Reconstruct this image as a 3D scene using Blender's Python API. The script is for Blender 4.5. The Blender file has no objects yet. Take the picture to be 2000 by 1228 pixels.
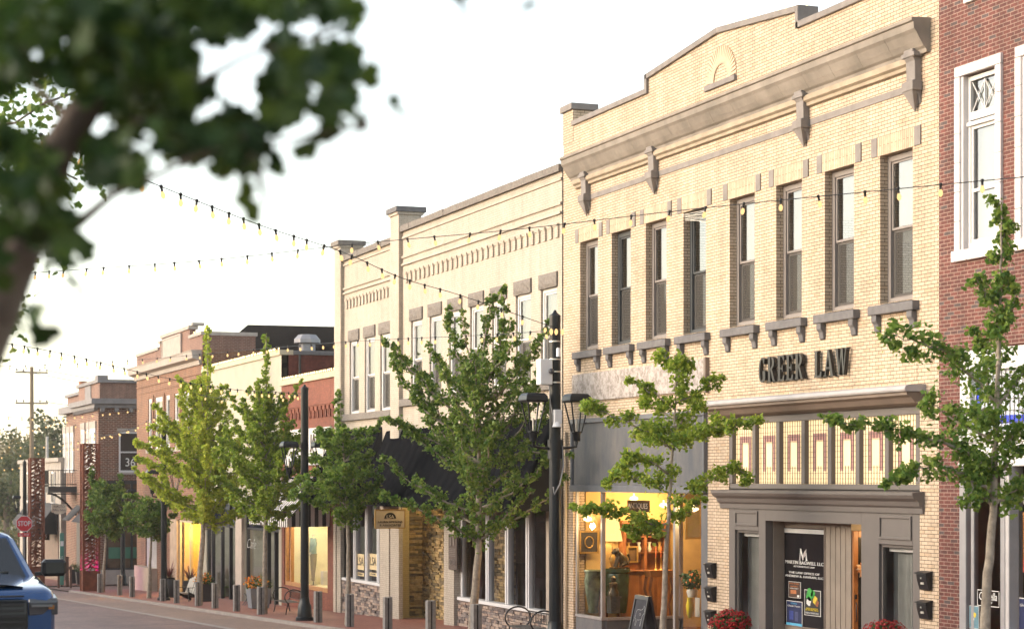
import bpy, bmesh, math, random
from mathutils import Vector, Matrix, Quaternion
random.seed(7)
SC = bpy.context.scene
COL = SC.collection
# ---------------------------------------------------------------- camera, sky, sun, exposure
FOC = 3889.0                                   # focal length in pixels of a 2000 px wide frame (70 mm)
TH = math.atan(1470 / FOC); SN, CS = math.sin(TH), math.cos(TH)
HC = 2.66                                      # eye height above street datum
SLOPE = 0.0315
cam = bpy.data.cameras.new('camera'); camo = bpy.data.objects.new('camera', cam); COL.objects.link(camo)
camo.location = (0, 0, HC); camo.rotation_euler = (math.radians(90), 0, -TH)
cam.sensor_width = 36; cam.lens = FOC / 2000 * 36; cam.shift_y = (935 - 614) / 2000
cam.clip_start = 0.1; cam.clip_end = 3000
cam.dof.use_dof = True; cam.dof.focus_distance = 48; cam.dof.aperture_fstop = 2.5; cam.dof.aperture_blades = 0
SC.camera = camo
world = bpy.data.worlds.new('World'); SC.world = world; world.use_nodes = True
wn = world.node_tree.nodes; wl = world.node_tree.links; wn.clear()
SUN_EL, SUN_AZ = 15, -72                       # degrees; azimuth from +Y towards +X
sky = wn.new('ShaderNodeTexSky'); sky.sky_type = 'NISHITA'; sky.sun_disc = False
sky.sun_elevation = math.radians(SUN_EL); sky.sun_rotation = math.radians(SUN_AZ)
sky.dust_density = 1.2; sky.air_density = 1.0; sky.ozone_density = 1.0
hs = wn.new('ShaderNodeHueSaturation'); hs.inputs['Saturation'].default_value = 0.6
wm = wn.new('ShaderNodeMixRGB'); wm.blend_type = 'MULTIPLY'; wm.inputs[0].default_value = 1; wm.inputs[2].default_value = (1.0, 0.93, 0.84, 1)
bgn = wn.new('ShaderNodeBackground'); bgn.inputs['Strength'].default_value = 0.15
wo = wn.new('ShaderNodeOutputWorld')
wl.new(sky.outputs[0], hs.inputs['Color']); wl.new(hs.outputs[0], wm.inputs[1]); wl.new(wm.outputs[0], bgn.inputs[0]); wl.new(bgn.outputs[0], wo.inputs[0])
sl = bpy.data.lights.new('sun', 'SUN'); slo = bpy.data.objects.new('sun', sl); COL.objects.link(slo)
sl.energy = .5; sl.angle = math.radians(45); sl.color = (1.0, 0.88, 0.74)
_d = Vector((math.sin(math.radians(SUN_AZ)) * math.cos(math.radians(SUN_EL + 8)), math.cos(math.radians(SUN_AZ)) * math.cos(math.radians(SUN_EL + 8)), math.sin(math.radians(SUN_EL + 8))))
slo.rotation_euler = _d.to_track_quat('Z', 'Y').to_euler(); slo.location = (-30, 60, 60)
SC.view_settings.view_transform = 'Standard'; SC.view_settings.look = 'None'; SC.view_settings.gamma = 1
SC.view_settings.exposure = 1.98
SC.render.film_transparent = False
try:
    SC.cycles.max_bounces = 6; SC.cycles.transparent_max_bounces = 16; SC.cycles.sample_clamp_indirect = 6
    SC.cycles.caustics_reflective = False; SC.cycles.caustics_refractive = False
except Exception: pass

# ---------------------------------------------------------------- surveying: photo measurement -> metres
def YF(px, x=20.0):
    t = (px - 1000) / FOC
    return x * (CS - t * SN) / (SN + t * CS)
def ZF(px, py, x=20.0):
    Y = YF(px, x); return HC + (935 - py) * (x * SN + Y * CS) / FOC
def XA(px, Y):                                  # x of a pixel column on a plane of constant Y
    t = (px - 1000) / FOC
    return Y * (SN + t * CS) / (CS - t * SN)
def WP(px, py, w):                              # point at distance w along the view axis
    r = (px - 1000) / FOC * w
    return Vector((r * CS + w * SN, w * CS - r * SN, HC + (935 - py) / FOC * w))
def sstep(a, b, t):
    t = max(0, min(1, (t - a) / (b - a))); return t * t * (3 - 2 * t)
def gz(x, y):                                   # street surface
    z = -0.1 - SLOPE * min(y, 260)
    return z + 1.0 * sstep(8.5, 3.0, x) * sstep(48, 24, y)
CURB = 16.2
def gs(x, y): return gz(x, y) + (0.1 if x > CURB else 0)

# ---------------------------------------------------------------- mesh builder
WL = {}
class MB:
    def __init__(s): s.v = []; s.f = []; s.sm = []
    def add(s, vs, fs, smooth=False):
        b = len(s.v); s.v += [tuple(v) for v in vs]; s.f += [tuple(b + i for i in f) for f in fs]; s.sm += [smooth] * len(fs)
        return s
    def box(s, x0, x1, y0, y1, z0, z1):
        if x0 > x1: x0, x1 = x1, x0
        if y0 > y1: y0, y1 = y1, y0
        if z0 > z1: z0, z1 = z1, z0
        v = [(x, y, z) for z in (z0, z1) for y in (y0, y1) for x in (x0, x1)]
        return s.add(v, [(0, 2, 3, 1), (4, 5, 7, 6), (0, 1, 5, 4), (2, 6, 7, 3), (0, 4, 6, 2), (1, 3, 7, 5)])
    def obox(s, c, ax, hx, hy, hz):            # oriented box: ax = 3x3 columns
        vs = []
        for k in (-1, 1):
            for j in (-1, 1):
                for i in (-1, 1): vs.append(Vector(c) + ax[0] * hx * i + ax[1] * hy * j + ax[2] * hz * k)
        return s.add(vs, [(0, 2, 3, 1), (4, 5, 7, 6), (0, 1, 5, 4), (2, 6, 7, 3), (0, 4, 6, 2), (1, 3, 7, 5)])
    def bar(s, a, b, w, h=None, up=(0, 0, 1)):
        a, b = Vector(a), Vector(b); h = h or w; d = (b - a); L = d.length
        if L < 1e-6: return s
        d /= L; u = Vector(up)
        if abs(d.dot(u)) > .95: u = Vector((1, 0, 0))
        sx = d.cross(u).normalized(); sz = sx.cross(d)
        return s.obox((a + b) / 2, (sx, d, sz), w / 2, L / 2, h / 2)
    def tube(s, pts, rad, n=8, smooth=True, cap=True):
        pts = [Vector(p) for p in pts]
        if not hasattr(rad, '__len__'): rad = [rad] * len(pts)
        vs = []; fs = []; pr = None
        for i, p in enumerate(pts):
            d = (pts[min(i + 1, len(pts) - 1)] - pts[max(i - 1, 0)])
            d = d.normalized() if d.length > 1e-9 else Vector((0, 0, 1))
            if pr is None:
                u = Vector((0, 0, 1)) if abs(d.z) < .9 else Vector((1, 0, 0)); a = d.cross(u).normalized()
            else: a = (pr - d * pr.dot(d)).normalized()
            pr = a; b = d.cross(a)
            for k in range(n):
                t = 2 * math.pi * k / n; vs.append(p + (a * math.cos(t) + b * math.sin(t)) * rad[i])
        for i in range(len(pts) - 1):
            for k in range(n): fs.append((i * n + k, i * n + (k + 1) % n, (i + 1) * n + (k + 1) % n, (i + 1) * n + k))
        s.add(vs, fs, smooth)
        if cap:
            b = len(s.v) - len(vs)
            s.f.append(tuple(b + k for k in reversed(range(n)))); s.sm.append(False)
            s.f.append(tuple(b + (len(pts) - 1) * n + k for k in range(n))); s.sm.append(False)
        return s
    def lathe(s, prof, c=(0, 0, 0), n=16, smooth=True, sx=1, sy=1):
        vs = []; fs = []
        for r, z in prof:
            for k in range(n):
                t = 2 * math.pi * k / n; vs.append((c[0] + r * math.cos(t) * sx, c[1] + r * math.sin(t) * sy, c[2] + z))
        for i in range(len(prof) - 1):
            for k in range(n): fs.append((i * n + k, i * n + (k + 1) % n, (i + 1) * n + (k + 1) % n, (i + 1) * n + k))
        s.add(vs, fs, smooth); b = len(s.v) - len(vs)
        s.f.append(tuple(b + k for k in reversed(range(n)))); s.sm.append(False)
        s.f.append(tuple(b + (len(prof) - 1) * n + k for k in range(n))); s.sm.append(False)
        return s
    def prism_x(s, poly, x0, x1):              # polygon of (y, z) extruded along x
        n = len(poly); v = [(x0, y, z) for y, z in poly] + [(x1, y, z) for y, z in poly]
        return s.add(v, [tuple(range(n)), tuple(reversed(range(n, 2 * n)))] + [(i, (i + 1) % n, n + (i + 1) % n, n + i) for i in range(n)])
    def prism_y(s, poly, y0, y1):              # polygon of (x, z) extruded along y
        n = len(poly); v = [(x, y0, z) for x, z in poly] + [(x, y1, z) for x, z in poly]
        return s.add(v, [tuple(reversed(range(n))), tuple(range(n, 2 * n))] + [((i + 1) % n, i, n + i, n + (i + 1) % n) for i in range(n)])
    def prism_z(s, poly, z0, z1):
        n = len(poly); v = [(x, y, z0) for x, y in poly] + [(x, y, z1) for x, y in poly]
        return s.add(v, [tuple(range(n)), tuple(reversed(range(n, 2 * n)))] + [(i, (i + 1) % n, n + (i + 1) % n, n + i) for i in range(n)])
    def sphere(s, c, r, n=8, m=6, sz=1):
        return s.lathe([(r * math.sin(math.pi * (i + .02) / (m + .04)), -r * sz * math.cos(math.pi * (i + .02) / (m + .04))) for i in range(m + 1)], c, n)
    def build(s, name, mat, parent=None, origin=None, bevel=0, fixn=True):
        me = bpy.data.meshes.new(name); 
        if parent is not None: o0 = WL.get(parent.name, Vector((0, 0, 0)))
        elif origin is not None: o0 = Vector(origin)
        else:
            xs = [v[0] for v in s.v]; ys = [v[1] for v in s.v]; zs = [v[2] for v in s.v]
            o0 = Vector(((min(xs) + max(xs)) / 2, (min(ys) + max(ys)) / 2, min(zs)))
        me.from_pydata([(v[0] - o0[0], v[1] - o0[1], v[2] - o0[2]) for v in s.v], [], s.f)
        me.polygons.foreach_set('use_smooth', s.sm); me.update()
        if fixn:
            bm = bmesh.new(); bm.from_mesh(me); bmesh.ops.recalc_face_normals(bm, faces=bm.faces); bm.to_mesh(me); bm.free()
        if any(s.sm): me.set_sharp_from_angle(angle=math.radians(45))
        o = bpy.data.objects.new(name, me); COL.objects.link(o)
        if mat: me.materials.append(mat)
        if parent is not None: o.parent = parent; WL[o.name] = o0
        else: o.location = o0; WL[o.name] = o0
        if bevel:
            m = o.modifiers.new('bevel', 'BEVEL'); m.width = bevel; m.segments = 1; m.limit_method = 'ANGLE'
        return o
def tag(o, label=None, cat=None, group=None, kind=None):
    if label: o['label'] = label
    if cat: o['category'] = cat
    if group: o['group'] = group
    if kind: o['kind'] = kind
    return o
def thing(name, label, cat, loc, group=None):
    o = bpy.data.objects.new(name, None); COL.objects.link(o); o.location = loc; o.empty_display_size = .2
    WL[o.name] = Vector(loc); return tag(o, label, cat, group)
KIDS = {}
def children(o):
    return [c for c in bpy.data.objects if c.parent == o]
def copy_tree(o, parent=None):
    c = o.copy(); COL.objects.link(c)
    if parent is not None: c.parent = parent
    for ch in children(o): copy_tree(ch, c)
    return c
def place(o, loc, rz=0, label=None):
    o.location = loc; o.rotation_euler = (0, 0, rz)
    if label: o['label'] = label
    return o

# ---------------------------------------------------------------- materials
class NT:
    def __init__(s, name):
        s.m = bpy.data.materials.new(name); s.m.use_nodes = True; s.n = s.m.node_tree.nodes; s.l = s.m.node_tree.links
        s.b = s.n['Principled BSDF']; s.o = s.n['Material Output']
    def new(s, t, **k):
        n = s.n.new(t)
        for a, b in k.items(): setattr(n, a, b)
        return n
    def lk(s, a, b): s.l.new(a, b)
def rgb(c): return (c[0], c[1], c[2], 1)
MC = {}
def plain(name, c, rough=.6, metal=0, var=.12, scale=3.0, bump=0, bscale=40, emit=None, es=0, spec=.4, coat=0):
    if name in MC: return MC[name]
    t = NT(name); tc = t.new('ShaderNodeNewGeometry'); nz = t.new('ShaderNodeTexNoise'); nz.inputs['Scale'].default_value = scale; nz.inputs['Detail'].default_value = 5
    t.lk(tc.outputs['Position'], nz.inputs['Vector'])
    mr = t.new('ShaderNodeMapRange'); mr.inputs[1].default_value = .25; mr.inputs[2].default_value = .75; mr.inputs[3].default_value = 1 - var; mr.inputs[4].default_value = 1 + var
    t.lk(nz.outputs[0], mr.inputs[0])
    mx = t.new('ShaderNodeMixRGB', blend_type='MULTIPLY'); mx.inputs[0].default_value = 1; mx.inputs[1].default_value = rgb(c); t.lk(mr.outputs[0], mx.inputs[2])
    t.lk(mx.outputs[0], t.b.inputs['Base Color'])
    t.b.inputs['Roughness'].default_value = rough; t.b.inputs['Metallic'].default_value = metal; t.b.inputs['Specular IOR Level'].default_value = spec
    t.b.inputs['Coat Weight'].default_value = coat
    if bump:
        n2 = t.new('ShaderNodeTexNoise'); n2.inputs['Scale'].default_value = bscale; n2.inputs['Detail'].default_value = 4; t.lk(tc.outputs['Position'], n2.inputs['Vector'])
        bp = t.new('ShaderNodeBump'); bp.inputs['Strength'].default_value = bump; bp.inputs['Distance'].default_value = .02; t.lk(n2.outputs[0], bp.inputs['Height']); t.lk(bp.outputs[0], t.b.inputs['Normal'])
    if emit:
        t.b.inputs['Emission Color'].default_value = rgb(emit); t.b.inputs['Emission Strength'].default_value = es
    MC[name] = t.m; return t.m
def wallvec(t, ox=0, oz=0, vert=False):        # (run along wall, height) from position + normal
    g = t.new('ShaderNodeNewGeometry'); sp = t.new('ShaderNodeSeparateXYZ'); t.lk(g.outputs['Position'], sp.inputs[0])
    sn = t.new('ShaderNodeSeparateXYZ'); t.lk(g.outputs['True Normal'], sn.inputs[0])
    ab = t.new('ShaderNodeMath', operation='ABSOLUTE'); t.lk(sn.outputs[0], ab.inputs[0])
    gt = t.new('ShaderNodeMath', operation='GREATER_THAN'); gt.inputs[1].default_value = .5; t.lk(ab.outputs[0], gt.inputs[0])
    mx = t.new('ShaderNodeMix'); mx.data_type = 'FLOAT'; t.lk(gt.outputs[0], mx.inputs[0]); t.lk(sp.outputs[0], mx.inputs[2]); t.lk(sp.outputs[1], mx.inputs[3])
    cb = t.new('ShaderNodeCombineXYZ')
    t.lk(mx.outputs[0], cb.inputs[1 if vert else 0]); t.lk(sp.outputs[2], cb.inputs[0 if vert else 1])
    return cb.outputs[0], g.outputs['Position']
def brick(name, c1, c2, mortar, bw=.213, bh=.0675, ms=.006, offset=.5, var=.12, bump=.5, rough=.75, vert=False, odd=None, grime=.25, horiz=False):
    t = NT(name)
    if horiz:
        g = t.new('ShaderNodeNewGeometry'); vec = pos = g.outputs['Position']
    else: vec, pos = wallvec(t, vert=vert)
    bt = t.new('ShaderNodeTexBrick'); bt.offset = offset; bt.inputs['Scale'].default_value = 1; bt.inputs['Brick Width'].default_value = bw; bt.inputs['Row Height'].default_value = bh
    bt.inputs['Mortar Size'].default_value = ms; bt.inputs['Mortar Smooth'].default_value = .1; bt.inputs['Bias'].default_value = 0
    bt.inputs['Color1'].default_value = rgb(c1); bt.inputs['Color2'].default_value = rgb(c2); bt.inputs['Mortar'].default_value = rgb(mortar)
    t.lk(vec, bt.inputs['Vector'])
    col = bt.outputs['Color']
    if odd:                                    # a few bricks of another colour
        b2 = t.new('ShaderNodeTexBrick'); b2.offset = offset
        for k in ('Scale', 'Brick Width', 'Row Height', 'Mortar Size'): b2.inputs[k].default_value = bt.inputs[k].default_value
        b2.inputs['Color1'].default_value = (0, 0, 0, 1); b2.inputs['Color2'].default_value = (1, 1, 1, 1); b2.inputs['Mortar'].default_value = (0, 0, 0, 1); b2.inputs['Bias'].default_value = 0
        t.lk(vec, b2.inputs['Vector'])
        r = t.new('ShaderNodeMapRange'); r.inputs[1].default_value = .86; r.inputs[2].default_value = .92; t.lk(b2.outputs['Color'], r.inputs[0])
        m = t.new('ShaderNodeMixRGB'); t.lk(r.outputs[0], m.inputs[0]); t.lk(col, m.inputs[1]); m.inputs[2].default_value = rgb(odd); col = m.outputs[0]
    nz = t.new('ShaderNodeTexNoise'); nz.inputs['Scale'].default_value = .55; nz.inputs['Detail'].default_value = 7; nz.inputs['Roughness'].default_value = .65; t.lk(pos, nz.inputs['Vector'])
    mr = t.new('ShaderNodeMapRange'); mr.inputs[1].default_value = .3; mr.inputs[2].default_value = .7; mr.inputs[3].default_value = 1 - grime; mr.inputs[4].default_value = 1.04; t.lk(nz.outputs[0], mr.inputs[0])
    n3 = t.new('ShaderNodeTexNoise'); n3.inputs['Scale'].default_value = 9; n3.inputs['Detail'].default_value = 4; t.lk(pos, n3.inputs['Vector'])
    m3 = t.new('ShaderNodeMapRange'); m3.inputs[1].default_value = .3; m3.inputs[2].default_value = .7; m3.inputs[3].default_value = 1 - var; m3.inputs[4].default_value = 1 + var; t.lk(n3.outputs[0], m3.inputs[0])
    mm = t.new('ShaderNodeMath', operation='MULTIPLY'); t.lk(mr.outputs[0], mm.inputs[0]); t.lk(m3.outputs[0], mm.inputs[1])
    mp = t.new('ShaderNodeMapping'); mp.inputs['Scale'].default_value = (2.6, 2.6, .22) if not horiz else (.5, .12, 1); t.lk(pos, mp.inputs['Vector'])
    n4 = t.new('ShaderNodeTexNoise'); n4.inputs['Scale'].default_value = 1; n4.inputs['Detail'].default_value = 6; n4.inputs['Roughness'].default_value = .7; t.lk(mp.outputs[0], n4.inputs['Vector'])
    m4 = t.new('ShaderNodeMapRange'); m4.inputs[1].default_value = .38; m4.inputs[2].default_value = .62; m4.inputs[3].default_value = 1 - grime * .9; m4.inputs[4].default_value = 1.03; t.lk(n4.outputs[0], m4.inputs[0])
    m5 = t.new('ShaderNodeMath', operation='MULTIPLY'); t.lk(mm.outputs[0], m5.inputs[0]); t.lk(m4.outputs[0], m5.inputs[1]); mm = m5
    mx = t.new('ShaderNodeMixRGB', blend_type='MULTIPLY'); mx.inputs[0].default_value = 1; t.lk(col, mx.inputs[1]); t.lk(mm.outputs[0], mx.inputs[2])
    t.lk(mx.outputs[0], t.b.inputs['Base Color']); t.b.inputs['Roughness'].default_value = rough; t.b.inputs['Specular IOR Level'].default_value = .3
    bp = t.new('ShaderNodeBump'); bp.invert = True; bp.inputs['Strength'].default_value = bump; bp.inputs['Distance'].default_value = .01; t.lk(bt.outputs['Fac'], bp.inputs['Height']); t.lk(bp.outputs[0], t.b.inputs['Normal'])
    return t.m
def glass(name, tint=(1, 1, 1), ior=1.9, rough=.01, wav=.0):
    t = NT(name); fr = t.new('ShaderNodeFresnel'); fr.inputs[0].default_value = ior
    gl = t.new('ShaderNodeBsdfGlossy'); gl.inputs['Roughness'].default_value = rough; tr = t.new('ShaderNodeBsdfTransparent'); tr.inputs[0].default_value = rgb(tint)
    mx = t.new('ShaderNodeMixShader'); t.lk(fr.outputs[0], mx.inputs[0]); t.lk(tr.outputs[0], mx.inputs[1]); t.lk(gl.outputs[0], mx.inputs[2]); t.lk(mx.outputs[0], t.o.inputs[0])
    if wav:
        g = t.new('ShaderNodeNewGeometry'); nz = t.new('ShaderNodeTexNoise'); nz.inputs['Scale'].default_value = 1.2; nz.inputs['Detail'].default_value = 1; t.lk(g.outputs['Position'], nz.inputs['Vector'])
        bp = t.new('ShaderNodeBump'); bp.inputs['Strength'].default_value = 1; bp.inputs['Distance'].default_value = wav; t.lk(nz.outputs[0], bp.inputs['Height']); t.lk(bp.outputs[0], gl.inputs['Normal'])
    return t.m
def emis(name, c, st, sample=False):
    t = NT(name); e = t.new('ShaderNodeEmission'); e.inputs[0].default_value = rgb(c); e.inputs[1].default_value = st; t.lk(e.outputs[0], t.o.inputs[0])
    t.m.cycles.emission_sampling = 'AUTO' if sample else 'NONE'; return t.m
def leafmat(name, c1, c2, c3, trans=.35):
    t = NT(name); oi = t.new('ShaderNodeNewGeometry'); cr = t.new('ShaderNodeValToRGB')
    cr.color_ramp.elements[0].color = rgb(c1); cr.color_ramp.elements[1].color = rgb(c3); e = cr.color_ramp.elements.new(.5); e.color = rgb(c2)
    t.lk(oi.outputs['Random Per Island'], cr.inputs[0]); t.lk(cr.outputs[0], t.b.inputs['Base Color']); t.b.inputs['Roughness'].default_value = .5; t.b.inputs['Specular IOR Level'].default_value = .3
    tl = t.new('ShaderNodeBsdfTranslucent'); t.lk(cr.outputs[0], tl.inputs[0]); mx = t.new('ShaderNodeMixShader'); mx.inputs[0].default_value = trans
    t.lk(t.b.outputs[0], mx.inputs[1]); t.lk(tl.outputs[0], mx.inputs[2]); t.lk(mx.outputs[0], t.o.inputs[0]); return t.m

M_yb = brick('yellow_brick', (.59, .465, .345), (.51, .395, .285), (.12, .085, .055), bw=.215, bh=.069, ms=.0065, var=.09, grime=.17, odd=(.52, .385, .265))
M_ys = brick('yellow_soldier_brick', (.60, .48, .35), (.52, .405, .29), (.24, .16, .1), bw=.40, bh=.069, ms=.006, vert=True)
M_cb = brick('cream_painted_brick', (.48, .415, .345), (.44, .38, .315), (.27, .23, .19), bw=.21, bh=.068, ms=.0045, var=.06, grime=.13, bump=.6)
M_yp = brick('pale_yellow_painted_brick', (.55, .44, .22), (.52, .41, .2), (.4, .3, .15), bw=.21, bh=.068, ms=.0045, var=.05, grime=.1)
M_rb = brick('red_brick', (.165, .052, .042), (.10, .034, .03), (.29, .2, .165), bw=.215, bh=.069, ms=.008, var=.22, grime=.25, odd=(.09, .065, .065), bump=.7)
M_sb = brick('orange_red_brick', (.25, .075, .045), (.19, .055, .035), (.19, .09, .065), bw=.213, bh=.068, ms=.006, var=.15)
M_ob = brick('orange_brown_brick', (.25, .10, .05), (.16, .062, .034), (.29, .2, .14), bw=.26, bh=.095, ms=.013, var=.15)
M_bb = brick('brown_brick', (.22, .08, .05), (.13, .048, .036), (.36, .27, .2), bw=.32, bh=.115, ms=.018, var=.15, odd=(.16, .08, .06))
M_stone = plain('grey_cast_stone', (.2, .18, .17), .8, var=.18, scale=4, bump=.3)
M_dstone = plain('dark_grey_stone', (.125, .12, .125), .8, var=.2, scale=6, bump=.4)
M_rock = plain('rock_faced_stone', (.18, .16, .145), .9, var=.25, scale=12, bump=1, bscale=18)
M_lstone = plain('light_grey_stone', (.34, .3, .27), .85, var=.15, scale=3, bump=.3)
M_white = plain('white_paint', (.56, .55, .55), .5, var=.05)
M_terra = plain('white_terracotta', (.56, .53, .53), .35, var=.06)
M_taupe = plain('taupe_grey_paint', (.125, .11, .103), .5, var=.06)
M_winf = plain('warm_grey_window_paint', (.21, .185, .175), .5, var=.08)
M_tauped = plain('weathered_brown_paint', (.17, .13, .105), .6, var=.15)
M_black = plain('black_metal', (.018, .018, .02), .4, metal=.3, var=.1)
M_dark = plain('dark_interior', (.05, .043, .04), .9, var=.2)
M_roof = plain('roof_membrane', (.12, .12, .12), .9)
M_stucco = plain('cream_stucco', (.38, .35, .285), .9, var=.08, scale=1.2, bump=.2)
M_glass = glass('window_glass', ior=3.6, wav=.002)
M_sglass = glass('shop_glass', ior=1.55)
M_room = plain('room_wall', (.3, .27, .23), .9)
# ---------------------------------------------------------------- ground
def sheet(name, xs, ys, zfun, mat, kind='structure'):
    m = MB(); vs = []; fs = []
    for y in ys:
        for x in xs: vs.append((x, y, zfun(x, y)))
    n = len(xs)
    for j in range(len(ys) - 1):
        for i in range(n - 1): fs.append((j * n + i, j * n + i + 1, (j + 1) * n + i + 1, (j + 1) * n + i))
    m.add(vs, fs, True); o = m.build(name, mat, fixn=False); return tag(o, kind=kind)
ys_all = [-60, -30, -10] + [i * 2.0 for i in range(0, 35)] + [80, 100, 120, 150, 200, 260, 400, 900, 1500]
M_ground = plain('ground_earth', (.12, .12, .07), .95, var=.3, scale=.3)
sheet('ground', [-1200, -300, -80, -30, 45, 90, 300, 1200], ys_all, lambda x, y: gz(0 if x < 0 else x, y) - .35, M_ground)
xs_r = [-9 + i * 1.0 for i in range(0, 26)] + [16.2]
M_pave = brick('road_pavers', (.27, .16, .135), (.19, .115, .1), (.12, .078, .07), bw=.2, bh=.1, ms=.008, var=.2, grime=.3, bump=.4, rough=.6, horiz=True)
M_pave2 = brick('gutter_pavers', (.29, .2, .165), (.24, .16, .13), (.17, .11, .095), bw=.2, bh=.1, ms=.008, var=.15, grime=.15, bump=.4, rough=.65, horiz=True)
M_pave3 = brick('sidewalk_pavers', (.29, .115, .09), (.22, .085, .07), (.17, .09, .075), bw=.2, bh=.1, ms=.008, var=.15, grime=.15, bump=.4, rough=.6, horiz=True)
M_conc = plain('curb_concrete', (.29, .25, .225), .85, var=.15, bump=.2)
sheet('road', xs_r, ys_all[:-3], gz, M_pave)
ysr = [y for y in ys_all if 0 <= y <= 113] + [113]
sheet('gutter_paving', [14.0, 15.1, 16.2], ysr, lambda x, y: gz(x, y) + .004, M_pave2)
sheet('road_stripe', [13.72, 14.0], ysr, lambda x, y: gz(x, y) + .006, M_conc)
k = MB()
for i in range(0, 22):
    y0, y1 = -8 + i * 5.5, -8 + (i + 1) * 5.5 - .01
    k.add([(x, y, gz(17, y) + z) for y in (y0, y1) for x, z in ((16.2, -.3), (16.2, .1), (16.4, .105), (16.4, -.3))], [(0, 1, 5, 4), (1, 2, 6, 5), (2, 3, 7, 6), (0, 3, 2, 1), (4, 5, 6, 7)])
tag(k.build('curb', M_conc), kind='structure')
sheet('sidewalk', [16.4, 18, 20, 23], ysr, lambda x, y: gz(x, y) + .1, M_pave3)
sheet('far_sidewalk', [15, 18, 20, 24], [126, 135, 150, 170, 200, 240], lambda x, y: gz(x, y) + .1, M_pave3)
sheet('cross_street', [16.4, 20, 30, 60], [113.004, 118, 126], lambda x, y: gz(x, y) + .02, M_pave)

# ---------------------------------------------------------------- building helpers
def wall(name, y0, y1, z0, z1, holes, mat, parent, x=20.0, depth=.3, back=True):
    """front sheet with openings and reveals"""
    ys = sorted(set([y0, y1] + [h[0] for h in holes] + [h[1] for h in holes])); zs = sorted(set([z0, z1] + [h[2] for h in holes] + [h[3] for h in holes]))
    ys = [y for y in ys if y0 <= y <= y1]; zs = [z for z in zs if z0 <= z <= z1]
    m = MB()
    for i in range(len(ys) - 1):
        for j in range(len(zs) - 1):
            cy, cz = (ys[i] + ys[i + 1]) / 2, (zs[j] + zs[j + 1]) / 2
            if any(h[0] < cy < h[1] and h[2] < cz < h[3] for h in holes): continue
            m.add([(x, ys[i], zs[j]), (x, ys[i], zs[j + 1]), (x, ys[i + 1], zs[j + 1]), (x, ys[i + 1], zs[j])], [(0, 1, 2, 3)])
            m.add([(x + depth, ys[i], zs[j]), (x + depth, ys[i], zs[j + 1]), (x + depth, ys[i + 1], zs[j + 1]), (x + depth, ys[i + 1], zs[j])], [(3, 2, 1, 0)])
    for a, b, c, d in holes:
        a_, b_, c_, d_ = max(a, y0), min(b, y1), max(c, z0), min(d, z1); X = x + depth
        m.add([(x, a_, c_), (X, a_, c_), (X, a_, d_), (x, a_, d_)], [(0, 1, 2, 3)]); m.add([(x, b_, c_), (X, b_, c_), (X, b_, d_), (x, b_, d_)], [(3, 2, 1, 0)])
        m.add([(x, a_, d_), (X, a_, d_), (X, b_, d_), (x, b_, d_)], [(0, 1, 2, 3)]); m.add([(x, a_, c_), (X, a_, c_), (X, b_, c_), (x, b_, c_)], [(3, 2, 1, 0)])
    return m.build(name, mat, parent, fixn=False)
def shell(parent, y0, y1, z0, z1, mside, x0=20.3, x1=34, floor=None, name='side_wall', roofz=None):
    m = MB(); m.box(x0, x1, y0, y0 + .3, z0, z1); m.box(x0, x1, y1 - .3, y1, z0, z1); m.box(x1 - .3, x1, y0 + .3, y1 - .3, z0, z1)
    m.build(name, mside, parent)
    m = MB(); m.box(x0, x1 - .3, y0 + .3, y1 - .3, (roofz or z1) - .5, (roofz or z1) - .3); m.build('roof', M_roof, parent)
    if floor is not None:
        m = MB(); m.box(x0, x1 - .3, y0 + .3, y1 - .3, floor, floor + .25); m.build('floor_slab', M_dark, parent)
def frame(m, y0, y1, z0, z1, x0, x1, w, sill=None):
    s = sill or w
    m.box(x0, x1, y0, y0 + w, z0, z1); m.box(x0, x1, y1 - w, y1, z0, z1); m.box(x0, x1, y0 + w, y1 - w, z1 - w, z1); m.box(x0, x1, y0 + w, y1 - w, z0, z0 + s)
M_screen = None
def screenmat():
    global M_screen
    if M_screen: return M_screen
    t = NT('insect_screen'); tr = t.new('ShaderNodeBsdfTransparent'); df = t.new('ShaderNodeBsdfDiffuse'); df.inputs[0].default_value = (.09, .085, .08, 1)
    mx = t.new('ShaderNodeMixShader'); mx.inputs[0].default_value = .55; t.lk(tr.outputs[0], mx.inputs[1]); t.lk(df.outputs[0], mx.inputs[2]); t.lk(mx.outputs[0], t.o.inputs[0]); M_screen = t.m; return t.m
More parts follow.
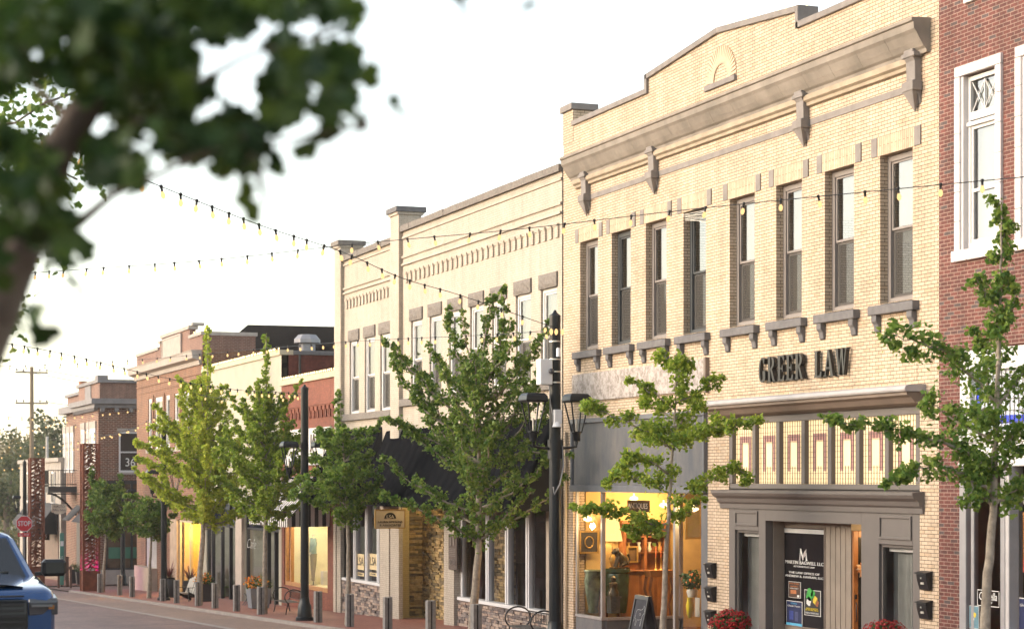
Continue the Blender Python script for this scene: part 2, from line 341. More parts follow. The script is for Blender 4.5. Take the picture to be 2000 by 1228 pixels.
def sash_window(parent, y0, y1, z0, z1, mat, xf=20.16, fw=.09, sw=.045, mid=.5, screen=False, sill=None, glassm=None, name='window', blind=None):
    fm = MB(); frame(fm, y0, y1, z0, z1, xf, xf + .12, fw, fw * .9)
    zm = z0 + (z1 - z0) * mid; a, b = y0 + fw, y1 - fw
    frame(fm, a, b, zm - .02, z1 - fw, xf + .03, xf + .07, sw, .05); frame(fm, a, b, z0 + fw * .9, zm - .023, xf + .075, xf + .11, sw, .07)
    w = fm.build(name, mat, parent, bevel=.006)
    for q, (c, d, xx) in enumerate(((zm + .03, z1 - fw - sw, xf + .05), (z0 + fw * .9 + .07, zm - .02 - sw, xf + .09))):
        g = MB(); g.add([(xx, a + sw, c), (xx, a + sw, d), (xx, b - sw, d), (xx, b - sw, c)], [(0, 1, 2, 3)]); g.build('pane', glassm or M_glass, w, fixn=False)
        if q == 1 and screen:
            g = MB(); xx -= .035; g.add([(xx, a + .01, c - .05), (xx, a + .01, d + .03), (xx, b - .01, d + .03), (xx, b - .01, c - .05)], [(0, 1, 2, 3)]); g.build('screen', screenmat(), w, fixn=False)
    if blind:
        g = MB(); zz = z1 - (z1 - z0) * blind[0]
        n = int((z1 - fw - zz) / .05)
        for i in range(n):
            zc = z1 - fw - i * .05; g.add([(xf + .17, a, zc), (xf + .17, b, zc), (xf + .19, b, zc - .045), (xf + .19, a, zc - .045)], [(0, 1, 2, 3)])
        g.build('blind', blind[1], w, fixn=False)
    return w
def text(name, s, mat, parent, y, z, size, x=19.98, ext=.004, width=None, align='CENTER', shear=0, off=0, space=1.0, loc=None, fwd=None, label=None):
    c = bpy.data.curves.new(name, 'FONT'); c.body = s; c.size = size; c.extrude = ext; c.align_x = align; c.align_y = 'CENTER'; c.shear = shear; c.offset = off; c.space_character = space; c.resolution_u = 3
    tmp = bpy.data.objects.new('tmp', c); COL.objects.link(tmp); dg = bpy.context.evaluated_depsgraph_get(); me = bpy.data.meshes.new_from_object(tmp.evaluated_get(dg)); bpy.data.objects.remove(tmp)
    me.name = name
    if width:
        xs = [v.co.x for v in me.vertices]; k = width / (max(xs) - min(xs))
        for v in me.vertices: v.co.x *= k
    # facing -X by default: text runs towards -Y
    R = Matrix(((0, 0, -1), (-1, 0, 0), (0, 1, 0))) if fwd is None else fwd
    base = Vector((x, y, z)) if loc is None else Vector(loc)
    o0 = WL.get(parent.name, Vector((0, 0, 0))) if parent is not None else base
    for v in me.vertices: v.co = R @ v.co + base - o0
    o = bpy.data.objects.new(name, me); COL.objects.link(o); me.materials.clear(); me.materials.append(mat)
    if parent is not None: o.parent = parent; WL[o.name] = o0
    else: o.location = o0; WL[o.name] = o0
    return o
def bulbs(name, label, pts, mat_, r=.022, group=None):
    """lights along a parapet: a thin wire with little lamps"""
    t = thing(name, label, 'lights', tuple(pts[0]), group)
    m = MB(); m.tube(pts, .006, 4, False); m.build('wire', M_black, t)
    L = sum((Vector(pts[i + 1]) - Vector(pts[i])).length for i in range(len(pts) - 1)); n = min(90, max(6, int(L / .3)))
    proto = None; d = 0; segs = []
    for i in range(len(pts) - 1):
        a, b = Vector(pts[i]), Vector(pts[i + 1]); segs.append((a, b, (b - a).length))
    for k in range(n):
        s = (k + .5) / n * L
        for a, b, l in segs:
            if s <= l: p = a + (b - a) * (s / l); break
            s -= l
        if proto is None:
            m = MB(); m.lathe([(.008, 0), (.012, .02), (.012, .035), (r, .05), (r, .08), (.004, .1)], (0, 0, 0), 6); me = m.build('tmp', mat_).data
            bpy.data.objects.remove(bpy.data.objects['tmp']); proto = me
        o = bpy.data.objects.new('bulb', proto); COL.objects.link(o); o.parent = t; o.location = p - Vector(pts[0]) - Vector((0, 0, .005)); o.rotation_euler = (random.uniform(-.3, .3), random.uniform(-.3, .3), 0)
    return t
M_rim = emis('warm_small_bulb', (1, .74, .36), 1.6)

# ================================================================ YELLOW BRICK BUILDING
YB0, YB1 = 31.02, 49.05
G0 = -2.2
yb = thing('brick_building', 'yellow brick building with GREER LAW letters, grey stone cornice and stepped parapet', 'building', (20, 40, -1.3))
WINS = [(46.71, 47.89), (44.67, 45.84), (42.61, 43.79), (40.52, 41.69), (38.17, 39.34), (36.1, 37.2), (34.02, 35.16), (31.9, 33.05)]
holes = [(a, b, 6.0, 8.81) for a, b in WINS]
AN0, AN1, LW0, LW1 = 40.44, 48.35, 31.66, 39.38
holes += [(AN0, AN1, G0, 4.22), (LW0, LW1, G0, 4.0)]
wall('wall', YB0, YB1, G0, 11.5, holes, M_yb, yb, depth=.32)
pp = [(48.35, 11.5), (48.35, 11.92), (43.72, 11.92), (43.72, 12.26), (39.9, 12.58), (36.25, 12.26), (36.25, 11.92), (31.02, 11.92), (31.02, 11.5)]
m = MB(); m.prism_x(pp, 20.0, 20.32); m.box(19.99, 20.6, 48.35, 49.05, 11.503, 12.36); m.build('parapet', M_yb, yb)
m = MB()
def coping(m, a, b, h=.13, x0=19.93, x1=20.42):
    (ya, za), (yb_, zb) = a, b
    m.prism_x([(ya, za), (yb_, zb), (yb_, zb + h), (ya, za + h)], x0, x1)
for a, b in zip(pp[1:-2], pp[2:-1]):
    if abs(a[0] - b[0]) < .01: m.box(19.93, 20.42, a[0] - .1, a[0] + .03, min(a[1], b[1]) - .0, max(a[1], b[1]) + .13)
    else: coping(m, a, b)
m.box(19.92, 20.7, 48.3, 49.12, 12.36, 12.53)
m.build('coping', M_stone, yb, bevel=.01)
shell(yb, YB0, YB1, G0, 11.5, M_yb, x0=20.32, floor=4.7)
# cornice, concave profile
prof = [(19.998, 10.45), (19.92, 10.45), (19.9, 10.52), (19.85, 10.56), (19.78, 10.66), (19.70, 10.80), (19.65, 10.86), (19.64, 10.98), (19.6, 11.0), (19.6, 11.06), (19.998, 11.08)]
m = MB()
yy = 31.3
while yy < 48.3:
    y2 = min(yy + 1.06, 48.35); m.prism_y(prof, yy, y2 - .006); yy = y2
m.build('cornice', M_lstone if False else plain('weathered_cornice_stone', (.235, .205, .175), .85, var=.3, scale=1.5, bump=.3), yb, bevel=0)
m = MB(); m.prism_y([(19.997, 10.22), (19.93, 10.24), (19.92, 10.3), (19.86, 10.34), (19.85, 10.44), (19.997, 10.447)], 31.68, 48.1); m.build('bed_mould', plain('buff_terracotta', (.33, .27, .2), .8, var=.2, bump=.2), yb)
for c in (47.35, 43.2, 35.93, 31.75):
    m = MB(); w = .2
    m.prism_y([(19.995, 9.55), (19.93, 9.72), (19.82, 9.80), (19.80, 9.98), (19.86, 10.0), (19.85, 10.35), (19.83, 10.38), (19.8, 10.44), (19.8, 10.56), (19.995, 10.58)], c - w * .75, c + w * .75)
    m.add([(19.995, c - .15, 9.78), (19.79, c - .17, 9.8), (19.79, c + .17, 9.8), (19.995, c + .15, 9.78), (19.96, c, 9.4)], [(0, 1, 2, 3), (0, 4, 1), (1, 4, 2), (2, 4, 3), (3, 4, 0)])
    m.box(19.78, 19.99, c - .19, c + .19, 9.80, 9.97); m.box(19.79, 19.99, c - .22, c + .22, 10.42, 10.5)
    m.build('bracket', M_stone, yb, bevel=.008)
for a, b in ((31.95, 35.72), (36.14, 42.99), (43.41, 47.14)): m = MB(); m.box(19.975, 20.1, a, b, 9.84, 9.97); m.build('stone_band', M_stone, yb)
# sunburst arch of radiating bricks with a stone sill
m = MB(); cy, cz = 39.75, 11.52
for i in range(23):
    a = math.pi * (i + .5) / 23; d = Vector((0, math.cos(a), math.sin(a))); t_ = Vector((0, -math.sin(a), math.cos(a)))
    m.obox((19.993, cy + d.y * .55, cz + d.z * .55), (Vector((1, 0, 0)), d, t_), .016, .2, .031)
m.build('sunburst_arch', plain('pale_radial_brick', (.48, .375, .27), .8), yb)
m = MB(); m.box(19.93, 20.05, 39.0, 40.5, 11.38, 11.5); m.build('arch_sill', M_stone, yb, bevel=.008)
# windows with soldier lintels and sills
M_bl = plain('pale_window_blind', (.5, .46, .36), .9)
for i, (a, b) in enumerate(WINS):
    w = sash_window(yb, a + .005, b - .005, 6.0, 8.80, M_winf if i not in (1, 3) else plain('dark_window_paint', (.05, .055, .06), .6), fw=.11, screen=True, blind=((.97, .5, .97, 0, .8, .97, .35, .6)[i], M_bl) if i != 3 else None)
    m = MB(); m.box(19.985, 20.28, a - .08, b + .08, 8.812, 9.17); m.build('lintel', M_ys, w)
    for c in (a - .187, b + .187): m = MB(); m.box(19.975, 20.1, c - .104, c + .104, 8.815, 9.175); m.build('lintel_block', M_stone, w)
    m = MB(); m.box(19.85, 20.15, a - .22, b + .22, 5.78, 5.955)
    for c in (a - .05, b + .05): m.prism_y([(20.0, 5.45), (19.95, 5.47), (19.93, 5.6), (19.88, 5.66), (19.88, 5.779), (20.0, 5.779)], c - .09, c + .09)
    m.box(20.0, 20.3, a + .003, b - .003, 5.956, 6.0)
    m.build('sill', M_dstone, w, bevel=.01)
    if i == 3:
        m = MB(); ra = random.Random(3)
        for k_ in range(9): m.bar((19.95 + ra.uniform(0, .2), a + .0, 8.45 + k_ * .035), (19.93 + ra.uniform(0, .15), b - .05, 8.62 + ra.uniform(0, .15)), .015, .01)
        m.build('broken_blind', plain('bent_blind_slats', (.55, .53, .48), .5), w)
# recessed panel line round the letters
m = MB(); m.box(19.984, 20.05, 31.85, 39.3, 4.47, 4.53); m.box(19.99, 20.05, 31.75, 31.85, 4.47, 5.5); m.build('brick_panel_edge', M_yb, yb)
# ---- GREER LAW letters (wedge-serif, each a part)
def glyph(ch):
    W = .0
    S = []   # strokes: polygons in unit box (x right, y up)
    def P(*p): S.append(list(p))
    if ch == 'G':
        pts = []
        for i in range(15):
            a = math.radians(50 + i * (345 - 50) / 14); pts.append((.42 + .40 * math.cos(a), .5 + .5 * math.sin(a), .42 + .22 * math.cos(a), .5 + .43 * math.sin(a)))
        for i in range(14):
            a, b = pts[i], pts[i + 1]; P((a[0], a[1]), (b[0], b[1]), (b[2], b[3]), (a[2], a[3]))
        P((.55, .46), (.88, .46), (.88, .08), (.62, .02)); P((.58, .98), (.78, .93), (.76, .72), (.62, .8))
        W = .9
    if ch in 'ER L':
        P((.06, 0), (.32, 0), (.32, 1), (.06, 1)) if ch != ' ' else None
        if ch != ' ': P((0, 0), (.38, 0), (.38, .05), (0, .05)); P((0, .95), (.38, .95), (.38, 1), (0, 1))
    if ch in 'EL': P((.32, 0), (.78, 0), (.82, .22), (.68, .22), (.6, .07), (.32, .06)); W = .85
    if ch == 'E':
        P((.32, 1), (.76, 1), (.8, .8), (.68, .8), (.6, .93), (.32, .94)); P((.32, .46), (.56, .46), (.56, .52), (.32, .52)); P((.56, .36), (.66, .36), (.66, .62), (.56, .62)); W = .85
    if ch == 'R':
        pts = []
        for i in range(11):
            a = math.radians(90 - i * 18); pts.append((.42 + .4 * math.cos(a), .74 + .26 * math.sin(a), .42 + .16 * math.cos(a), .74 + .19 * math.sin(a)))
        for i in range(10):
            a, b = pts[i], pts[i + 1]; P((a[0], a[1]), (b[0], b[1]), (b[2], b[3]), (a[2], a[3]))
        P((.32, .94), (.42, .93), (.42, 1), (.32, 1)); P((.32, .48), (.42, .48), (.42, .55), (.32, .55)); P((.42, .5), (.62, .5), (.9, .06), (.98, .06), (.98, 0), (.72, 0)); W = 1.0
    if ch == 'A':
        P((.42, 1), (.58, 1), (1.0, 0), (.72, 0)); P((.42, 1), (.5, .8), (.2, 0), (.1, 0)); P((.26, .28), (.78, .28), (.76, .35), (.28, .35)); P((0, 0), (.32, 0), (.32, .05), (0, .05)); P((.66, 0), (1.06, 0), (1.06, .05), (.66, .05)); W = 1.08
    if ch == 'W':
        P((0, 1), (.26, 1), (.46, 0), (.34, 0)); P((.42, .0), (.34, .0), (.6, 1), (.7, 1)); P((.56, 1), (.78, 1), (.9, 0), (.8, 0)); P((.9, 0), (.8, 0), (1.06, 1), (1.14, 1)); P((-.06, .95), (.32, .95), (.32, 1), (-.06, 1)); P((1.0, .95), (1.22, .95), (1.22, 1), (1.0, 1)); W = 1.15
    return S, W
M_let = plain('black_sign_letter', (.012, .012, .013), .3)
sg = thing('wall_letters', 'black dimensional GREER LAW letters mounted on the yellow brick above the law office', 'sign', (19.9, 36, 4.6))
yc = 37.76; bz, hgt = 4.70, .53
for ch in 'GREER LAW':
    if ch == ' ': yc -= .36; continue
    S, W = glyph(ch); m = MB(); sc = .372
    for j, p in enumerate(S):
        dz = .0013 * j
        m.prism_x([(yc - q[0] * sc, bz + q[1] * hgt) for q in p], 19.88 - dz, 19.955 + dz)
    for q in (.25, .75): m.box(19.95, 20.0, yc - sc * .2, yc - sc * .2 + .02, bz + hgt * q, bz + hgt * q + .02)
    m.build('letter', M_let, sg, bevel=0); yc -= sc * W + .062
# ---- weathered board + metal fascia over the antique shop
def peel():
    t = NT('peeling_white_board'); g = t.new('ShaderNodeNewGeometry'); n = t.new('ShaderNodeTexNoise'); n.inputs['Scale'].default_value = 7; n.inputs['Detail'].default_value = 9; n.inputs['Roughness'].default_value = .75; t.lk(g.outputs['Position'], n.inputs['Vector'])
    cr = t.new('ShaderNodeValToRGB'); e = cr.color_ramp.elements; e[0].position = .42; e[0].color = (.22, .19, .17, 1); e[1].position = .56; e[1].color = (.43, .39, .37, 1); t.lk(n.outputs[0], cr.inputs[0]); t.lk(cr.outputs[0], t.b.inputs['Base Color']); t.b.inputs['Roughness'].default_value = .9; return t.m
m = MB(); m.box(19.93, 19.997, 40.45, 48.3, 4.66, 5.38); m.build('sign_board', peel(), yb, bevel=.01)
m = MB(); m.box(19.9, 20.0, 40.35, 40.45, 4.6, 5.4); m.build('board_edge_trim', M_tauped, yb)
def slate():
    t = NT('streaked_slate_metal'); g = t.new('ShaderNodeNewGeometry'); mp = t.new('ShaderNodeMapping'); mp.inputs['Scale'].default_value = (1, 1.3, .5); t.lk(g.outputs['Position'], mp.inputs['Vector'])
    n = t.new('ShaderNodeTexNoise'); n.inputs['Scale'].default_value = 1.6; n.inputs['Detail'].default_value = 9; n.inputs['Roughness'].default_value = .7; t.lk(mp.outputs[0], n.inputs['Vector'])
    cr = t.new('ShaderNodeValToRGB'); e = cr.color_ramp.elements; e[0].position = .35; e[0].color = (.07, .078, .095, 1); e[1].position = .68; e[1].color = (.15, .14, .135, 1); t.lk(n.outputs[0], cr.inputs[0]); t.lk(cr.outputs[0], t.b.inputs['Base Color']); t.b.inputs['Roughness'].default_value = .6; return t.m
M_slate = slate()
m = MB(); m.box(19.96, 20.06, AN0 + .1, AN1 - .1, 2.5, 4.1); m.build('fascia_panel', M_slate, yb)
m = MB(); m.box(19.9, 20.08, AN0, AN1, 4.1, 4.22); m.box(19.9, 20.08, AN0, AN0 + .1, 2.4, 4.097); m.box(19.9, 20.08, AN1 - .1, AN1, 2.4, 4.097); m.box(19.88, 20.1, AN0, AN1, 2.33, 2.497); m.build('fascia_frame', plain('slate_trim', (.13, .135, .15), .55, var=.15), yb, bevel=.01)
def at(px, py, x): return Vector((x, YF(px, x), ZF(px, py, x)))
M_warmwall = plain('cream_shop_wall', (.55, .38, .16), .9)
M_wood = plain('brown_wood', (.16, .06, .025), .4, var=.3, scale=5)
M_gold = plain('gilt_frame', (.42, .26, .08), .4, metal=.5)
M_lampon = emis('lit_lampshade', (1, .6, .2), .5)
M_tube = emis('lit_ceiling_lamp', (1, .72, .34), 1.4)
def point(loc, e, col=(1, .68, .32), r=.15, name='lamp_light', parent=None):
    l = bpy.data.lights.new(name, 'POINT'); l.energy = e; l.color = col; l.shadow_soft_size = r; o = bpy.data.objects.new(name, l); COL.objects.link(o)
    if parent is not None: o.parent = parent; o.location = Vector(loc) - WL[parent.name]
    else: o.location = loc
    return o
# ---------------------------------------------------------------- antique shop front (part of the yellow building)
gA = -1.35
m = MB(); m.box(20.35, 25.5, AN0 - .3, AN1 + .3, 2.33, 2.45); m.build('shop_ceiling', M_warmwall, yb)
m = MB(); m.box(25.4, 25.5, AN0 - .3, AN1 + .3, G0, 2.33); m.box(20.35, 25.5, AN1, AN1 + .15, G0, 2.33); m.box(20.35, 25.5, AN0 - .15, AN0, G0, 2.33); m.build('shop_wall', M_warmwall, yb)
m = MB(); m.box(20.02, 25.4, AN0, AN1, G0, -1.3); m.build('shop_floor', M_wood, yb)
# bulkheads (slate panels) and display frames
for a, b, c, d in ((46.54, AN1 - .1, -.93, 46.5), (AN0 + .35, 42.25, -1.0, 42.17)):
    m = MB(); m.box(20.03, 20.14, a, b, -1.6, c); m.box(20.14, 22.3, d, d + .1, -1.6, c); m.build('bulkhead', M_slate, yb)
m = MB()
for a, b in ((46.5, AN1 - .1), (AN0 + .35, 42.3)):
    z0 = -.93 if a > 45 else -1.0
    m.box(20.0, 20.16, a, b, z0, z0 + .07)
m.box(20.16, 22.3, 46.46, 46.62, -.93, -.86); m.box(20.16, 22.3, 42.15, 42.3, -1.0, -.93)
M_alum = plain('aluminium_frame', (.42, .4, .4), .35, metal=.5)
m.box(20.02, 20.1, AN1 - .16, AN1 - .1, -.86, 2.33); m.box(20.02, 20.12, 46.5, 46.6, -.86, 2.33); m.box(20.02, 20.12, 42.2, 42.3, -.93, 2.33); m.box(22.2, 22.3, 46.5, 46.6, -1.5, 2.33); m.box(22.2, 22.3, 42.2, 42.3, -1.5, 2.33)
df_ = m.build('display_frame', M_alum, yb, bevel=.006)
m = MB(); m.box(20.0, 20.2, AN0, AN0 + .34, -1.8, 2.33); m.build('side_post', M_slate, yb, bevel=.01)
for q in ([(20.06, 46.6, -.86), (20.06, 46.6, 2.33), (20.06, AN1 - .16, 2.33), (20.06, AN1 - .16, -.86)], [(20.12, 46.55, -.86), (20.12, 46.55, 2.33), (22.2, 46.55, 2.33), (22.2, 46.55, -.86)], [(20.06, AN0 + .34, -.93), (20.06, AN0 + .34, 2.33), (20.06, 42.2, 2.33), (20.06, 42.2, -.93)]):
    m = MB(); m.add(q, [(0, 1, 2, 3)]); m.build('display_glass', M_sglass, yb, fixn=False)
m = MB(); frame(m, 43.5, 45.2, -1.35, 1.0, 22.25, 22.32, .12); m.build('shop_door', M_wood, yb)
# lit lamps inside
def aY(px, py, Y):
    x = XA(px, Y); return Vector((x, Y, HC + (935 - py) * (x * SN + Y * CS) / FOC))
def ceil_lamp(px, py, Y, e=22):
    p = aY(px, py, Y); t = thing('ceiling_lamp', 'small lit ceiling lamp glowing in the antique shop near %s' % ('the left pane' if px < 1200 else 'the black banner' if px < 1270 else 'the entry' if px < 1320 else 'the right pane'), 'lamp', p, 'lamps lit inside the antique shop')
    m = MB(); m.lathe([(.02, .12), (.02, .05), (.09, .03), (.12, -.03), (.02, -.08)], p, 10); m.build('globe', M_tube, t); point(p - Vector((0, 0, .2)), e, parent=t, r=.1)
ceil_lamp(1148, 1012, 47.4, 30); ceil_lamp(1296, 985, 47.2, 40); ceil_lamp(1355, 992, 42.0, 26); ceil_lamp(1238, 972, 46.9, 40)
M_green = plain('green_glazed_ceramic', (.03, .06, .03), .2, var=.5, scale=6); M_bronze = plain('dark_bronze', (.06, .045, .025), .35, metal=.4, var=.4, scale=9); M_cer = plain('white_ceramic', (.5, .48, .42), .3)
def urn(name, label, px, ptop, pbot, Y, r, mat, prof=None):
    p = aY(px, pbot, Y); h = aY(px, ptop, Y).z - p.z; prof = prof or [(.55, 0), (.6, .05), (.5, .1), (.75, .4), (.95, .75), (.8, .9), (1, .97), (.95, 1), (.8, .98), (.7, .8)]
    m = MB(); m.lathe([(r * a, h * b) for a, b in prof], p, 20); return tag(m.build(name, mat, origin=p), label, name.replace('_', ' '))
urn('jardiniere', 'tall green and white glazed jardiniere behind the left pane of the antique shop', 1158, 1112, 1196, 47.6, .24, plain('mottled_jar', (.16, .19, .12), .25, var=.8, scale=5))
urn('planter', 'large dark green planter carrying a lion statue in the antique shop window', 1204, 1110, 1196, 47.45, .36, M_green, [(.7, 0), (.75, .05), (.85, .3), (.95, .8), (.9, .9), (1, .93), (1, 1), (.85, 1), (.8, .9)])
def statue():
    p = aY(1212, 1110, 47.4); t = thing('lion_statue', 'bronze seated lion statue on top of the dark green planter', 'statue', p)
    m = MB(); m.box(p.x - .26, p.x + .2, p.y - .13, p.y + .13, p.z, p.z + .04); m.build('plinth', M_bronze, t)
    m = MB(); q = lambda a, b, c: p + Vector((a, b, c))
    m.tube([q(.12, 0, .1), q(.08, 0, .22), q(-.02, 0, .34), q(-.08, 0, .42)], [.11, .12, .1, .07], 10)
    for s_ in (-.06, .06): m.tube([q(-.06, s_, .32), q(-.12, s_, .15), q(-.15, s_, .05)], [.045, .032, .04], 8); m.tube([q(.13, s_ * 1.4, .16), q(-.0, s_ * 1.5, .08)], [.075, .04], 8)
    m.sphere(q(-.13, 0, .45), .09, 10, 8); m.sphere(q(-.21, 0, .42), .045, 8, 6)
    m.tube([q(.2, 0, .1), q(.26, 0, .25), q(.2, 0, .38)], [.03, .025, .04], 8)
    for i in range(14):
        a = i * 2.4; m.sphere(q(-.08 + .03 * math.sin(a * 2), math.cos(a) * .085, .43 + math.sin(a) * .085), .04, 6, 4)
    m.build('body', M_bronze, t)
statue()
def bust():
    p = aY(1198, 1196, 46.95); t = thing('carved_pedestal', 'dark carved pedestal with a small seated figure in front of the green planter', 'pedestal', p)
    m = MB(); m.box(p.x - .13, p.x + .13, p.y - .13, p.y + .13, p.z, p.z + .38); m.box(p.x - .16, p.x + .16, p.y - .16, p.y + .16, p.z + .38, p.z + .43); m.build('block', plain('dark_carved_stone', (.05, .05, .045), .7, var=.4, scale=20, bump=1), t)
    m = MB(); m.lathe([(.14, .43), (.15, .52), (.09, .62), (.11, .7), (.12, .76), (.05, .8), (.07, .84), (.075, .9), (.03, .95)], p, 12); m.build('figure', M_bronze, t)
bust()
def lamp_table():
    p = aY(1196, 1112, 48.0); t = thing('table_lamp', 'lit table lamp with a wide pleated yellow shade in the antique shop', 'lamp', p)
    m = MB(); m.lathe([(.1, 0), (.1, .03), (.03, .06), (.07, .2), (.09, .3), (.03, .42), (.015, .5), (.015, .95)], p, 12); m.build('base', M_gold, t)
    z = aY(1196, 1056, 48.0).z; h = aY(1196, 1008, 48.0).z - z; m = MB(); vs = []
    n = 24
    for r, zz in ((.27, 0), (.15, h)):
        for k in range(n): vs.append((p.x + r * math.cos(k * 2 * math.pi / n), p.y + r * math.sin(k * 2 * math.pi / n), z + zz))
    m.add(vs, [(k, (k + 1) % n, n + (k + 1) % n, n + k) for k in range(n)], True); m.build('shade', M_lampon, t); point((p.x, p.y, z + .2), 10, parent=t, r=.1)
    m = MB(); m.box(p.x - .3, p.x + .3, p.y - .25, p.y + .25, p.z - .04, p.z)
    for a in (-.25, .25):
        for b in (-.2, .2): m.box(p.x + a - .025, p.x + a + .025, p.y + b - .025, p.y + b + .025, -1.3, p.z - .04)
    tag(m.build('side_table', M_wood), 'small wooden side table under the yellow lamp', 'table')
lamp_table()
def pictureY(px0, px1, py0, py1, Y, label, inner):
    a, b = aY(px0, py0, Y), aY(px1, py1, Y); t = thing('framed_picture', label, 'picture', ((a + b) / 2)); m = MB(); w = .045
    for q in ((a.x, a.x + w, b.z, a.z), (b.x - w, b.x, b.z, a.z), (a.x + w, b.x - w, a.z - w, a.z), (a.x + w, b.x - w, b.z, b.z + w)): m.box(q[0], q[1], Y - .03, Y + .02, q[2], q[3])
    m.build('frame', M_gold, t); m = MB(); m.box(a.x + w, b.x - w, Y - .005, Y, b.z + w, a.z - w); m.build('picture_panel', inner, t)
    return t, (a + b) / 2
t, c_ = pictureY(1131, 1169, 1036, 1080, 48.2, 'dark framed panel with a pale ring, hanging behind the left antique pane', plain('dark_picture', (.05, .04, .03), .5))
m = MB(); m.tube([c_ + Vector((.12 * math.cos(i * math.pi / 8), -.02, .15 * math.sin(i * math.pi / 8))) for i in range(17)], .02, 6); m.build('ring', M_gold, t)
pictureY(1338, 1370, 960, 1052, 43.9, 'tall gilt framed mirror leaning in the right antique display', plain('mirror_glass', (.5, .42, .25), .15, metal=.6))
pictureY(1224, 1246, 1066, 1098, 47.6, 'small dark oil painting standing on the china hutch', plain('brown_painting', (.12, .07, .03), .5, var=.6, scale=5))
def hutch():
    Y = 47.95; x0, x1 = XA(1218, Y), XA(1306, Y); ztop = aY(1260, 1022, Y).z; zd = aY(1260, 1112, Y).z; t = thing('china_hutch', 'tall brown china hutch with open shelves at the back of the antique shop', 'cabinet', ((x0 + x1) / 2, Y, -1.3))
    m = MB(); m.box(x0, x1, Y - .1, Y + .35, -1.3, zd - .05); m.box(x0 - .04, x1 + .04, Y - .16, Y + .35, zd - .05, zd); m.box(x0, x1, Y + .3, Y + .35, zd, ztop)
    for a in (x0, (x0 + x1) / 2 - .05, x1 - .08): m.box(a, a + .08, Y, Y + .3, zd, ztop)
    m.box(x0 - .05, x1 + .05, Y - .06, Y + .35, ztop, ztop + .08); m.build('case', plain('hutch_wood', (.23, .085, .03), .4, var=.3, scale=5), t, bevel=.01)
    zs = [zd + (ztop - zd) * k for k in (.36, .7)]
    for z in zs: m = MB(); m.box(x0 + .08, x1 - .08, Y + .02, Y + .3, z, z + .03); m.build('shelf', M_wood, t)
    for i in range(3):
        c = x0 + (x1 - x0) * (i + .5) / 3; hw = (x1 - x0) / 6 - .04; m = MB(); m.box(c - hw, c + hw, Y - .12, Y - .1, -1.2, zd - .12); m.build('door', plain('carved_wood', (.3, .12, .04), .4, var=.3), t, bevel=.01)
    for i in range(7):
        x = x0 + .2 + i * (x1 - x0 - .4) / 6; z = (zs[0] + .03, zs[1] + .03)[i % 2]; p = Vector((x, Y + .14, z)); t = thing('teapot' if i % 2 else 'vase', '%s on the %s shelf of the hutch' % ('pale teapot with spout' if i % 2 else 'small flared vase', 'upper' if i % 2 else 'lower'), 'teapot' if i % 2 else 'vase', p, 'china on the hutch shelves')
        m = MB(); m.lathe([(.05, 0), (.09, .04), (.11, .1), (.07, .17), (.03, .2)] if i % 2 else [(.04, 0), (.07, .08), (.03, .18), (.06, .26)], p, 12); m.build('body', M_cer if i % 3 else M_gold, t)
        if i % 2:
            m = MB(); m.tube([p + Vector((-.09, 0, .08)), p + Vector((-.16, 0, .12)), p + Vector((-.18, 0, .17))], [.025, .018, .012], 6); m.build('spout', M_cer, t)
            m = MB(); m.tube([p + Vector((.08 + .06 * math.sin(k * math.pi / 6), 0, .04 + k * .018)) for k in range(7)], .01, 6); m.build('handle', M_cer, t)
hutch()
def hall_table():
    Y = 47.2; x0, x1 = XA(1262, Y), XA(1311, Y); z = aY(1285, 1112, Y).z; t = thing('console_table', 'brown console table with curved legs in the antique shop', 'table', ((x0 + x1) / 2, Y, -1.3))
    m = MB(); m.box(x0, x1, Y - .22, Y + .22, z - .04, z); m.box(x0 + .04, x1 - .04, Y - .19, Y + .19, z - .18, z - .04); m.build('tabletop', plain('orange_wood', (.3, .12, .035), .35, var=.3), t, bevel=.01)
    for xx in (x0 + .08, x1 - .08):
        for yy in (Y - .16, Y + .16):
            m = MB(); s = 1 if xx > (x0 + x1) / 2 else -1; m.tube([(xx, yy, z - .18), (xx + s * .05, yy, z - .5), (xx - s * .06, yy, z - .9), (xx + s * .04, yy, -1.3)], [.045, .04, .025, .03], 8); m.build('leg', M_wood, t)
    for k, px in enumerate((1281, 1291)):
        p = aY(px, 1112, Y); c = thing('candlestick', '%s brass candlestick with an orange candle on the console table' % ('left' if k == 0 else 'right'), 'candlestick', p, 'candlesticks on the console table'); m = MB(); m.lathe([(.07, 0), (.02, .05), (.015, .3), (.03, .32)], p, 10); m.build('stem', M_gold, c)
        m = MB(); m.lathe([(.015, .32), (.012, .6), (.003, .61)], p, 8); m.build('candle', plain('orange_candle', (.6, .15, .05), .5), c)
hall_table()
b_ = at(1225, 976, 20.95); c_ = at(1268, 1000, 20.95)
ban = thing('hanging_banner', 'black ANTIQUES banner hanging inside the antique shop window', 'banner', ((b_ + c_) / 2)); m = MB(); m.box(20.95, 20.97, c_.y, b_.y, c_.z, b_.z); m.build('cloth', M_black, ban)
text('lettering', 'ANTIQUES', M_white, ban, (b_.y + c_.y) / 2, (b_.z + c_.z) / 2, .2, x=20.94, width=.9 * (b_.y - c_.y))
urn('flower_vase', 'yellow vase standing in the right antique display', 1348, 1166, 1206, 41.6, .1, plain('yellow_glaze', (.6, .45, .03), .3), [(.5, 0), (.8, .2), (1, .6), (.7, .9), (.8, 1)])
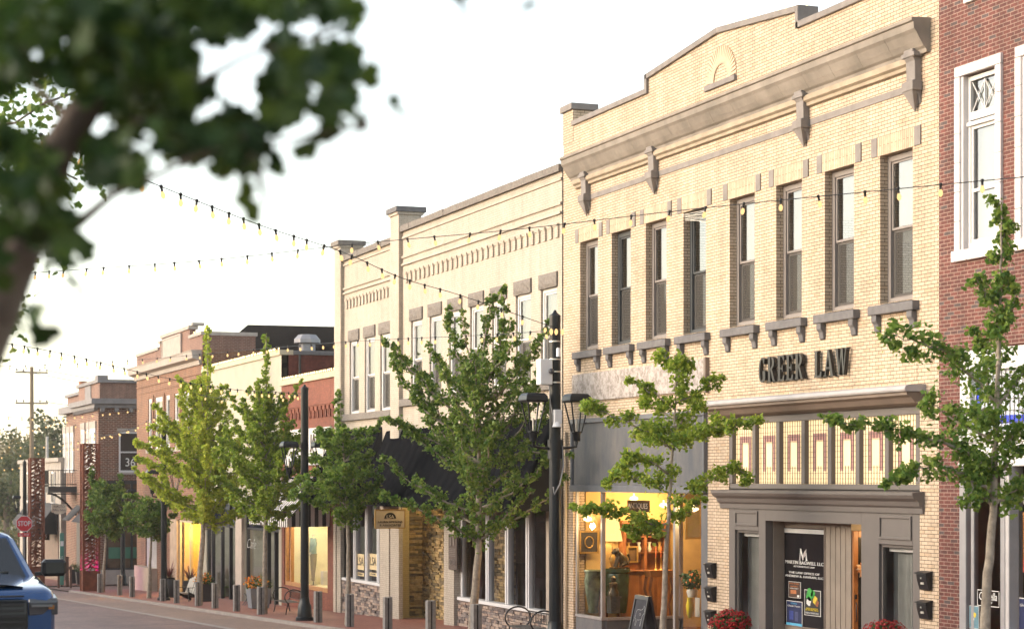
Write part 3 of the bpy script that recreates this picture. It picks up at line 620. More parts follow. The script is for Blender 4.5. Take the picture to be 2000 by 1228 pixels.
def leafball(m, c, r, n, s, rnd, flat=.8):
    for i in range(n):
        d = Vector((rnd.gauss(0, 1), rnd.gauss(0, 1), rnd.gauss(0, 1))).normalized(); p = Vector(c) + Vector((d.x, d.y, d.z * flat)) * r * rnd.uniform(.45, 1)
        u = Vector((rnd.gauss(0, 1), rnd.gauss(0, 1), rnd.gauss(0, 1))).normalized(); v = u.cross(d).normalized(); u = v.cross(d).normalized() * .8 + d * .5
        m.add([p - v * s * .5, p + u * s, p + v * s * .5, p - u * s * .3], [(0, 1, 2, 3)])
M_lf = leafmat('shrub_leaves', (.02, .05, .015), (.04, .09, .02), (.09, .14, .03))
def floral():
    p = at(1352, 1150, 20.7); t = thing('flower_arrangement', 'leafy flower arrangement with orange blooms in the right antique display', 'flowers', p - Vector((0, 0, .2))); r = random.Random(5)
    m = MB(); m.lathe([(.1, -.2), (.14, -.05), (.12, 0)], p, 12); m.build('pot', M_cer, t); m = MB(); leafball(m, p + Vector((0, 0, .22)), .3, 160, .09, r); m.build('foliage', M_lf, t)
    m = MB(); leafball(m, p + Vector((0, 0, .25)), .31, 26, .07, r); m.build('blooms', plain('orange_bloom', (.6, .16, .03), .6), t)
floral()
c1 = at(1362, 1204, 20.4); m = MB(); m.box(20.4, 20.42, c1.y - .12, c1.y + .12, c1.z, c1.z + .45); tag(m.build('price_card', M_cer), 'tall cream card propped beside the yellow vase', 'card')
# ---------------------------------------------------------------- law office front
LZ = 2.45
M_tp = M_taupe
m = MB(); m.prism_y([(20.0, 4.0), (19.8, 4.06), (19.72, 4.16), (19.62, 4.2), (19.62, 4.26), (20.0, 4.262)], 31.5, 39.85); m.build('head_beam', M_tauped, yb)
m = MB(); m.prism_y([(19.998, 4.265), (19.56, 4.265), (19.54, 4.3), (19.57, 4.36), (19.66, 4.39), (19.998, 4.40)], 31.45, 39.9); m.build('awning_housing', plain('pale_grey_awning_roll', (.36, .34, .34), .6, var=.1), yb)
m = MB(); n7 = 7; y0, y1 = LW0, LW1; pw = (y1 - y0 - .16) / n7
m.box(20.02, 20.2, y0, y1, 3.86, 4.0); m.box(20.02, 20.2, y0, y1, 2.45, 2.56)
for i in range(n7 + 1):
    c = y0 + .08 + i * pw; hw = .075; m.box(20.0, 20.22, c - hw, c + hw, 2.563, 3.857)
m.build('transom_frame', M_tp, yb, bevel=.008)
M_sg = plain('lit_cream_stained_glass', (.5, .42, .28), .3, var=.15, scale=2.5, emit=(1, .68, .34), es=.24)
M_sg2 = plain('lit_mauve_stained_glass', (.26, .15, .14), .3, var=.2, scale=9, emit=(.75, .3, .22), es=.08)
M_lead = plain('lead_came', (.06, .05, .045), .5)
for i in range(n7):
    a = y0 + .08 + i * pw + .075; b = a + pw - .15; z0, z1 = 2.56, 3.86; W_, H_ = b - a, z1 - z0
    g = MB(); g.box(20.1, 20.11, a, b, z0, z1); p = g.build('stained_glass_panel', M_sg, yb)
    g = MB()
    for u0, u1 in ((.22, .33), (.67, .78)): g.box(20.092, 20.098, a + u0 * W_, a + u1 * W_, z0 + .2 * H_, z0 + .79 * H_)
    g.box(20.092, 20.098, a + .33 * W_, a + .67 * W_, z0 + .68 * H_, z0 + .79 * H_); g.build('mauve_glass', M_sg2, p)
    g = MB(); lw = .0035
    for u in (.11, .22, .33, .67, .78, .89): g.box(20.08, 20.091, a + u * W_ - lw, a + u * W_ + lw, z0, z1)
    for u in (.44, .56):
        g.box(20.08, 20.091, a + u * W_ - lw, a + u * W_ + lw, z0, z0 + .28 * H_); g.box(20.08, 20.091, a + u * W_ - lw, a + u * W_ + lw, z0 + .68 * H_, z1)
    for k in range(12):
        v = k / 12 if k else .02
        if .28 < v < .66: g.box(20.079, 20.09, a, a + .33 * W_, z0 + v * H_ - lw, z0 + v * H_ + lw); g.box(20.079, 20.09, a + .67 * W_, b, z0 + v * H_ - lw, z0 + v * H_ + lw)
        else: g.box(20.079, 20.09, a, b, z0 + v * H_ - lw, z0 + v * H_ + lw)
    g.build('lead_lines', M_lead, p)
m = MB(); m.box(20.3, 20.32, y0, y1, 2.4, 4.2); m.build('transom_back', M_warmwall, yb)
m = MB(); m.prism_y([(20.2, 2.02), (19.96, 2.02), (19.95, 2.12), (19.9, 2.16), (19.87, 2.24), (19.78, 2.3), (19.74, 2.36), (19.74, 2.41), (20.2, 2.447)], 31.5, 39.75); m.build('entablature', M_tp, yb)
# piers, side windows, recess
Gl = -1.6
RY0, RY1 = 33.75, 37.68
def panel(m, y0, y1, z0, z1, x=19.99, w=.05, d=.02):
    m.box(x - d, x, y0, y1, z0, z0 + w); m.box(x - d, x, y0, y1, z1 - w, z1); m.box(x - d, x, y0, y0 + w, z0 + w, z1 - w); m.box(x - d, x, y1 - w, y1, z0 + w, z1 - w)
for a, b, wa, wb, wt, lab in ((37.68, LW1, 37.98, 39.1, 1.55, 1), (LW0, RY0, 31.9, 33.1, 1.42, 0)):
    m = MB(); m.box(20.0, 20.18, a, wa, Gl, 2.02); m.box(20.0, 20.18, wb, b, Gl, 2.02); m.box(20.0, 20.18, wa, wb, wt, 2.02); m.box(20.0, 20.18, wa, wb, Gl, -.75)
    panel(m, wa + .03, wb - .03, wt + .1, 1.97); panel(m, wa + .05, wb - .05, Gl + .3, -.85); m.build('timber_front', M_tp, yb, bevel=.006)
    m = MB(); frame(m, wa + .002, wb - .002, -.748, wt - .002, 20.06, 20.14, .05); w = m.build('window', M_tp, yb)
    g = MB(); g.add([(20.1, wa, -.75), (20.1, wa, wt), (20.1, wb, wt), (20.1, wb, -.75)], [(0, 1, 2, 3)]); g.build('pane', M_sglass, w, fixn=False)
    g = MB(); rr = random.Random(3 + lab); n_ = 26; vs = []
    for k in range(n_ + 1):
        yv = wa + (wb - wa) * k / n_; xx = 20.35 + .04 * math.sin(k * 1.9) + rr.uniform(-.01, .01); vs += [(xx, yv, -.75), (xx, yv, wt)]
    g.add(vs, [(2 * k, 2 * k + 1, 2 * k + 3, 2 * k + 2) for k in range(n_)], True); g.build('curtain', plain('reflection_grey_curtain', (.26, .27, .26), .9), w)  # curtain grey lightened to stand in for the reflection in the glass
    g = MB(); g.box(20.2, 20.26, wa + .05, wb - .05, wt - .14, wt - .02); g.build('blind_roll', plain('pale_blind_roll', (.5, .5, .5), .6), w)
m = MB(); m.box(20.0, 20.18, RY0, RY1, 1.78, 2.02); m.build('recess_header', M_tp, yb)
m = MB(); m.box(20.18, 23.0, RY0 - .5, RY1 + .3, 1.8, 1.88); m.build('recess_ceiling', plain('warm_taupe', (.3, .24, .17), .6), yb)
BX = 20.45
yA, yB = YF(1531, BX), YF(1612, BX); zt = ZF(1570, 1028, BX)
M_tpw = plain('warm_taupe_panel', (.25, .205, .165), .55)
m = MB(); m.box(20.18, BX, RY1 - .02, RY1 + .1, Gl, 1.8)   # left cheek
m.box(BX, BX + .15, yA, RY1 + .1, Gl, 1.8); m.box(BX, BX + .15, yB, yA, zt, 1.8); m.box(BX, BX + .15, yB, yA, Gl, ZF(1570, 1226, BX))
yD = YF(1662, BX); m.box(BX, BX + .15, yD, yB, Gl, 1.8)
for k in range(5): yy = yB + (yD - yB) * k / 5; m.box(BX - .012, BX, yy - .008, yy + .008, Gl, 1.7)
m.build('recess_panelling', M_tpw, yb, bevel=.004); m = MB(); m.box(BX + .15, 22.4, yD, yD + .12, Gl, 1.8)
m.build('door_cheek', M_tpw, yb)
m = MB(); m.box(20.18, 22.4, RY0 - .12, RY0, Gl, 1.8)
m.build('door_cheek', M_tpw, yb, bevel=.004)
m = MB(); m.box(22.3, 22.4, RY0, yD, Gl, 1.8); m.build('lobby_wall', M_warmwall, yb)
# door-side window carrying the law firm's name
sgn = thing('window_sign', 'dark law-office window panel with white MARTIN BAGWELL lettering and a feather emblem', 'sign', (BX, (yA + yB) / 2, 0))
m = MB(); m.box(BX, BX + .03, yB, yA, ZF(1570, 1226, BX), zt); m.build('dark_panel', plain('black_window_film', (.012, .01, .012), .15), sgn)
m = MB(); frame(m, yB, yA, ZF(1570, 1226, BX), zt, BX - .02, BX - .001, .03); m.build('frame', M_tauped, sgn)
m = MB(); m.box(BX - .012, BX - .001, yB + .04, yA - .04, zt - .14, zt - .05); m.build('blind_rail', plain('pale_blind_roll', (.5, .5, .5), .6), sgn)
M_wl = plain('white_vinyl_letter', (.7, .69, .66), .5)
yc = (yA + yB) / 2; wd = (yA - yB) * .92
def tz(py): return ZF(1570, py, BX)
text('lettering', 'MARTIN BAGWELL LLC', M_wl, sgn, yc, tz(1099), .10, x=BX - .005, width=wd)
text('lettering', 'ATTORNEYS AT LAW', M_wl, sgn, yc, tz(1106.5), .05, x=BX - .005, width=wd * .55)
text('lettering', 'THE LAW OFFICE OF', M_wl, sgn, yc, tz(1119), .065, x=BX - .005, width=wd * .8)
text('lettering', 'ANDREW R. HAVRAN, LLC', M_wl, sgn, yc, tz(1126), .065, x=BX - .005, width=wd)
m = MB(); e0 = yc + .22; zb_, zh = tz(1094), tz(1071) - tz(1094)
def EP(*p): m.prism_x([(e0 - a * .36, zb_ + b * zh) for a, b in p], BX - .008, BX - .0005)
EP((0, 0), (.22, 0), (.22, .03), (0, .03)); EP((.08, .03), (.14, .03), (.22, .97), (.17, .97)); EP((.14, 1), (.26, 1), (.55, .12), (.46, 0)); EP((.8, .7), (.88, .7), (.98, .03), (.84, .03)); EP((.76, 0), (1.06, 0), (1.06, .03), (.76, .03)); m.build('emblem', M_wl, sgn)
m = MB(); fe = [(.48, .12), (.52, .42), (.64, .7), (.92, 1.0), (.9, .72), (.76, .38), (.54, .14)]
m.prism_x([(e0 - a * .36, zb_ + b * zh) for a, b in fe], BX - .014, BX - .009); m.build('feather', plain('grey_feather', (.35, .31, .3), .5), sgn)
def poster(px0, px1, py0, py1, x, label, bg, lines, parent=None, fr=(.6, .58, .55)):
    a, b = at(px0, py0, x), at(px1, py1, x); t = thing('poster', label, 'poster', ((a + b) / 2)); w, h = a.y - b.y, a.z - b.z
    m = MB(); m.box(x, x + .006, b.y, a.y, b.z, a.z); m.build('border', plain('poster_border_%d' % int(fr[0] * 10 + fr[2] * 100), fr, .6), t)
    m = MB(); m.box(x - .004, x + .001, b.y + .03 * w, a.y - .03 * w, b.z + .025 * h, a.z - .025 * h); m.build('artwork', bg, t)
    for s, v, k, c in lines:
        if s[0] == '#':                        # simple shape patches
            u0, u1, v0, v1 = k; m = MB(); m.box(x - .007, x - .0045, a.y - u1 * w, a.y - u0 * w, b.z + v0 * h, b.z + v1 * h); m.build('print_patch', c, t)
        elif s[0] == '@':
            u, vv, r = k; m = MB(); m.prism_x([(a.y - (u + r * math.cos(q * math.pi / 6) * (1 + .25 * math.sin(q * 2.1))) * w, b.z + vv * h + r * w * math.sin(q * math.pi / 6)) for q in range(12)], x - .009, x - .0075); m.build('print_patch', c, t)
        else: text('lettering', s, c, t, (a.y + b.y) / 2, b.z + v * h, h * .1, x=x - .012, width=w * k, ext=.002)
    return t
C = lambda n, c: plain('print_' + n, c, .6, var=.2, scale=20)
P_or, P_bl, P_gr, P_ye, P_wh, P_na = C('orange', (.45, .16, .06)), C('blue', (.03, .05, .22)), C('green', (.04, .3, .05)), C('yellow', (.6, .45, .04)), C('white', (.6, .6, .58)), C('navy', (.012, .018, .07))
PX = BX - .012
poster(1540, 1564, 1134, 1168, PX, 'small brown framed notice on the dark law-office window', C('brown', (.06, .03, .02)), [('NOTICE OF EVENT', .88, .8, P_or), ('MAIN STREET', .7, .6, P_or), ('OPEN DAILY', .58, .7, P_wh), ('#', 0, (.2, .65, .25, .48), P_or), ('#', 0, (.72, .9, .06, .2), P_wh)])
poster(1536, 1567, 1171, 1224, PX, 'blue Ghost Tours poster of a night town on the law-office window', P_na, [('Ghost Tours', .8, .8, P_wh), ('EXPERIENCE', .9, .4, C('lightblue', (.1, .3, .5))), ('#', 0, (.2, .45, .25, .6), P_bl), ('#', 0, (.55, .75, .2, .58), C('dim', (.05, .06, .14))), ('#', 0, (.0, 1, .0, .12), C('sky_blue', (.1, .4, .62)))])
poster(1571, 1603, 1150, 1204, PX, 'black poster with a green top and yellow picture on the law-office window', C('black', (.02, .02, .02)), [('@', 0, (.35, .82, .2), P_gr), ('@', 0, (.55, .85, .12), P_gr), ('@', 0, (.68, .62, .13), P_ye), ('@', 0, (.3, .55, .14), P_wh), ('@', 0, (.8, .5, .1), C('brick', (.3, .1, .04))), ('THEATRE PRODUCTION', .27, .7, P_ye), ('LIVE ON STAGE THIS FALL', .22, .8, P_ye), ('TICKETS AT THE BOX OFFICE', .1, .8, P_wh)])
# wooden lobby door with its wreath
DY = yD - .004; dx0 = XA(1664, DY); dx1 = dx0 + .95; wD = dx0 * SN + DY * CS; dz = HC + (935 - 1036) * wD / FOC
dr = thing('wooden_door', 'warm orange wooden door with dark glass lit in the law-office lobby', 'door', ((dx0 + dx1) / 2, DY, -1.2))
M_odoor = plain('orange_stained_wood', (.36, .14, .04), .4, var=.2, scale=6)
m = MB()
for q in ((dx0, dx0 + .11, -1.2, dz), (dx1 - .11, dx1, -1.2, dz), (dx0 + .11, dx1 - .11, dz - .13, dz), (dx0 + .11, dx1 - .11, -1.2, -.85)): m.box(q[0], q[1], DY - .06, DY - .01, q[2], q[3])
m.build('door_frame', M_odoor, dr, bevel=.008)
m = MB(); m.box(dx0 + .11, dx1 - .11, DY - .035, DY - .012, -.85, dz - .13); m.build('door_glass', plain('dark_door_glass', (.02, .02, .02), .1), dr)
hp = Vector((dx0 + .05, DY - .07, HC + (935 - 1195) * wD / FOC)); m = MB(); m.tube([hp + Vector((0, .0, .2)), hp + Vector((-.02, -.07, .15)), hp + Vector((-.04, -.08, 0)), hp + Vector((-.02, -.07, -.14)), hp + Vector((0, .0, -.18))], .011, 8); m.box(hp.x - .02, hp.x + .02, hp.y - .02, hp.y + .02, hp.z + .27, hp.z + .36); m.build('handle', M_black, dr)
wr = Vector((dx0 + .2, DY - .12, HC + (935 - 1108) * wD / FOC)); wt_ = MB(); r_ = random.Random(9)
for k_ in range(60):
    a = r_.uniform(0, 6.28); d = Vector((math.cos(a), -.3 * r_.random(), math.sin(a))); s_ = r_.uniform(.1, .25); pv = Vector((-d.z, 0, d.x)) * .03; wt_.add([wr, wr + d * s_ * .6 + pv, wr + d * s_, wr + d * s_ * .6 - pv], [(0, 1, 2, 3)])
tag(wt_.build('wreath', leafmat('dried_petals', (.5, .12, .04), (.7, .4, .2), (.75, .6, .45), .2), fixn=False), 'pale orange dried-flower wreath on the wooden lobby door', 'wreath')
dl = thing('recessed_lamp', 'small warm lamp lighting the law-office entry ceiling', 'lamp', (21.2, 34.05, 1.78)); m = MB(); m.lathe([(.07, -.02), (.07, .0)], (21.2, 34.05, 1.78), 12); m.build('lens', M_tube, dl); point((21.2, 34.05, 1.55), 14, parent=dl, r=.08)
# mailboxes
def mailbox():
    t = thing('wall_mailbox', 'x', 'mailbox', (0, 0, 0), 'black mailboxes on the brick piers')
    m = MB(); m.prism_y([(0, 0), (-.07, 0), (-.13, .2), (-.14, .3), (-.02, .33), (0, .33)], -.17, .17); m.build('box', M_black, t, bevel=.012)
    m = MB(); m.prism_y([(0, .345), (-.02, .345), (-.16, .31), (-.16, .29), (-.145, .285), (0, .332)], -.185, .185); m.build('lid', M_black, t)
    m = MB(); m.box(-.118, -.1, -.05, .05, .1, .14); m.lathe([(.014, 0), (.014, .03)], (-.14, 0, .2), 8); m.build('label_plate', plain('pale_label', (.4, .38, .33), .4), t)
    return t
mb0 = mailbox()
WL['mb'] = 0
for i, (px, py, lab) in enumerate(((1389, 1128, 'topmost of the three black mailboxes between antique shop and law office'), (1389, 1174, 'middle of the three black mailboxes between antique shop and law office'), (1389, 1220, 'lowest of the three black mailboxes, just above the red mums'), (1807, 1151, 'upper black mailbox on the yellow pier right of the law office'), (1807, 1208, 'lower black mailbox on the yellow pier right of the law office'))):
    o = mb0 if i == 0 else copy_tree(mb0); place(o, (19.998, YF(px, 19.95), ZF(px, py, 19.95)), 0, lab)
# chalkboard A-frame
def aboard():
    x = 19.0; a, b = at(1226, 1158, x), at(1288, 1158, x); z = a.z; g = gs(x, a.y); t = thing('chalkboard_sign', 'black A-frame chalkboard with a chalk drawing of a cow standing by the antique shop', 'sign', (x, (a.y + b.y) / 2, g)); WL[t.name] = Vector((x, (a.y + b.y) / 2, g))
    c = Vector((x, (a.y + b.y) / 2, 0)); hw = .37
    ax = (Vector((.9, .0, 0)).normalized(), Vector((0, 1, 0)), Vector((0, 0, 1)))
    for s, nm in ((-1, 'front_board'), (1, 'rear_board')):
        m = MB(); L = z - g
        def q(u, v, d): return Vector((c.x + s * (.28 * (1 - v) + .0) + d, c.y + u * hw, g + v * L))
        for u0, u1, v0, v1 in ((-1, -.86, 0, 1), (.86, 1, 0, 1), (-.86, .86, .93, 1), (-.86, .86, .12, .2)):
            m.add([q(u0, v0, 0), q(u1, v0, 0), q(u1, v1, 0), q(u0, v1, 0), q(u0, v0, s * .04), q(u1, v0, s * .04), q(u1, v1, s * .04), q(u0, v1, s * .04)], [(0, 1, 2, 3), (4, 5, 6, 7), (0, 1, 5, 4), (1, 2, 6, 5), (2, 3, 7, 6), (3, 0, 4, 7)])
        m.build(nm, plain('black_board_frame', (.03, .028, .03), .4), t)
        m = MB(); m.add([q(-.86, .2, s * .01), q(.86, .2, s * .01), q(.86, .93, s * .01), q(-.86, .93, s * .01)], [(0, 1, 2, 3)]); m.build('slate', plain('chalkboard_slate', (.035, .035, .045), .8, var=.4, scale=5), t, fixn=False)
        if s < 0:
            m = MB(); cow = [(-.55, .66), (-.45, .74), (-.3, .76), (.1, .75), (.4, .77), (.5, .83), (.62, .8), (.7, .72), (.6, .68), (.5, .68), (.45, .6), (.42, .48), (.36, .48), (.36, .6), (.1, .58), (-.2, .58), (-.3, .48), (-.38, .48), (-.38, .6), (-.5, .6), (-.55, .66), (-.66, .55)]
            m.tube([q(-u, v, -.008) for u, v in cow], .005, 4, False); m.tube([q(-.1 + .1 * math.cos(k), .68 + .02 * math.sin(k), -.008) for k in range(7)], .004, 4, False); m.build('chalk_drawing', M_wl, t)
aboard()
# utility conduit between cream and yellow, on the yellow wall
m = MB(); m.tube([(19.95, 48.75, -1.4), (19.95, 48.75, 3.9)], .04, 8); m.build('downpipe', plain('beige_pipe', (.35, .29, .22), .6), yb)
# ================================================================ RED BRICK BUILDING (right edge)
rbd = thing('brick_building', 'dark red brick building with white terracotta window surrounds and a blue-tiled shop transom', 'building', (20, 26, -.9))
Rw = [(29.2, 30.28), (27.35, 28.45), (25.5, 26.6)]
SY1 = 30.33
wall('wall', 22.5, 31.017, -2, 13.0, [(a, b, 6.72, 9.8) for a, b in Rw] + [(22.6, SY1, -2, 4.93)], M_rb, rbd, x=19.995, depth=.3)
shell(rbd, 22.5, 31.017, -2, 13.0, M_rb, x0=20.3, floor=5.0)
m = MB(); m.box(19.94, 20.1, 22.5, 31.015, 4.95, 5.16); m.build('brick_ledge', M_rb, rbd)
for c in (29.85, 28.25, 26.65, 25.0): m = MB(); m.box(19.93, 20.1, c - .3, c + .3, 11.06, 11.7); m.box(19.9, 20.1, c - .33, c + .33, 11.7, 11.82); m.build('terracotta_block', M_terra, rbd, bevel=.01)
for a, b in Rw:
    m = MB(); T = .17
    z = 6.72
    while z < 9.8:
        z2 = min(z + .52, 9.8)
        for c, d in ((a - T, a), (b, b + T)): m.box(19.94, 20.1, c, d, z, z2 - .006)
        z = z2
    for k in range(4): w_ = (b - a + 2 * T) / 4; m.box(19.94, 20.1, a - T + k * w_, a - T + (k + 1) * w_ - .006, 9.803, 9.98)
    for k in range(3): w_ = (b - a + 2 * T + .1) / 3; m.box(19.9, 20.25, a - T - .05 + k * w_, a - T - .05 + (k + 1) * w_ - .006, 6.52, 6.715)
    m.box(19.98, 20.12, a - .01, a + .06, 6.72, 9.8); m.box(19.98, 20.12, b - .06, b + .01, 6.72, 9.8)
    w = None
    fm = MB(); frame(fm, a + .06, b - .06, 6.75, 9.78, 20.08, 20.2, .08); fm.box(20.06, 20.2, a + .14, b - .14, 9.0, 9.14); fm.box(20.04, 20.2, a + .06, b - .06, 8.9, 8.97)
    frame(fm, a + .14, b - .14, 6.83, 8.9, 20.1, 20.16, .06); fm.box(20.1, 20.18, a + .2, b - .2, 7.73, 7.79)
    ya, yb2, za, zb2 = a + .16, b - .16, 9.15, 9.68; n = 3
    for k in range(2):
        u0, u1 = ya + (yb2 - ya) * k / 2, ya + (yb2 - ya) * (k + 1) / 2
        fm.bar((20.11, u0, za), (20.11, u1, zb2), .02); fm.bar((20.115, u1, za), (20.115, u0, zb2), .02)
    fm.box(20.1, 20.13, (ya + yb2) / 2 - .012, (ya + yb2) / 2 + .012, za, zb2)
    w = fm.build('window', M_white, rbd, bevel=.004); m.build('terracotta_surround', M_terra, w, bevel=.008)
    for z0, z1 in ((6.89, 7.73), (7.79, 8.84), (9.14, 9.7)):
        g = MB(); g.add([(20.14, a + .14, z0), (20.14, a + .14, z1), (20.14, b - .14, z1), (20.14, b - .14, z0)], [(0, 1, 2, 3)]); g.build('pane', M_glass, w, fixn=False)
    g = MB(); g.box(20.3, 20.31, a, b, 6.8, 9.7); g.build('curtain', plain('pale_curtain', (.6, .62, .55), .9, var=.05), w)
# storefront
def zR(py, px=1912): return ZF(px, py, 20)
m = MB(); m.box(19.98, 20.2, 22.6, SY1, 4.62, 4.93); m.box(19.95, 20.2, 22.6, SY1 + .0, 4.55, 4.62); m.box(19.98, 20.2, SY1 - .32, SY1, 3.5, 4.55); m.box(19.96, 20.2, 22.6, SY1, 3.3, 3.5); m.box(19.99, 20.2, 22.6, SY1, 2.95, 3.3); m.box(19.94, 20.2, 22.6, SY1, 2.88, 2.95); m.build('white_shop_frame', M_white, rbd, bevel=.01)
m = MB(); m.box(20.08, 20.1, 22.6, SY1 - .32, 3.5, 4.55); tp_ = m.build('prism_glass_transom', plain('milky_prism_glass', (.55, .6, .68), .15, var=.08, scale=8), rbd)
m = MB(); m.box(20.07, 20.078, 22.7, SY1 - .4, 3.62, 3.76); m.box(20.07, 20.078, SY1 - .52, SY1 - .4, 3.765, 4.5); m.build('blue_tiles', plain('cobalt_blue_glass', (.02, .05, .5), .2, var=.3, scale=15), tp_)
m = MB()
y = SY1 - .4
while y > 24: m.box(20.058, 20.069, y - .006, y + .006, 3.5, 4.55); y -= .125
for k in range(1, 6): m.box(20.059, 20.068, 24, SY1 - .32, 3.5 + k * .2 - .005 - .06, 3.5 + k * .2 + .005 - .06)
m.build('lead_lines', M_lead, tp_)
M_gr = plain('grey_shop_frame', (.3, .29, .3), .45, metal=.3)
m = MB(); m.box(19.97, 20.15, YF(1889), SY1, -2, 2.88); m.box(20.02, 20.12, YF(1900), YF(1894), -2, 2.88); m.box(19.9, 20.15, YF(1972), YF(1963), -2, 2.88); m.box(20.02, 20.1, YF(1963), YF(1900), -2, -.6); m.build('shop_window_frame', M_gr, rbd, bevel=.008)
m = MB(); m.box(19.86, 20.15, YF(1984), YF(1963, 19.86), -2, 2.88); m.build('white_post', plain('light_grey_post', (.42, .4, .4), .5), rbd, bevel=.01)
m = MB(); m.add([(20.06, 22.6, -2), (20.06, 22.6, 2.88), (20.06, YF(1894), 2.88), (20.06, YF(1894), -2)], [(0, 1, 2, 3)]); m.build('display_glass', M_sglass, rbd, fixn=False)
m = MB(); m.box(20.3, 24, 22.8, 30.8, 2.9, 3.0); m.box(23.9, 24, 22.8, 30.8, -2, 2.9); m.box(20.3, 23.9, 30.4, 30.5, -2, 2.9); m.box(20.1, 23.9, 22.8, 30.8, -1.2, -1.1); m.build('shop_wall', plain('dim_shop_wall', (.2, .15, .11), .9, var=.3), rbd)
ds = thing('clothes_display', 'orange and red dresses hung behind the right shop window', 'clothes', at(1992, 1060, 20.8)); r_ = random.Random(2)
for k in range(3):
    p = at(1990 + k * 16, 1010, 20.9); m = MB(); m.lathe([(.03, .12), (.12, .05), (.15, -.1), (.13, -.3), (.25, -.9), (.28, -.95)], p, 14, sy=.8); m.build('dress', plain('orange_dress_%d' % k, ((.6, .12, .02), (.5, .2, .05), (.4, .05, .03))[k], .8, var=.3), ds)
    m = MB(); m.sphere(p + Vector((0, 0, .3)), .09, 10, 8); m.build('mannequin_head', M_cer, ds)
m = MB(); q = at(1962, 1130, 21.2); m.lathe([(.05, .4), (.2, .1), (.3, -.5)], q, 12); tag(m.build('red_dress', plain('dark_orange_cloth', (.4, .09, .03), .8)), 'dark red dress on a stand beside the grey post in the right shop', 'dress')
# round-cornered name sticker
a = at(1908, 1150, 20.04); b = at(1951, 1186, 20.04); t = thing('window_decal', 'white outlined Ca Bella name on the shop glass behind the right tree trunk', 'sign', (a + b) / 2)
m = MB(); w_ = .012
for q in ((b.y, a.y, a.z - w_, a.z), (b.y, a.y, b.z, b.z + w_), (a.y - w_, a.y, b.z, a.z), (b.y, b.y + w_, b.z, a.z)): m.box(20.045, 20.05, *q)
m.build('outline', M_wl, t); text('lettering', 'Ca Bella', M_wl, t, (a.y + b.y) / 2, (a.z + b.z) / 2 + .03, .2, x=20.04, width=(a.y - b.y) * .8, shear=.2)
text('lettering', 'BOUTIQUE', M_wl, t, (a.y + b.y) / 2, b.z + .07, .05, x=20.04, width=(a.y - b.y) * .4)
poster(1893, 1912, 1181, 1228, 20.03, 'teal poster in the lower left corner of the right shop window', C('teal', (.1, .2, .25)), [('@', 0, (.6, .6, .15), P_ye), ('@', 0, (.4, .4, .15), P_wh)])
poster(1990, 2012, 1166, 1240, 20.03, 'navy event poster at the right edge of the shop window', P_na, [('Ghost', .8, .7, P_wh), ('#', 0, (0, 1, 0, .12), C('sky_blue', (.1, .4, .62)))])
# ================================================================ CREAM PAINTED BRICK BUILDING
cb = thing('brick_building', 'cream painted two-storey brick building with grey rock-faced lintels and black awnings', 'building', (20, 60, -2))
CW = [(49.5, 50.68), (51.43, 52.62), (53.36, 54.56), (55.3, 56.48), (57.25, 58.43), (59.17, 60.35), (61.1, 62.28)]
CL = [(64.47, 65.75), (66.38, 67.63), (68.35, 69.55)]
SFL, SFR, ENT = (65.25, 70.75), (50.05, 57.4), (58.43, 64.1)
hs_ = [(a, b, 5.3, 7.82) for a, b in CW] + [(a, b, 5.0, 7.62) for a, b in CL] + [(SFL[0], SFL[1], -3, 3.6), (SFR[0], SFR[1], -3, 3.6), (ENT[0], ENT[1], -3, 3.6)]
wall('wall', 49.13, 71.1, -3.2, 10.75, hs_, M_cb, cb, depth=.3)
m = MB(); m.prism_x([(49.13, 10.753), (63.2, 10.753), (63.2, 10.85), (49.13, 10.85)], 20, 20.3); m.build('parapet', M_cb, cb)
shell(cb, 49.13, 71.1, -3.2, 10.75, M_cb, x0=20.3, floor=4.4)
for a, b, z in ((49.13, 63.2, 10.85), (64.12, 70.28, 10.6)):
    m = MB(); y = a; r_ = random.Random(int(a))
    while y < b - .1:
        y2 = min(b, y + r_.uniform(.5, .7)); m.box(19.9 - r_.uniform(0, .02), 20.4, y, y2 - .008, z, z + .2 + r_.uniform(-.006, .006)); y = y2
    m.build('coping', M_rock, cb)
for a, b, z in ((63.18, 64.14, 11.45), (70.26, 71.12, 11.12)):
    m = MB(); m.box(19.86, 20.0, a, b, -3.2 if b < 70 else -3.2, z); m.box(20.002, 20.65, a, b, 10.76, z); m.build('pilaster', M_cb, cb)
    m = MB(); m.box(19.8, 20.72, a - .05, b + .05, z, z + .08); m.build('pilaster_neck', M_cb, cb)
    m = MB(); m.box(19.74, 20.8, a - .1, b + .1, z + .083, z + .26); m.build('pilaster_cap', M_rock if b > 70 else M_dstone, cb, bevel=.01)
for (a, b, zs, zd, nn) in ((49.13, 63.17, (10.62, 9.97, 9.72), 9.12, 30), (64.15, 70.25, (10.42, 9.55, 9.38), 8.83, 14)):
    m = MB()
    for k_, z in enumerate(zs): m.box(19.955 - .01 * k_, 20.05, a, b, z, z + .07)
    m.build('string_course', M_cb, cb)
    m = MB(); st = (b - a - .3) / nn
    for k in range(nn): y = a + .2 + k * st; m.box(19.95, 20.05, y, y + st * .45, zd, zd + .3); m.box(19.93, 20.05, y, y + st * .75, zd + .3, zd + .37)
    m.build('dentil_course', M_cb, cb)
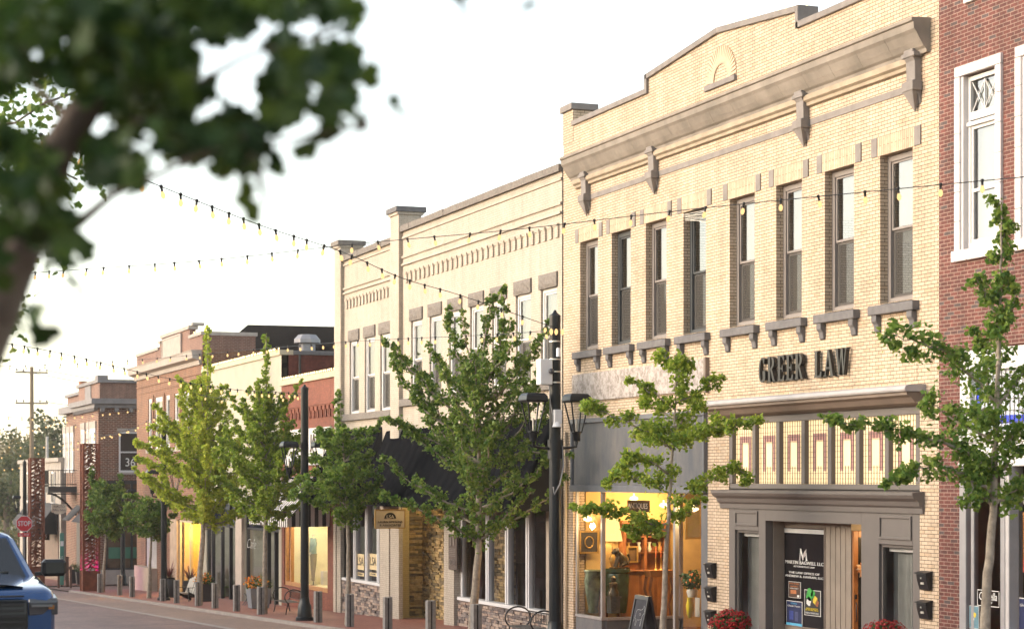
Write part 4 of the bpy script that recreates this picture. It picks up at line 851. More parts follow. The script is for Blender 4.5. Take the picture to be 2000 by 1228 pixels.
def rocklintel(a, b, z0, z1, parent):
    m = MB(); r_ = random.Random(int(a * 10)); ny, nz = 7, 4; vs = []
    for j in range(nz + 1):
        for i in range(ny + 1): vs.append((19.95 - (r_.uniform(0.01, .06) if 0 < i < ny and 0 < j < nz else 0), a + (b - a) * i / ny, z0 + (z1 - z0) * j / nz))
    m.add(vs, [(j * (ny + 1) + i, (j + 1) * (ny + 1) + i, (j + 1) * (ny + 1) + i + 1, j * (ny + 1) + i + 1) for j in range(nz) for i in range(ny)])
    m.box(19.951, 20.25, a, b, z0, z1); m.build('lintel', M_rock, parent)
for (a, b), z0, z1 in [(q, 5.3, 7.82) for q in CW] + [(q, 5.0, 7.62) for q in CL]:
    w = sash_window(cb, a + .005, b - .005, z0, z1, M_white, xf=20.06, fw=.1, sw=.06, screen=True, blind=((.96, .5, .75)[int(a * 3) % 3], M_bl)); rocklintel(a - .07, b + .07, z1 + .003, z1 + .4, w)
m = MB(); m.box(19.86, 20.02, 49.3, 63.17, 5.06, 5.297); m.build('sill_band', M_rock, cb, bevel=.01)
m = MB(); m.box(19.86, 20.02, 64.2, 70.2, 4.76, 4.997); m.build('sill_band', M_rock, cb, bevel=.01)
# storefronts
M_wf = plain('white_window_timber', (.6, .59, .6), .5, var=.05)
M_dimwall = plain('dim_reddish_interior', (.16, .09, .07), .9, var=.4, scale=1.5)
for (a, b), mull in ((SFL, (692, 715, 738)), (SFR, (951, 989, 1029.5))):
    m = MB(); zb2 = -.92; m.box(20.02, 20.16, a, a + .14, zb2, 3.6); m.box(20.02, 20.16, b - .14, b, zb2, 3.6); m.box(19.9, 20.2, a, b, zb2 - .1, zb2)
    for px in mull: c = YF(px); m.box(20.0, 20.18, c - .13, c + .13, zb2, 3.6); m.box(19.97, 20.0, c - .05, c + .05, zb2, 3.6)
    m.build('shop_window_frame', M_wf, cb, bevel=.008)
    m = MB(); m.add([(20.1, a, zb2), (20.1, a, 3.6), (20.1, b, 3.6), (20.1, b, zb2)], [(0, 1, 2, 3)]); m.build('display_glass', M_sglass, cb, fixn=False)
    m = MB(); m.box(23, 23.1, a, b, -3, 3.6); m.box(20.3, 23, a - .1, a, -3, 3.6); m.box(20.3, 23, b, b + .1, -3, 3.6); m.box(20.3, 23.1, a, b, 3.6, 3.7); m.box(20.3, 23, a, b, -2.6, -2.4); m.build('shop_wall', M_dimwall, cb)
    # vertical blinds / interior posts
    m = MB(); r_ = random.Random(4)
    for k in range(6): y = a + (b - a) * (k + .5) / 6 + r_.uniform(-.3, .3); m.box(20.9 + r_.random(), 21.9 + r_.random() * .4, y - .05 - .2 * r_.random(), y + .05, -2.4, r_.uniform(-.2, 1.6))
    m.build('interior_furniture', plain('dim_furniture', (.07, .045, .04), .6, var=.4), cb)
def ledge(name, p0, p1, z0, z1, mats, parent, rh=(.06, .11), out=.05, seed=1, slope=True):
    """courses of split stone between two ground points p0->p1, facing the street"""
    p0, p1 = Vector((p0[0], p0[1], 0)), Vector((p1[0], p1[1], 0)); d = (p1 - p0); L = d.length; d /= L; nrm = Vector((d.y, -d.x, 0))
    if nrm.x > .01 or (abs(nrm.x) <= .01 and nrm.y > 0): nrm = -nrm
    r_ = random.Random(seed); ms = [MB() for _ in mats]; z = z0
    while z < z1 - .01:
        h = min(r_.uniform(*rh), z1 - z); u = 0
        while u < L - .01:
            l = min(r_.uniform(.14, .5), L - u)
            if L - u - l < .08: l = L - u
            o = r_.uniform(0, out); hh = h
            c = p0 + d * (u + l / 2) + nrm * (o / 2 - .05) + Vector((0, 0, z + h / 2)); k = r_.randrange(len(mats))
            mm = ms[k]; tilt = r_.uniform(-.03, .03); dd = (d + Vector((0, 0, tilt))).normalized(); up = nrm.cross(dd)
            mm.obox(c, (nrm, dd, up), o / 2 + .05, l / 2 - .004, h / 2 - .003); u += l
        z += h
    a = MB()
    o = None
    for mm, mt in zip(ms, mats):
        b0 = len(a.v)
        a.v += mm.v; a.f += [tuple(b0 + i for i in f) for f in mm.f]; a.sm += mm.sm; mm.nf = len(mm.f)
    o = a.build(name, mats[0], parent, bevel=.008)
    for mt in mats[1:]: o.data.materials.append(mt)
    i = 0
    for k, mm in enumerate(ms):
        for _ in range(mm.nf): o.data.polygons[i].material_index = k; i += 1
    return o
def rockm(n, c): return plain(n, c, .9, var=.35, scale=9, bump=1, bscale=30)
LS = [rockm('ledgestone_grey', (.22, .18, .165)), rockm('ledgestone_brown', (.3, .22, .18)), rockm('ledgestone_dark', (.13, .105, .1)), rockm('ledgestone_tan', (.36, .28, .23))]
LY = [rockm('warm_lit_stone_a', (.36, .26, .12)), rockm('warm_lit_stone_b', (.27, .19, .09)), rockm('warm_lit_stone_c', (.17, .13, .075)), rockm('warm_lit_stone_d', (.42, .3, .15))]  # entry ledgestone with the warm yellow light put into its colours
ledge('stone_base', (19.95, SFL[0]), (19.95, SFL[1]), -2.5, -1.03, LS, cb, seed=2)
ledge('stone_base', (19.95, SFR[0]), (19.95, SFR[1]), -2.2, -1.03, LS, cb, seed=3)
ex = XA(826, 64.1)
ledge('stone_entry_wall', (20.52, 64.08), (ex, 64.08), -2.4, 3.0, LY, cb, seed=4, out=.06)
ledge('stone_entry_wall', (ex, 64.08), (ex, 55.5), -2.4, 3.0, LY, cb, seed=5, out=.08)
m = MB(); m.box(19.99, 20.5, 64.02, 64.1, -3, 3.6); m.build('painted_return', M_yp, cb)
m = MB(); m.box(ex + .05, 24, 64.11, 64.2, -3, 3.6); m.box(ex + .12, ex + .2, 57, 64.1, -3, 3.6); m.box(20.3, 24, 57.4, 65, 3.6, 3.7); m.build('entry_lining', M_yp, cb)
m = MB(); m.box(20.3, ex + .2, 57.4, 64, -3, -2.0); m.build('entry_step', M_conc, cb)
# brick piers standing proud between the shop windows
for a, b, mt in ((57.45, 58.4, M_cb), (64.14, 65.22, M_cb), (70.78, 71.1, M_cb)):
    m = MB(); m.box(19.82, 19.997, a, b, -3, 3.6); m.build('pier', mt, cb)
m = MB(); m.box(19.88, 19.998, 49.15, 50.0, -3, 3.6); m.build('pier', plain('beige_stucco_pier', (.33, .28, .24), .8), cb)
for i, (px) in enumerate((702, 727)):
    a = at(px - 7, 1080, 20.05); b = at(px + 7, 1113, 20.05); t = thing('window_decal', 'gold LSA monogram on the %s cream shop window pane' % ('second' if i == 0 else 'third'), 'sign', (a + b) / 2, 'gold monogram decals')
    m = MB(); m.box(20.085, 20.09, b.y, a.y, b.z, a.z); m.box(20.085, 20.09, b.y, a.y, b.z - .22, b.z - .1); m.build('gold_film', plain('gold_vinyl', (.6, .47, .27), .5), t)
    text('lettering', 'LSA', M_black, t, (a.y + b.y) / 2, (a.z + b.z) / 2, .42, x=20.08, width=(a.y - b.y) * .85); text('lettering', 'STUDIO', M_black, t, (a.y + b.y) / 2, b.z - .16, .08, x=20.08, width=(a.y - b.y) * .7)
# carved wooden address board on the entry pier
a, b = at(877, 1042, 19.78), at(893, 1113, 19.78); t = thing('carved_sign', 'tall dark carved wooden board with raised numerals on the cream entry pier', 'sign', (a + b) / 2)
m = MB(); m.box(19.76, 19.81, b.y, a.y, b.z, a.z); m.build('board', plain('dark_carved_wood', (.09, .065, .055), .7, var=.4, scale=14), t, bevel=.01)
zc = (a.z + b.z) / 2; h_ = a.z - b.z; M_rel = plain('raised_grey_wood', (.16, .13, .12), .6)
text('numerals', '208', M_rel, t, (a.y + b.y) / 2, zc - h_ * .3, h_ * .26, x=19.75, width=(a.y - b.y) * .7, ext=.01); text('numerals', 'II', M_rel, t, (a.y + b.y) / 2, zc + h_ * .28, h_ * .34, x=19.75, width=(a.y - b.y) * .5, ext=.01)
m = MB()
for k in range(5): m.box(19.745, 19.76, b.y + .07, a.y - .07, zc - h_ * .12 + k * h_ * .05, zc - h_ * .12 + k * h_ * .05 + .02)
m.build('raised_lines', M_rel, t)
# awnings
def awning_cloth():
    t = NT('black_awning_canvas'); t.b.inputs['Base Color'].default_value = (.008, .0085, .0105, 1); t.b.inputs['Roughness'].default_value = 1; t.b.inputs['Specular IOR Level'].default_value = 0
    g = t.new('ShaderNodeNewGeometry'); w = t.new('ShaderNodeTexWave'); w.bands_direction = 'Y'; w.inputs['Scale'].default_value = .42; w.inputs['Distortion'].default_value = .6; t.lk(g.outputs['Position'], w.inputs['Vector'])
    bp = t.new('ShaderNodeBump'); bp.inputs['Strength'].default_value = .8; bp.inputs['Distance'].default_value = .12; t.lk(w.outputs[0], bp.inputs['Height']); t.lk(bp.outputs[0], t.b.inputs['Normal']); return t.m
M_awn = awning_cloth(); M_awnd = plain('black_awning_side', (.012, .012, .014), .9)
def awning(y0, y1, zt, zf, xf, val, mat, side, label, curve=.35, scallop=True, name='awning', trim=None, group=None):
    t = thing(name, label, 'awning', (20, (y0 + y1) / 2, zf), group); m = MB(); n = 8; ny = max(8, int((y1 - y0) / .6)); pr = []
    for i in range(n + 1):
        s = i / n; x = 19.99 + (xf - 19.99) * s; z = zt + (zf - zt) * s - curve * math.sin(math.pi * s) * .5; pr.append((x, z))
    vs = []
    for j in range(ny + 1):
        y = y0 + (y1 - y0) * j / ny; sag = 0.02 * (j % 2)
        for x, z in pr: vs.append((x, y, z - sag))
    m.add(vs, [(j * (n + 1) + i, j * (n + 1) + i + 1, (j + 1) * (n + 1) + i + 1, (j + 1) * (n + 1) + i) for j in range(ny) for i in range(n)], True); o = m.build('canvas', mat, t, fixn=False)
    o.modifiers.new('thick', 'SOLIDIFY').thickness = .015
    m = MB(); nv = int((y1 - y0) / .12)
    for k in range(nv):
        a = y0 + (y1 - y0) * k / nv; b = y0 + (y1 - y0) * (k + 1) / nv; c = (a + b) / 2; x = xf - .008
        m.add([(x, a, zf), (x, b, zf), (x, b, zf - val), (x, c, zf - val - (.025 if scallop else 0)), (x, a, zf - val)], [(0, 1, 2, 3, 4)])
    m.build('valance', mat, t, fixn=False)
    for nm, y, s in (('side_panel', y0, 1), ('side_panel', y1, -1)):
        m = MB(); n_ = len(pr); m.add([(x, y + s * .01, z) for x, z in pr] + [(xf, y + s * .01, zf - val), (19.99, y + s * .01, zf - val)], [tuple(range(n_ + 2))]); m.build(nm, side, t, fixn=False)
    m = MB(); m.bar((xf + .03, y0 + .03, zf - .03), (xf + .03, y1 - .03, zf - .03), .03)
    for y in (y0 + .04, (y0 + y1) / 2, y1 - .04): m.bar((xf + .03, y, zf - .05), (19.98, y, zf - .05), .03)
    m.build('frame', M_black, t); return t
awning(49.45, 64.95, 4.3, 2.0, 18.7, .2, M_awn, M_awnd, 'long black canvas awning over the cream building entry and right shop window', curve=.5)
awning(65.5, 71.6, 4.45, 2.0, 18.7, .2, M_awn, M_awnd, 'shorter black canvas awning over the LSA office window', curve=.5)
# blade sign under the awning
Ys = 62.0; x0, x1 = XA(734, Ys), XA(790, Ys); w_ = x0 * SN + Ys * CS; z1, z0 = HC + (935 - 996) * w_ / FOC, HC + (935 - 1030) * w_ / FOC
RF = Matrix(((1, 0, 0), (0, 0, -1), (0, 1, 0)))
t = thing('hanging_sign', 'cream LAURA SIMMONS & ASSOCIATES sign hanging under the black awning', 'sign', ((x0 + x1) / 2, Ys, z0))
m = MB(); m.box(x0, x1, Ys, Ys + .05, z0, z1); m.build('board', plain('cream_signboard', (.48, .4, .3), .6), t)
m = MB()
for q in ((x0 - .02, x1 + .02, z1, z1 + .03), (x0 - .02, x1 + .02, z0 - .03, z0), (x0 - .03, x0, z0, z1), (x1, x1 + .03, z0, z1)): m.box(q[0], q[1], Ys - .01, Ys + .06, q[2], q[3])
m.build('frame', M_gold, t); m = MB()
for x in (x0 + .1, x1 - .1): m.tube([(x, Ys + .02, z1), (x, Ys + .02, z1 + .5)], .01, 6)
m.build('hanger', M_black, t)
H = z1 - z0; xc = (x0 + x1) / 2
text('lettering', 'LAURA SIMMONS', M_black, t, 0, 0, H * .17, loc=(xc, Ys - .006, z0 + H * .33), width=(x1 - x0) * .84, fwd=RF); text('lettering', '& ASSOCIATES', M_black, t, 0, 0, H * .17, loc=(xc, Ys - .006, z0 + H * .14), width=(x1 - x0) * .74, fwd=RF)
m = MB(); m.prism_y([(xc + .2 * math.cos(a * math.pi / 10), z0 + H * .52 + .2 * math.sin(a * math.pi / 10)) for a in range(11)], Ys - .008, Ys - .002); m.build('emblem', M_black, t)
text('lettering', 'LSA', plain('cream_letter', (.55, .47, .36), .5), t, 0, 0, H * .26, loc=(xc, Ys - .012, z0 + H * .62), width=.25, fwd=RF)

t = thing('ceiling_lamp', 'warm lamp under the black awning lighting the stone entry', 'lamp', (20.5, 61.2, 3.45)); m = MB(); m.lathe([(.1, 3.48), (.12, 3.56)], (20.35, 61.2, 0), 12); m.build('lens', M_tube, t); point((20.3, 61.4, 3.1), 55, (1, .78, .4), .15, parent=t)
# ================================================================ SMALL RED BRICK SHOP
sh = thing('brick_shop', 'small single-storey red brick shop with cream coping, white sign board and lit clothing window', 'shop', (20, 75.5, -2.5))
S0, S1 = 71.15, 79.6
wa, wb = YF(640), YF(555)
wz0, wz1 = ZF(600, 1150), 1.5
wall('wall', S0, S1, -3.6, 6.45, [(wa, wb, wz0, wz1)], M_sb, sh, depth=.25)
shell(sh, S0, S1, -3.6, 6.45, M_sb, x0=20.25)
m = MB(); m.box(19.9, 20.4, S0 - .0, S1, 6.45, 6.68); m.build('coping', plain('cream_coping', (.45, .39, .28), .8), sh, bevel=.01)
m = MB()
for k in range(14): y = S0 + .5 + k * .57; m.box(19.95, 20.02, y, y + .12, 5.0, 5.45); m.box(19.95, 20.02, y - .2, y - .08, 5.0, 5.3)
m.box(19.96, 20.02, S0, S1, 5.5, 5.57); m.build('corbel_course', M_sb, sh)
a, b = at(556, 838, 19.9), at(645, 838, 19.9); z1_, z0_ = 4.62, 3.2
t = thing('sign_board', 'wide white board sign with dark serif letters above the striped awning', 'sign', (19.9, (a.y + b.y) / 2, z0_))
m = MB(); y = b.y
while y < a.y: m.box(19.9, 19.95, y, min(y + .14, a.y) - .006, z0_, z1_); y += .14
m.box(19.951, 19.995, b.y, a.y, z0_ + .01, z1_ - .01); m.build('boards', M_white, t)
M_brl = plain('brown_letter', (.07, .045, .03), .5)
text('lettering', 'CLOTHING', M_brl, t, (a.y * .72 + b.y * .28), 4.1, .75, x=19.88, width=(a.y - b.y) * .42, ext=.01)
text('lettering', 'JAMES', M_brl, t, (a.y * .24 + b.y * .76), 4.1, .75, x=19.88, width=(a.y - b.y) * .34, ext=.01)
# striped awning
def stripe(name, f, ax):
    t = NT(name); g = t.new('ShaderNodeNewGeometry'); sp = t.new('ShaderNodeSeparateXYZ'); t.lk(g.outputs['Position'], sp.inputs[0]); mu = t.new('ShaderNodeMath', operation='MULTIPLY'); mu.inputs[1].default_value = f; t.lk(sp.outputs[ax], mu.inputs[0])
    fr = t.new('ShaderNodeMath', operation='FRACT'); t.lk(mu.outputs[0], fr.inputs[0]); gt = t.new('ShaderNodeMath', operation='GREATER_THAN'); gt.inputs[1].default_value = .5; t.lk(fr.outputs[0], gt.inputs[0])
    mx = t.new('ShaderNodeMixRGB'); mx.inputs[1].default_value = (.03, .025, .025, 1); mx.inputs[2].default_value = (.6, .58, .56, 1); t.lk(gt.outputs[0], mx.inputs[0]); t.lk(mx.outputs[0], t.b.inputs['Base Color']); t.b.inputs['Roughness'].default_value = .85; return t.m
fx = XA(563, 72.2); w_ = fx * SN + 72.2 * CS; zfv = HC + (935 - 1014) * w_ / FOC
awning(72.2, 78.6, 2.75, zfv, fx, .28, stripe('striped_awning_canvas', 3.2, 1), stripe('striped_awning_side', 3.4, 0), 'black and white striped awning over the lit clothing shop window', curve=0, name='striped_awning')
M_owood = plain('orange_door_timber', (.36, .17, .06), .45, var=.2, scale=6)
m = MB(); frame(m, wa + .01, wb - .01, wz0, wz1, 20.04, 20.16, .16); m.box(20.02, 20.16, wb - 1.0, wb - .85, wz0 + .16, wz1 - .16); m.build('shop_window_frame', M_owood, sh, bevel=.01)
m = MB(); m.add([(20.1, wa, wz0), (20.1, wa, wz1), (20.1, wb, wz1), (20.1, wb, wz0)], [(0, 1, 2, 3)]); m.build('display_glass', M_sglass, sh, fixn=False)
M_lit = plain('lit_cream_display', (.75, .7, .52), .9, var=.04)
m = MB(); m.box(22.0, 22.1, wa, wb, wz0, wz1); m.box(20.26, 22, wa - .1, wa, wz0, wz1); m.box(20.26, 22, wb, wb + .1, wz0, wz1); m.box(20.26, 22.1, wa, wb, wz0 - .1, wz0); m.box(20.26, 22.1, wa, wb, wz1, wz1 + .1); m.build('display_box', M_lit, sh)
t = thing('ceiling_lamp', 'warm lamp strip over the mannequin in the clothing shop window', 'lamp', (20.6, (wa + wb) / 2, wz1 - .05)); m = MB(); m.box(20.5, 20.6, wa + .5, wb - .5, wz1 - .04, wz1 - .01); m.build('tube', M_tube, t)
for y in (wa + 1.2, (wa + wb) / 2, wb - 1.5): point((20.75, y, wz1 - .3), 26, (1, .84, .55), .2, parent=t)
# mannequin: headless, shirt and trousers
def aX(px, py, x): return Vector((x, YF(px, x), ZF(px, py, x)))
p = aX(612, 1142, 21.0); top = aX(612, 1043, 21.0).z; H = top - p.z
mn = thing('mannequin', 'headless mannequin in a pale blue shirt and khaki trousers in the lit shop window', 'mannequin', p); u = Vector((0, 1, 0))
def q(y, z, x=0): return p + Vector((x, y, z * H))
m = MB(); m.lathe([(.18, 0), (.18, .015), (.02, .03), (.015, .12 * H)], p, 12); m.build('stand', M_black, mn)
m = MB(); m.tube([q(.06, .62), q(.05, .4), q(.03, .08)], [.13, .095, .06], 10); m.tube([q(-.08, .62), q(-.09, .4), q(-.06, .1, -.05)], [.13, .095, .06], 10); m.lathe([(.19, 0), (.18, .12)], q(0, .55), 12, sx=.7); m.build('trousers', plain('khaki_cloth', (.2, .16, .09), .9, var=.2, scale=10), mn)
m = MB(); m.lathe([(.2, .0), (.19, .12), (.2, .3), (.23, .46), (.2, .54), (.09, .6), (.07, .63)], q(0, .6), 14, sx=.65); m.tube([q(.2, .92), q(.29, .78), q(.27, .64, -.05)], [.08, .07, .055], 8); m.tube([q(-.2, .92), q(-.3, .78), q(-.2, .66, -.15)], [.08, .07, .055], 8); m.build('shirt', plain('pale_blue_cloth', (.2, .3, .3), .9, var=.2, scale=10), mn)
m = MB(); m.tube([q(0, .96), q(0, 1.0)], [.055, .05], 10); m.tube([q(.27, .64, -.05), q(.22, .58, -.1)], [.035, .03], 6); m.tube([q(-.2, .66, -.15), q(-.08, .6, -.18)], [.035, .03], 6); m.build('body', M_cer, mn)
c_ = aX(628, 1142, 20.8); m = MB(); m.box(c_.x, c_.x + .3, c_.y - .25, c_.y + .15, c_.z, c_.z + .55); tag(m.build('display_block', M_cer, bevel=.01), 'white display block beside the mannequin', 'block')
# ---- brick flank, dark shingle roof and vent behind
M_wrb = brick('weathered_red_brick', (.2, .045, .03), (.15, .035, .025), (.09, .04, .03), var=.25, grime=.45)
rf = thing('shingled_building', 'large building with a dark shingled hip roof rising behind the row', 'building', (30, 105, -3))
M_shg = brick('dark_roof_shingles', (.016, .014, .015), (.011, .01, .011), (.005, .005, .005), bw=.5, bh=.16, ms=.015, var=.2, grime=.3, horiz=False)
M_shg.node_tree.nodes['Principled BSDF'].inputs['Specular IOR Level'].default_value = 0; M_shg.node_tree.nodes['Principled BSDF'].inputs['Roughness'].default_value = 1
xr = 26.0
def pr(px, py, x): return tuple(aX(px, py, x))
A = aX(418, 690, 24.0); Bt = aX(484, 634, 31.0); Cc = aX(668, 638, 31.0); D = aX(668, 702, 24.0)
m = MB(); m.add([A, Bt, Cc, D], [(0, 1, 2, 3)]); E_ = Vector((40, A.y, A.z)); F_ = Vector((40, D.y, D.z)); m.add([A, Bt, E_], [(0, 1, 2)]); m.add([D, Cc, F_, ], [(0, 1, 2)]); m.add([E_, Bt, Cc, F_], [(0, 1, 2, 3)])
m.build('roof', M_shg, rf); m = MB(); m.box(24.3, 39.6, D.y + .3, A.y - .3, -3.5, min(A.z, D.z) - .02); m.build('wall', M_sb, rf)
v0 = aX(600, 688, 25.0); s_ = .38; t = thing('roof_vent', 'pale metal roof vent with a faceted hood behind the small shop', 'vent', v0)
m = MB(); m.lathe([(.42, 0), (.42, .45)], v0, 8); m.build('neck', plain('pale_vent_metal', (.24, .24, .26), .5, metal=.3), t); m = MB(); m.lathe([(.66, .45), (.66, .62), (.45, .85), (.1, .88)], v0, 8, smooth=False); m.build('hood', plain('pale_vent_metal', (.24, .24, .26), .5, metal=.3), t)
# ================================================================ WHITE STUCCO BUILDING WITH THE CAFE
wt = thing('stucco_building', 'cream stucco building with a plain facade and dark glazed cafe front', 'building', (20, 87, -2.8))
W0, W1 = 79.62, 95.1
wh = [(YF(500), YF(478), ZF(490, 858), ZF(490, 832)), (86.0, 87.5, -4, 1.6) if False else (80.05, 86.1, -3.9, 1.6), (87.5, 94.2, -3.9, 1.6)]
wall('wall', W0, W1, -4.2, 7.75, wh, M_stucco, wt, depth=.3)
shell(wt, W0, W1, -4.2, 7.75, M_wrb, x0=20.3)
m = MB(); m.box(20.5, 34, W0 - .06, W0 + .36, 7.753, 7.93); m.build('side_coping', M_dstone, wt, bevel=.02); m = MB(); m.tube([(20.75, W0 - .08, 6.4), (20.75, W0 - .08, 7.75)], .05, 8); m.build('downpipe', M_black, wt)
m = MB(); m.box(19.92, 20.5, W0, W1, 7.75, 7.95); m.build('coping', plain('cream_coping', (.45, .39, .28), .8), wt)
sash_window(wt, wh[0][0], wh[0][1], wh[0][2], wh[0][3], M_white, xf=20.05)
M_dkf = plain('charcoal_shop_frame', (.03, .03, .035), .4)
for (a, b), mu in (((80.05, 86.1), (YF(520), YF(534))), ((87.5, 94.2), (YF(446), YF(430), YF(412)))):
    m = MB(); frame(m, a, b, -3.0, 1.6, 20.06, 20.2, .1, .14); m.box(20.06, 20.2, a + .1, b - .1, .45, .55)
    for c in mu: m.box(20.04, 20.2, c - .07, c + .07, -2.86, 1.5)
    m.build('cafe_window_frame', M_dkf, wt, bevel=.006)
    m = MB(); m.add([(20.12, a, -3), (20.12, a, 1.6), (20.12, b, 1.6), (20.12, b, -3)], [(0, 1, 2, 3)]); m.build('display_glass', M_sglass, wt, fixn=False)
    m = MB(); m.box(19.98, 20.2, a, b, -3.9, -3.0); m.build('bulkhead', plain('beige_bulkhead', (.36, .31, .27), .8), wt)
    m = MB(); m.box(20.15, 20.17, a + .1, b - .1, .55, 1.5); m.build('upper_glazing', plain('dark_blue_film', (.02, .025, .06), .3), wt)
    m = MB(); m.box(22.4, 22.5, a - .1, b + .1, -3.4, 1.6); m.box(20.3, 22.4, b, b + .1, -3.4, 1.6); m.box(20.3, 22.5, a, b, -3.2, -3.1); m.build('cafe_wall', plain('cafe_grey_wall', (.38, .38, .34), .9), wt)
m = MB(); m.box(19.85, 19.995, 86.2, 87.4, -3.9, 1.5); m.build('beige_pier', plain('beige_pier', (.42, .35, .3), .8), wt)
t = thing('window_lettering', 'white hand-lettered Cafe on the glass right of the beige pier', 'sign', aX(490, 1062, 20.05)); q_ = aX(490, 1062, 20.05)
text('lettering', 'Cafe', plain('soft_white_vinyl', (.42, .42, .42), .6), t, q_.y, q_.z, .62, x=20.05, width=1.7, shear=.5, off=-.012)
q_ = aX(494, 1100, 21.0); m = MB(); m.box(21.0, 21.04, q_.y - .5, q_.y + .5, q_.z - .75, q_.z + .45); t = tag(m.build('menu_board', plain('dark_menu_board', (.03, .045, .045), .6)), 'dark chalk menu board inside the cafe window', 'menu board')
for k, s_ in enumerate(('Cafe', 'espresso  latte', 'daily soups')): text('lettering', s_, M_wl, t, q_.y, q_.z + .25 - k * .3, .16, x=20.98)
for px, lab in ((421, 'left'), (445, 'right')):
    q_ = aX(px, 1150, 21.0); t = thing('cafe_chair', 'pale green metal chair inside the cafe, %s of the two' % lab, 'chair', q_, 'cafe chairs'); m = MB(); z = q_.z - .35
    for dx in (-.18, .18):
        for dy in (-.18, .18): m.tube([(q_.x + dx, q_.y + dy, z), (q_.x + dx, q_.y + dy, z + .45)], .018, 6)
    m.build('legs', plain('green_enamel', (.2, .3, .12), .5), t); m = MB(); m.box(q_.x - .2, q_.x + .2, q_.y - .2, q_.y + .2, z + .45, z + .48); m.build('seat', plain('green_enamel', (.2, .3, .12), .5), t)
    m = MB(); m.tube([q_ + Vector((.2, .19 * math.cos(a * math.pi / 8), .12 + .5 * math.sin(a * math.pi / 8))) for a in range(9)], .02, 6); m.build('backrest', plain('green_enamel', (.2, .3, .12), .5), t)
q_ = aX(430, 1125, 21.2); t = thing('flower_vase', 'vase of pale flowers on the cafe window table', 'vase', q_); m = MB(); m.lathe([(.06, 0), (.1, .15), (.05, .35), (.07, .4)], q_, 10); m.build('vase', plain('yellow_green_glass', (.3, .3, .1), .3), t); m = MB(); leafball(m, q_ + Vector((0, 0, .55)), .22, 50, .1, random.Random(3)); m.build('blooms', M_cer, t)
for k, y in enumerate((83.0, 90.5)):  # lamps added to brighten the cafe interior, no known fitting
    t = thing('ceiling_lamp', 'added lamp brightening the cafe interior, %s the beige pier' % ('right of' if k == 0 else 'left of'), 'lamp', (21.2, y, 1.3), 'added cafe fill lamps'); m = MB(); m.lathe([(.05, 1.5), (.16, 1.25), (.02, 1.2)], (21.2, y, 0), 12); m.build('shade', M_tube, t); point((21.2, y, .9), 45, (1, .88, .7), .2, parent=t)
# ================================================================ BRICK BUILDING WITH STONE CORNICE
b6 = thing('brick_building', 'orange-brown brick building with a raised central parapet, blank stone panel and white windows', 'building', (20, 104, -3.3))
B0, B1 = 95.12, 113.0
tri = [(108.35, 109.5), (105.3, 107.5), (103.35, 104.5), (100.9, 102.1), (97.7, 100.1), (95.5, 96.7)]
bh = [(a, b, 4.3, 7.05) for a, b in tri] + [(95.6, 101.6, -4.4, .6), (107, 110.2, -2.2, .6)]
wall('wall', B0, B1, -4.8, 8.9, bh, M_ob, b6, depth=.3)
m = MB(); m.prism_x([(B0, 8.903), (B1, 8.903), (B1, 9.55), (106.3, 9.55), (106.1, 9.85), (105.6, 9.88), (105.6, 10.1), (98.2, 10.1), (98.2, 9.62), (B0, 9.62)], 20, 20.3); m.box(20.303, 22.6, B0, B0 + .3, 8.903, 9.6); m.build('parapet', brick('dark_parapet_brick', (.23, .10, .075), (.17, .07, .055), (.3, .22, .17), bw=.213, bh=.075, ms=.012, var=.15), b6)
shell(b6, B0, B1, -4.8, 8.9, M_ob, x0=20.3)
m = MB(); m.box(19.92, 20.4, B0 - .04, 98.2, 9.62, 9.78); m.box(19.92, 20.4, 98.1, 105.7, 10.1, 10.28); m.box(19.92, 20.4, 105.65, 106.3, 9.87, 10.0); m.box(19.92, 20.4, 106.3, B1, 9.55, 9.7); m.box(20.4, 22.7, B0 - .04, B0 + .34, 9.6, 9.78); m.box(20.1, 20.7, 98.0, 98.4, 10.28, 10.42); m.build('coping', M_lstone, b6)
m = MB(); m.prism_y([(20, 8.2), (19.9, 8.2), (19.85, 8.4), (19.55, 8.5), (19.5, 8.8), (19.45, 8.88), (20, 8.9)], 95.3, 113.3); m.build('cornice', M_lstone, b6)
m = MB(); m.box(19.93, 20.0, 100.2, 105.0, 9.1, 9.98); frame(m, 100.05, 105.15, 9.02, 10.03, 19.9, 19.99, .09); m.build('stone_panel', M_lstone, b6)
m = MB(); m.box(19.95, 20, B0, B1, 7.75, 7.85); m.box(19.97, 20.0, B0, B1, 7.4, 7.47); m.build('brick_band', M_ob, b6)
m = MB(); m.box(19.95, 20.05, 94.9 + .3, 110, 4.08, 4.28); m.build('sill_band', M_lstone, b6)
for i, (a, b) in enumerate(tri): sash_window(b6, a, b, 4.3, 7.05, M_white, xf=20.05, fw=.16, sw=.08, blind=(.96, M_bl))
for c in (104.9, 107.95, 100.5, 97.2): m = MB(); m.box(19.95, 20.0, c - .2, c + .2, 4.3, 7.2) ; m.build('brick_pilaster', M_ob, b6)
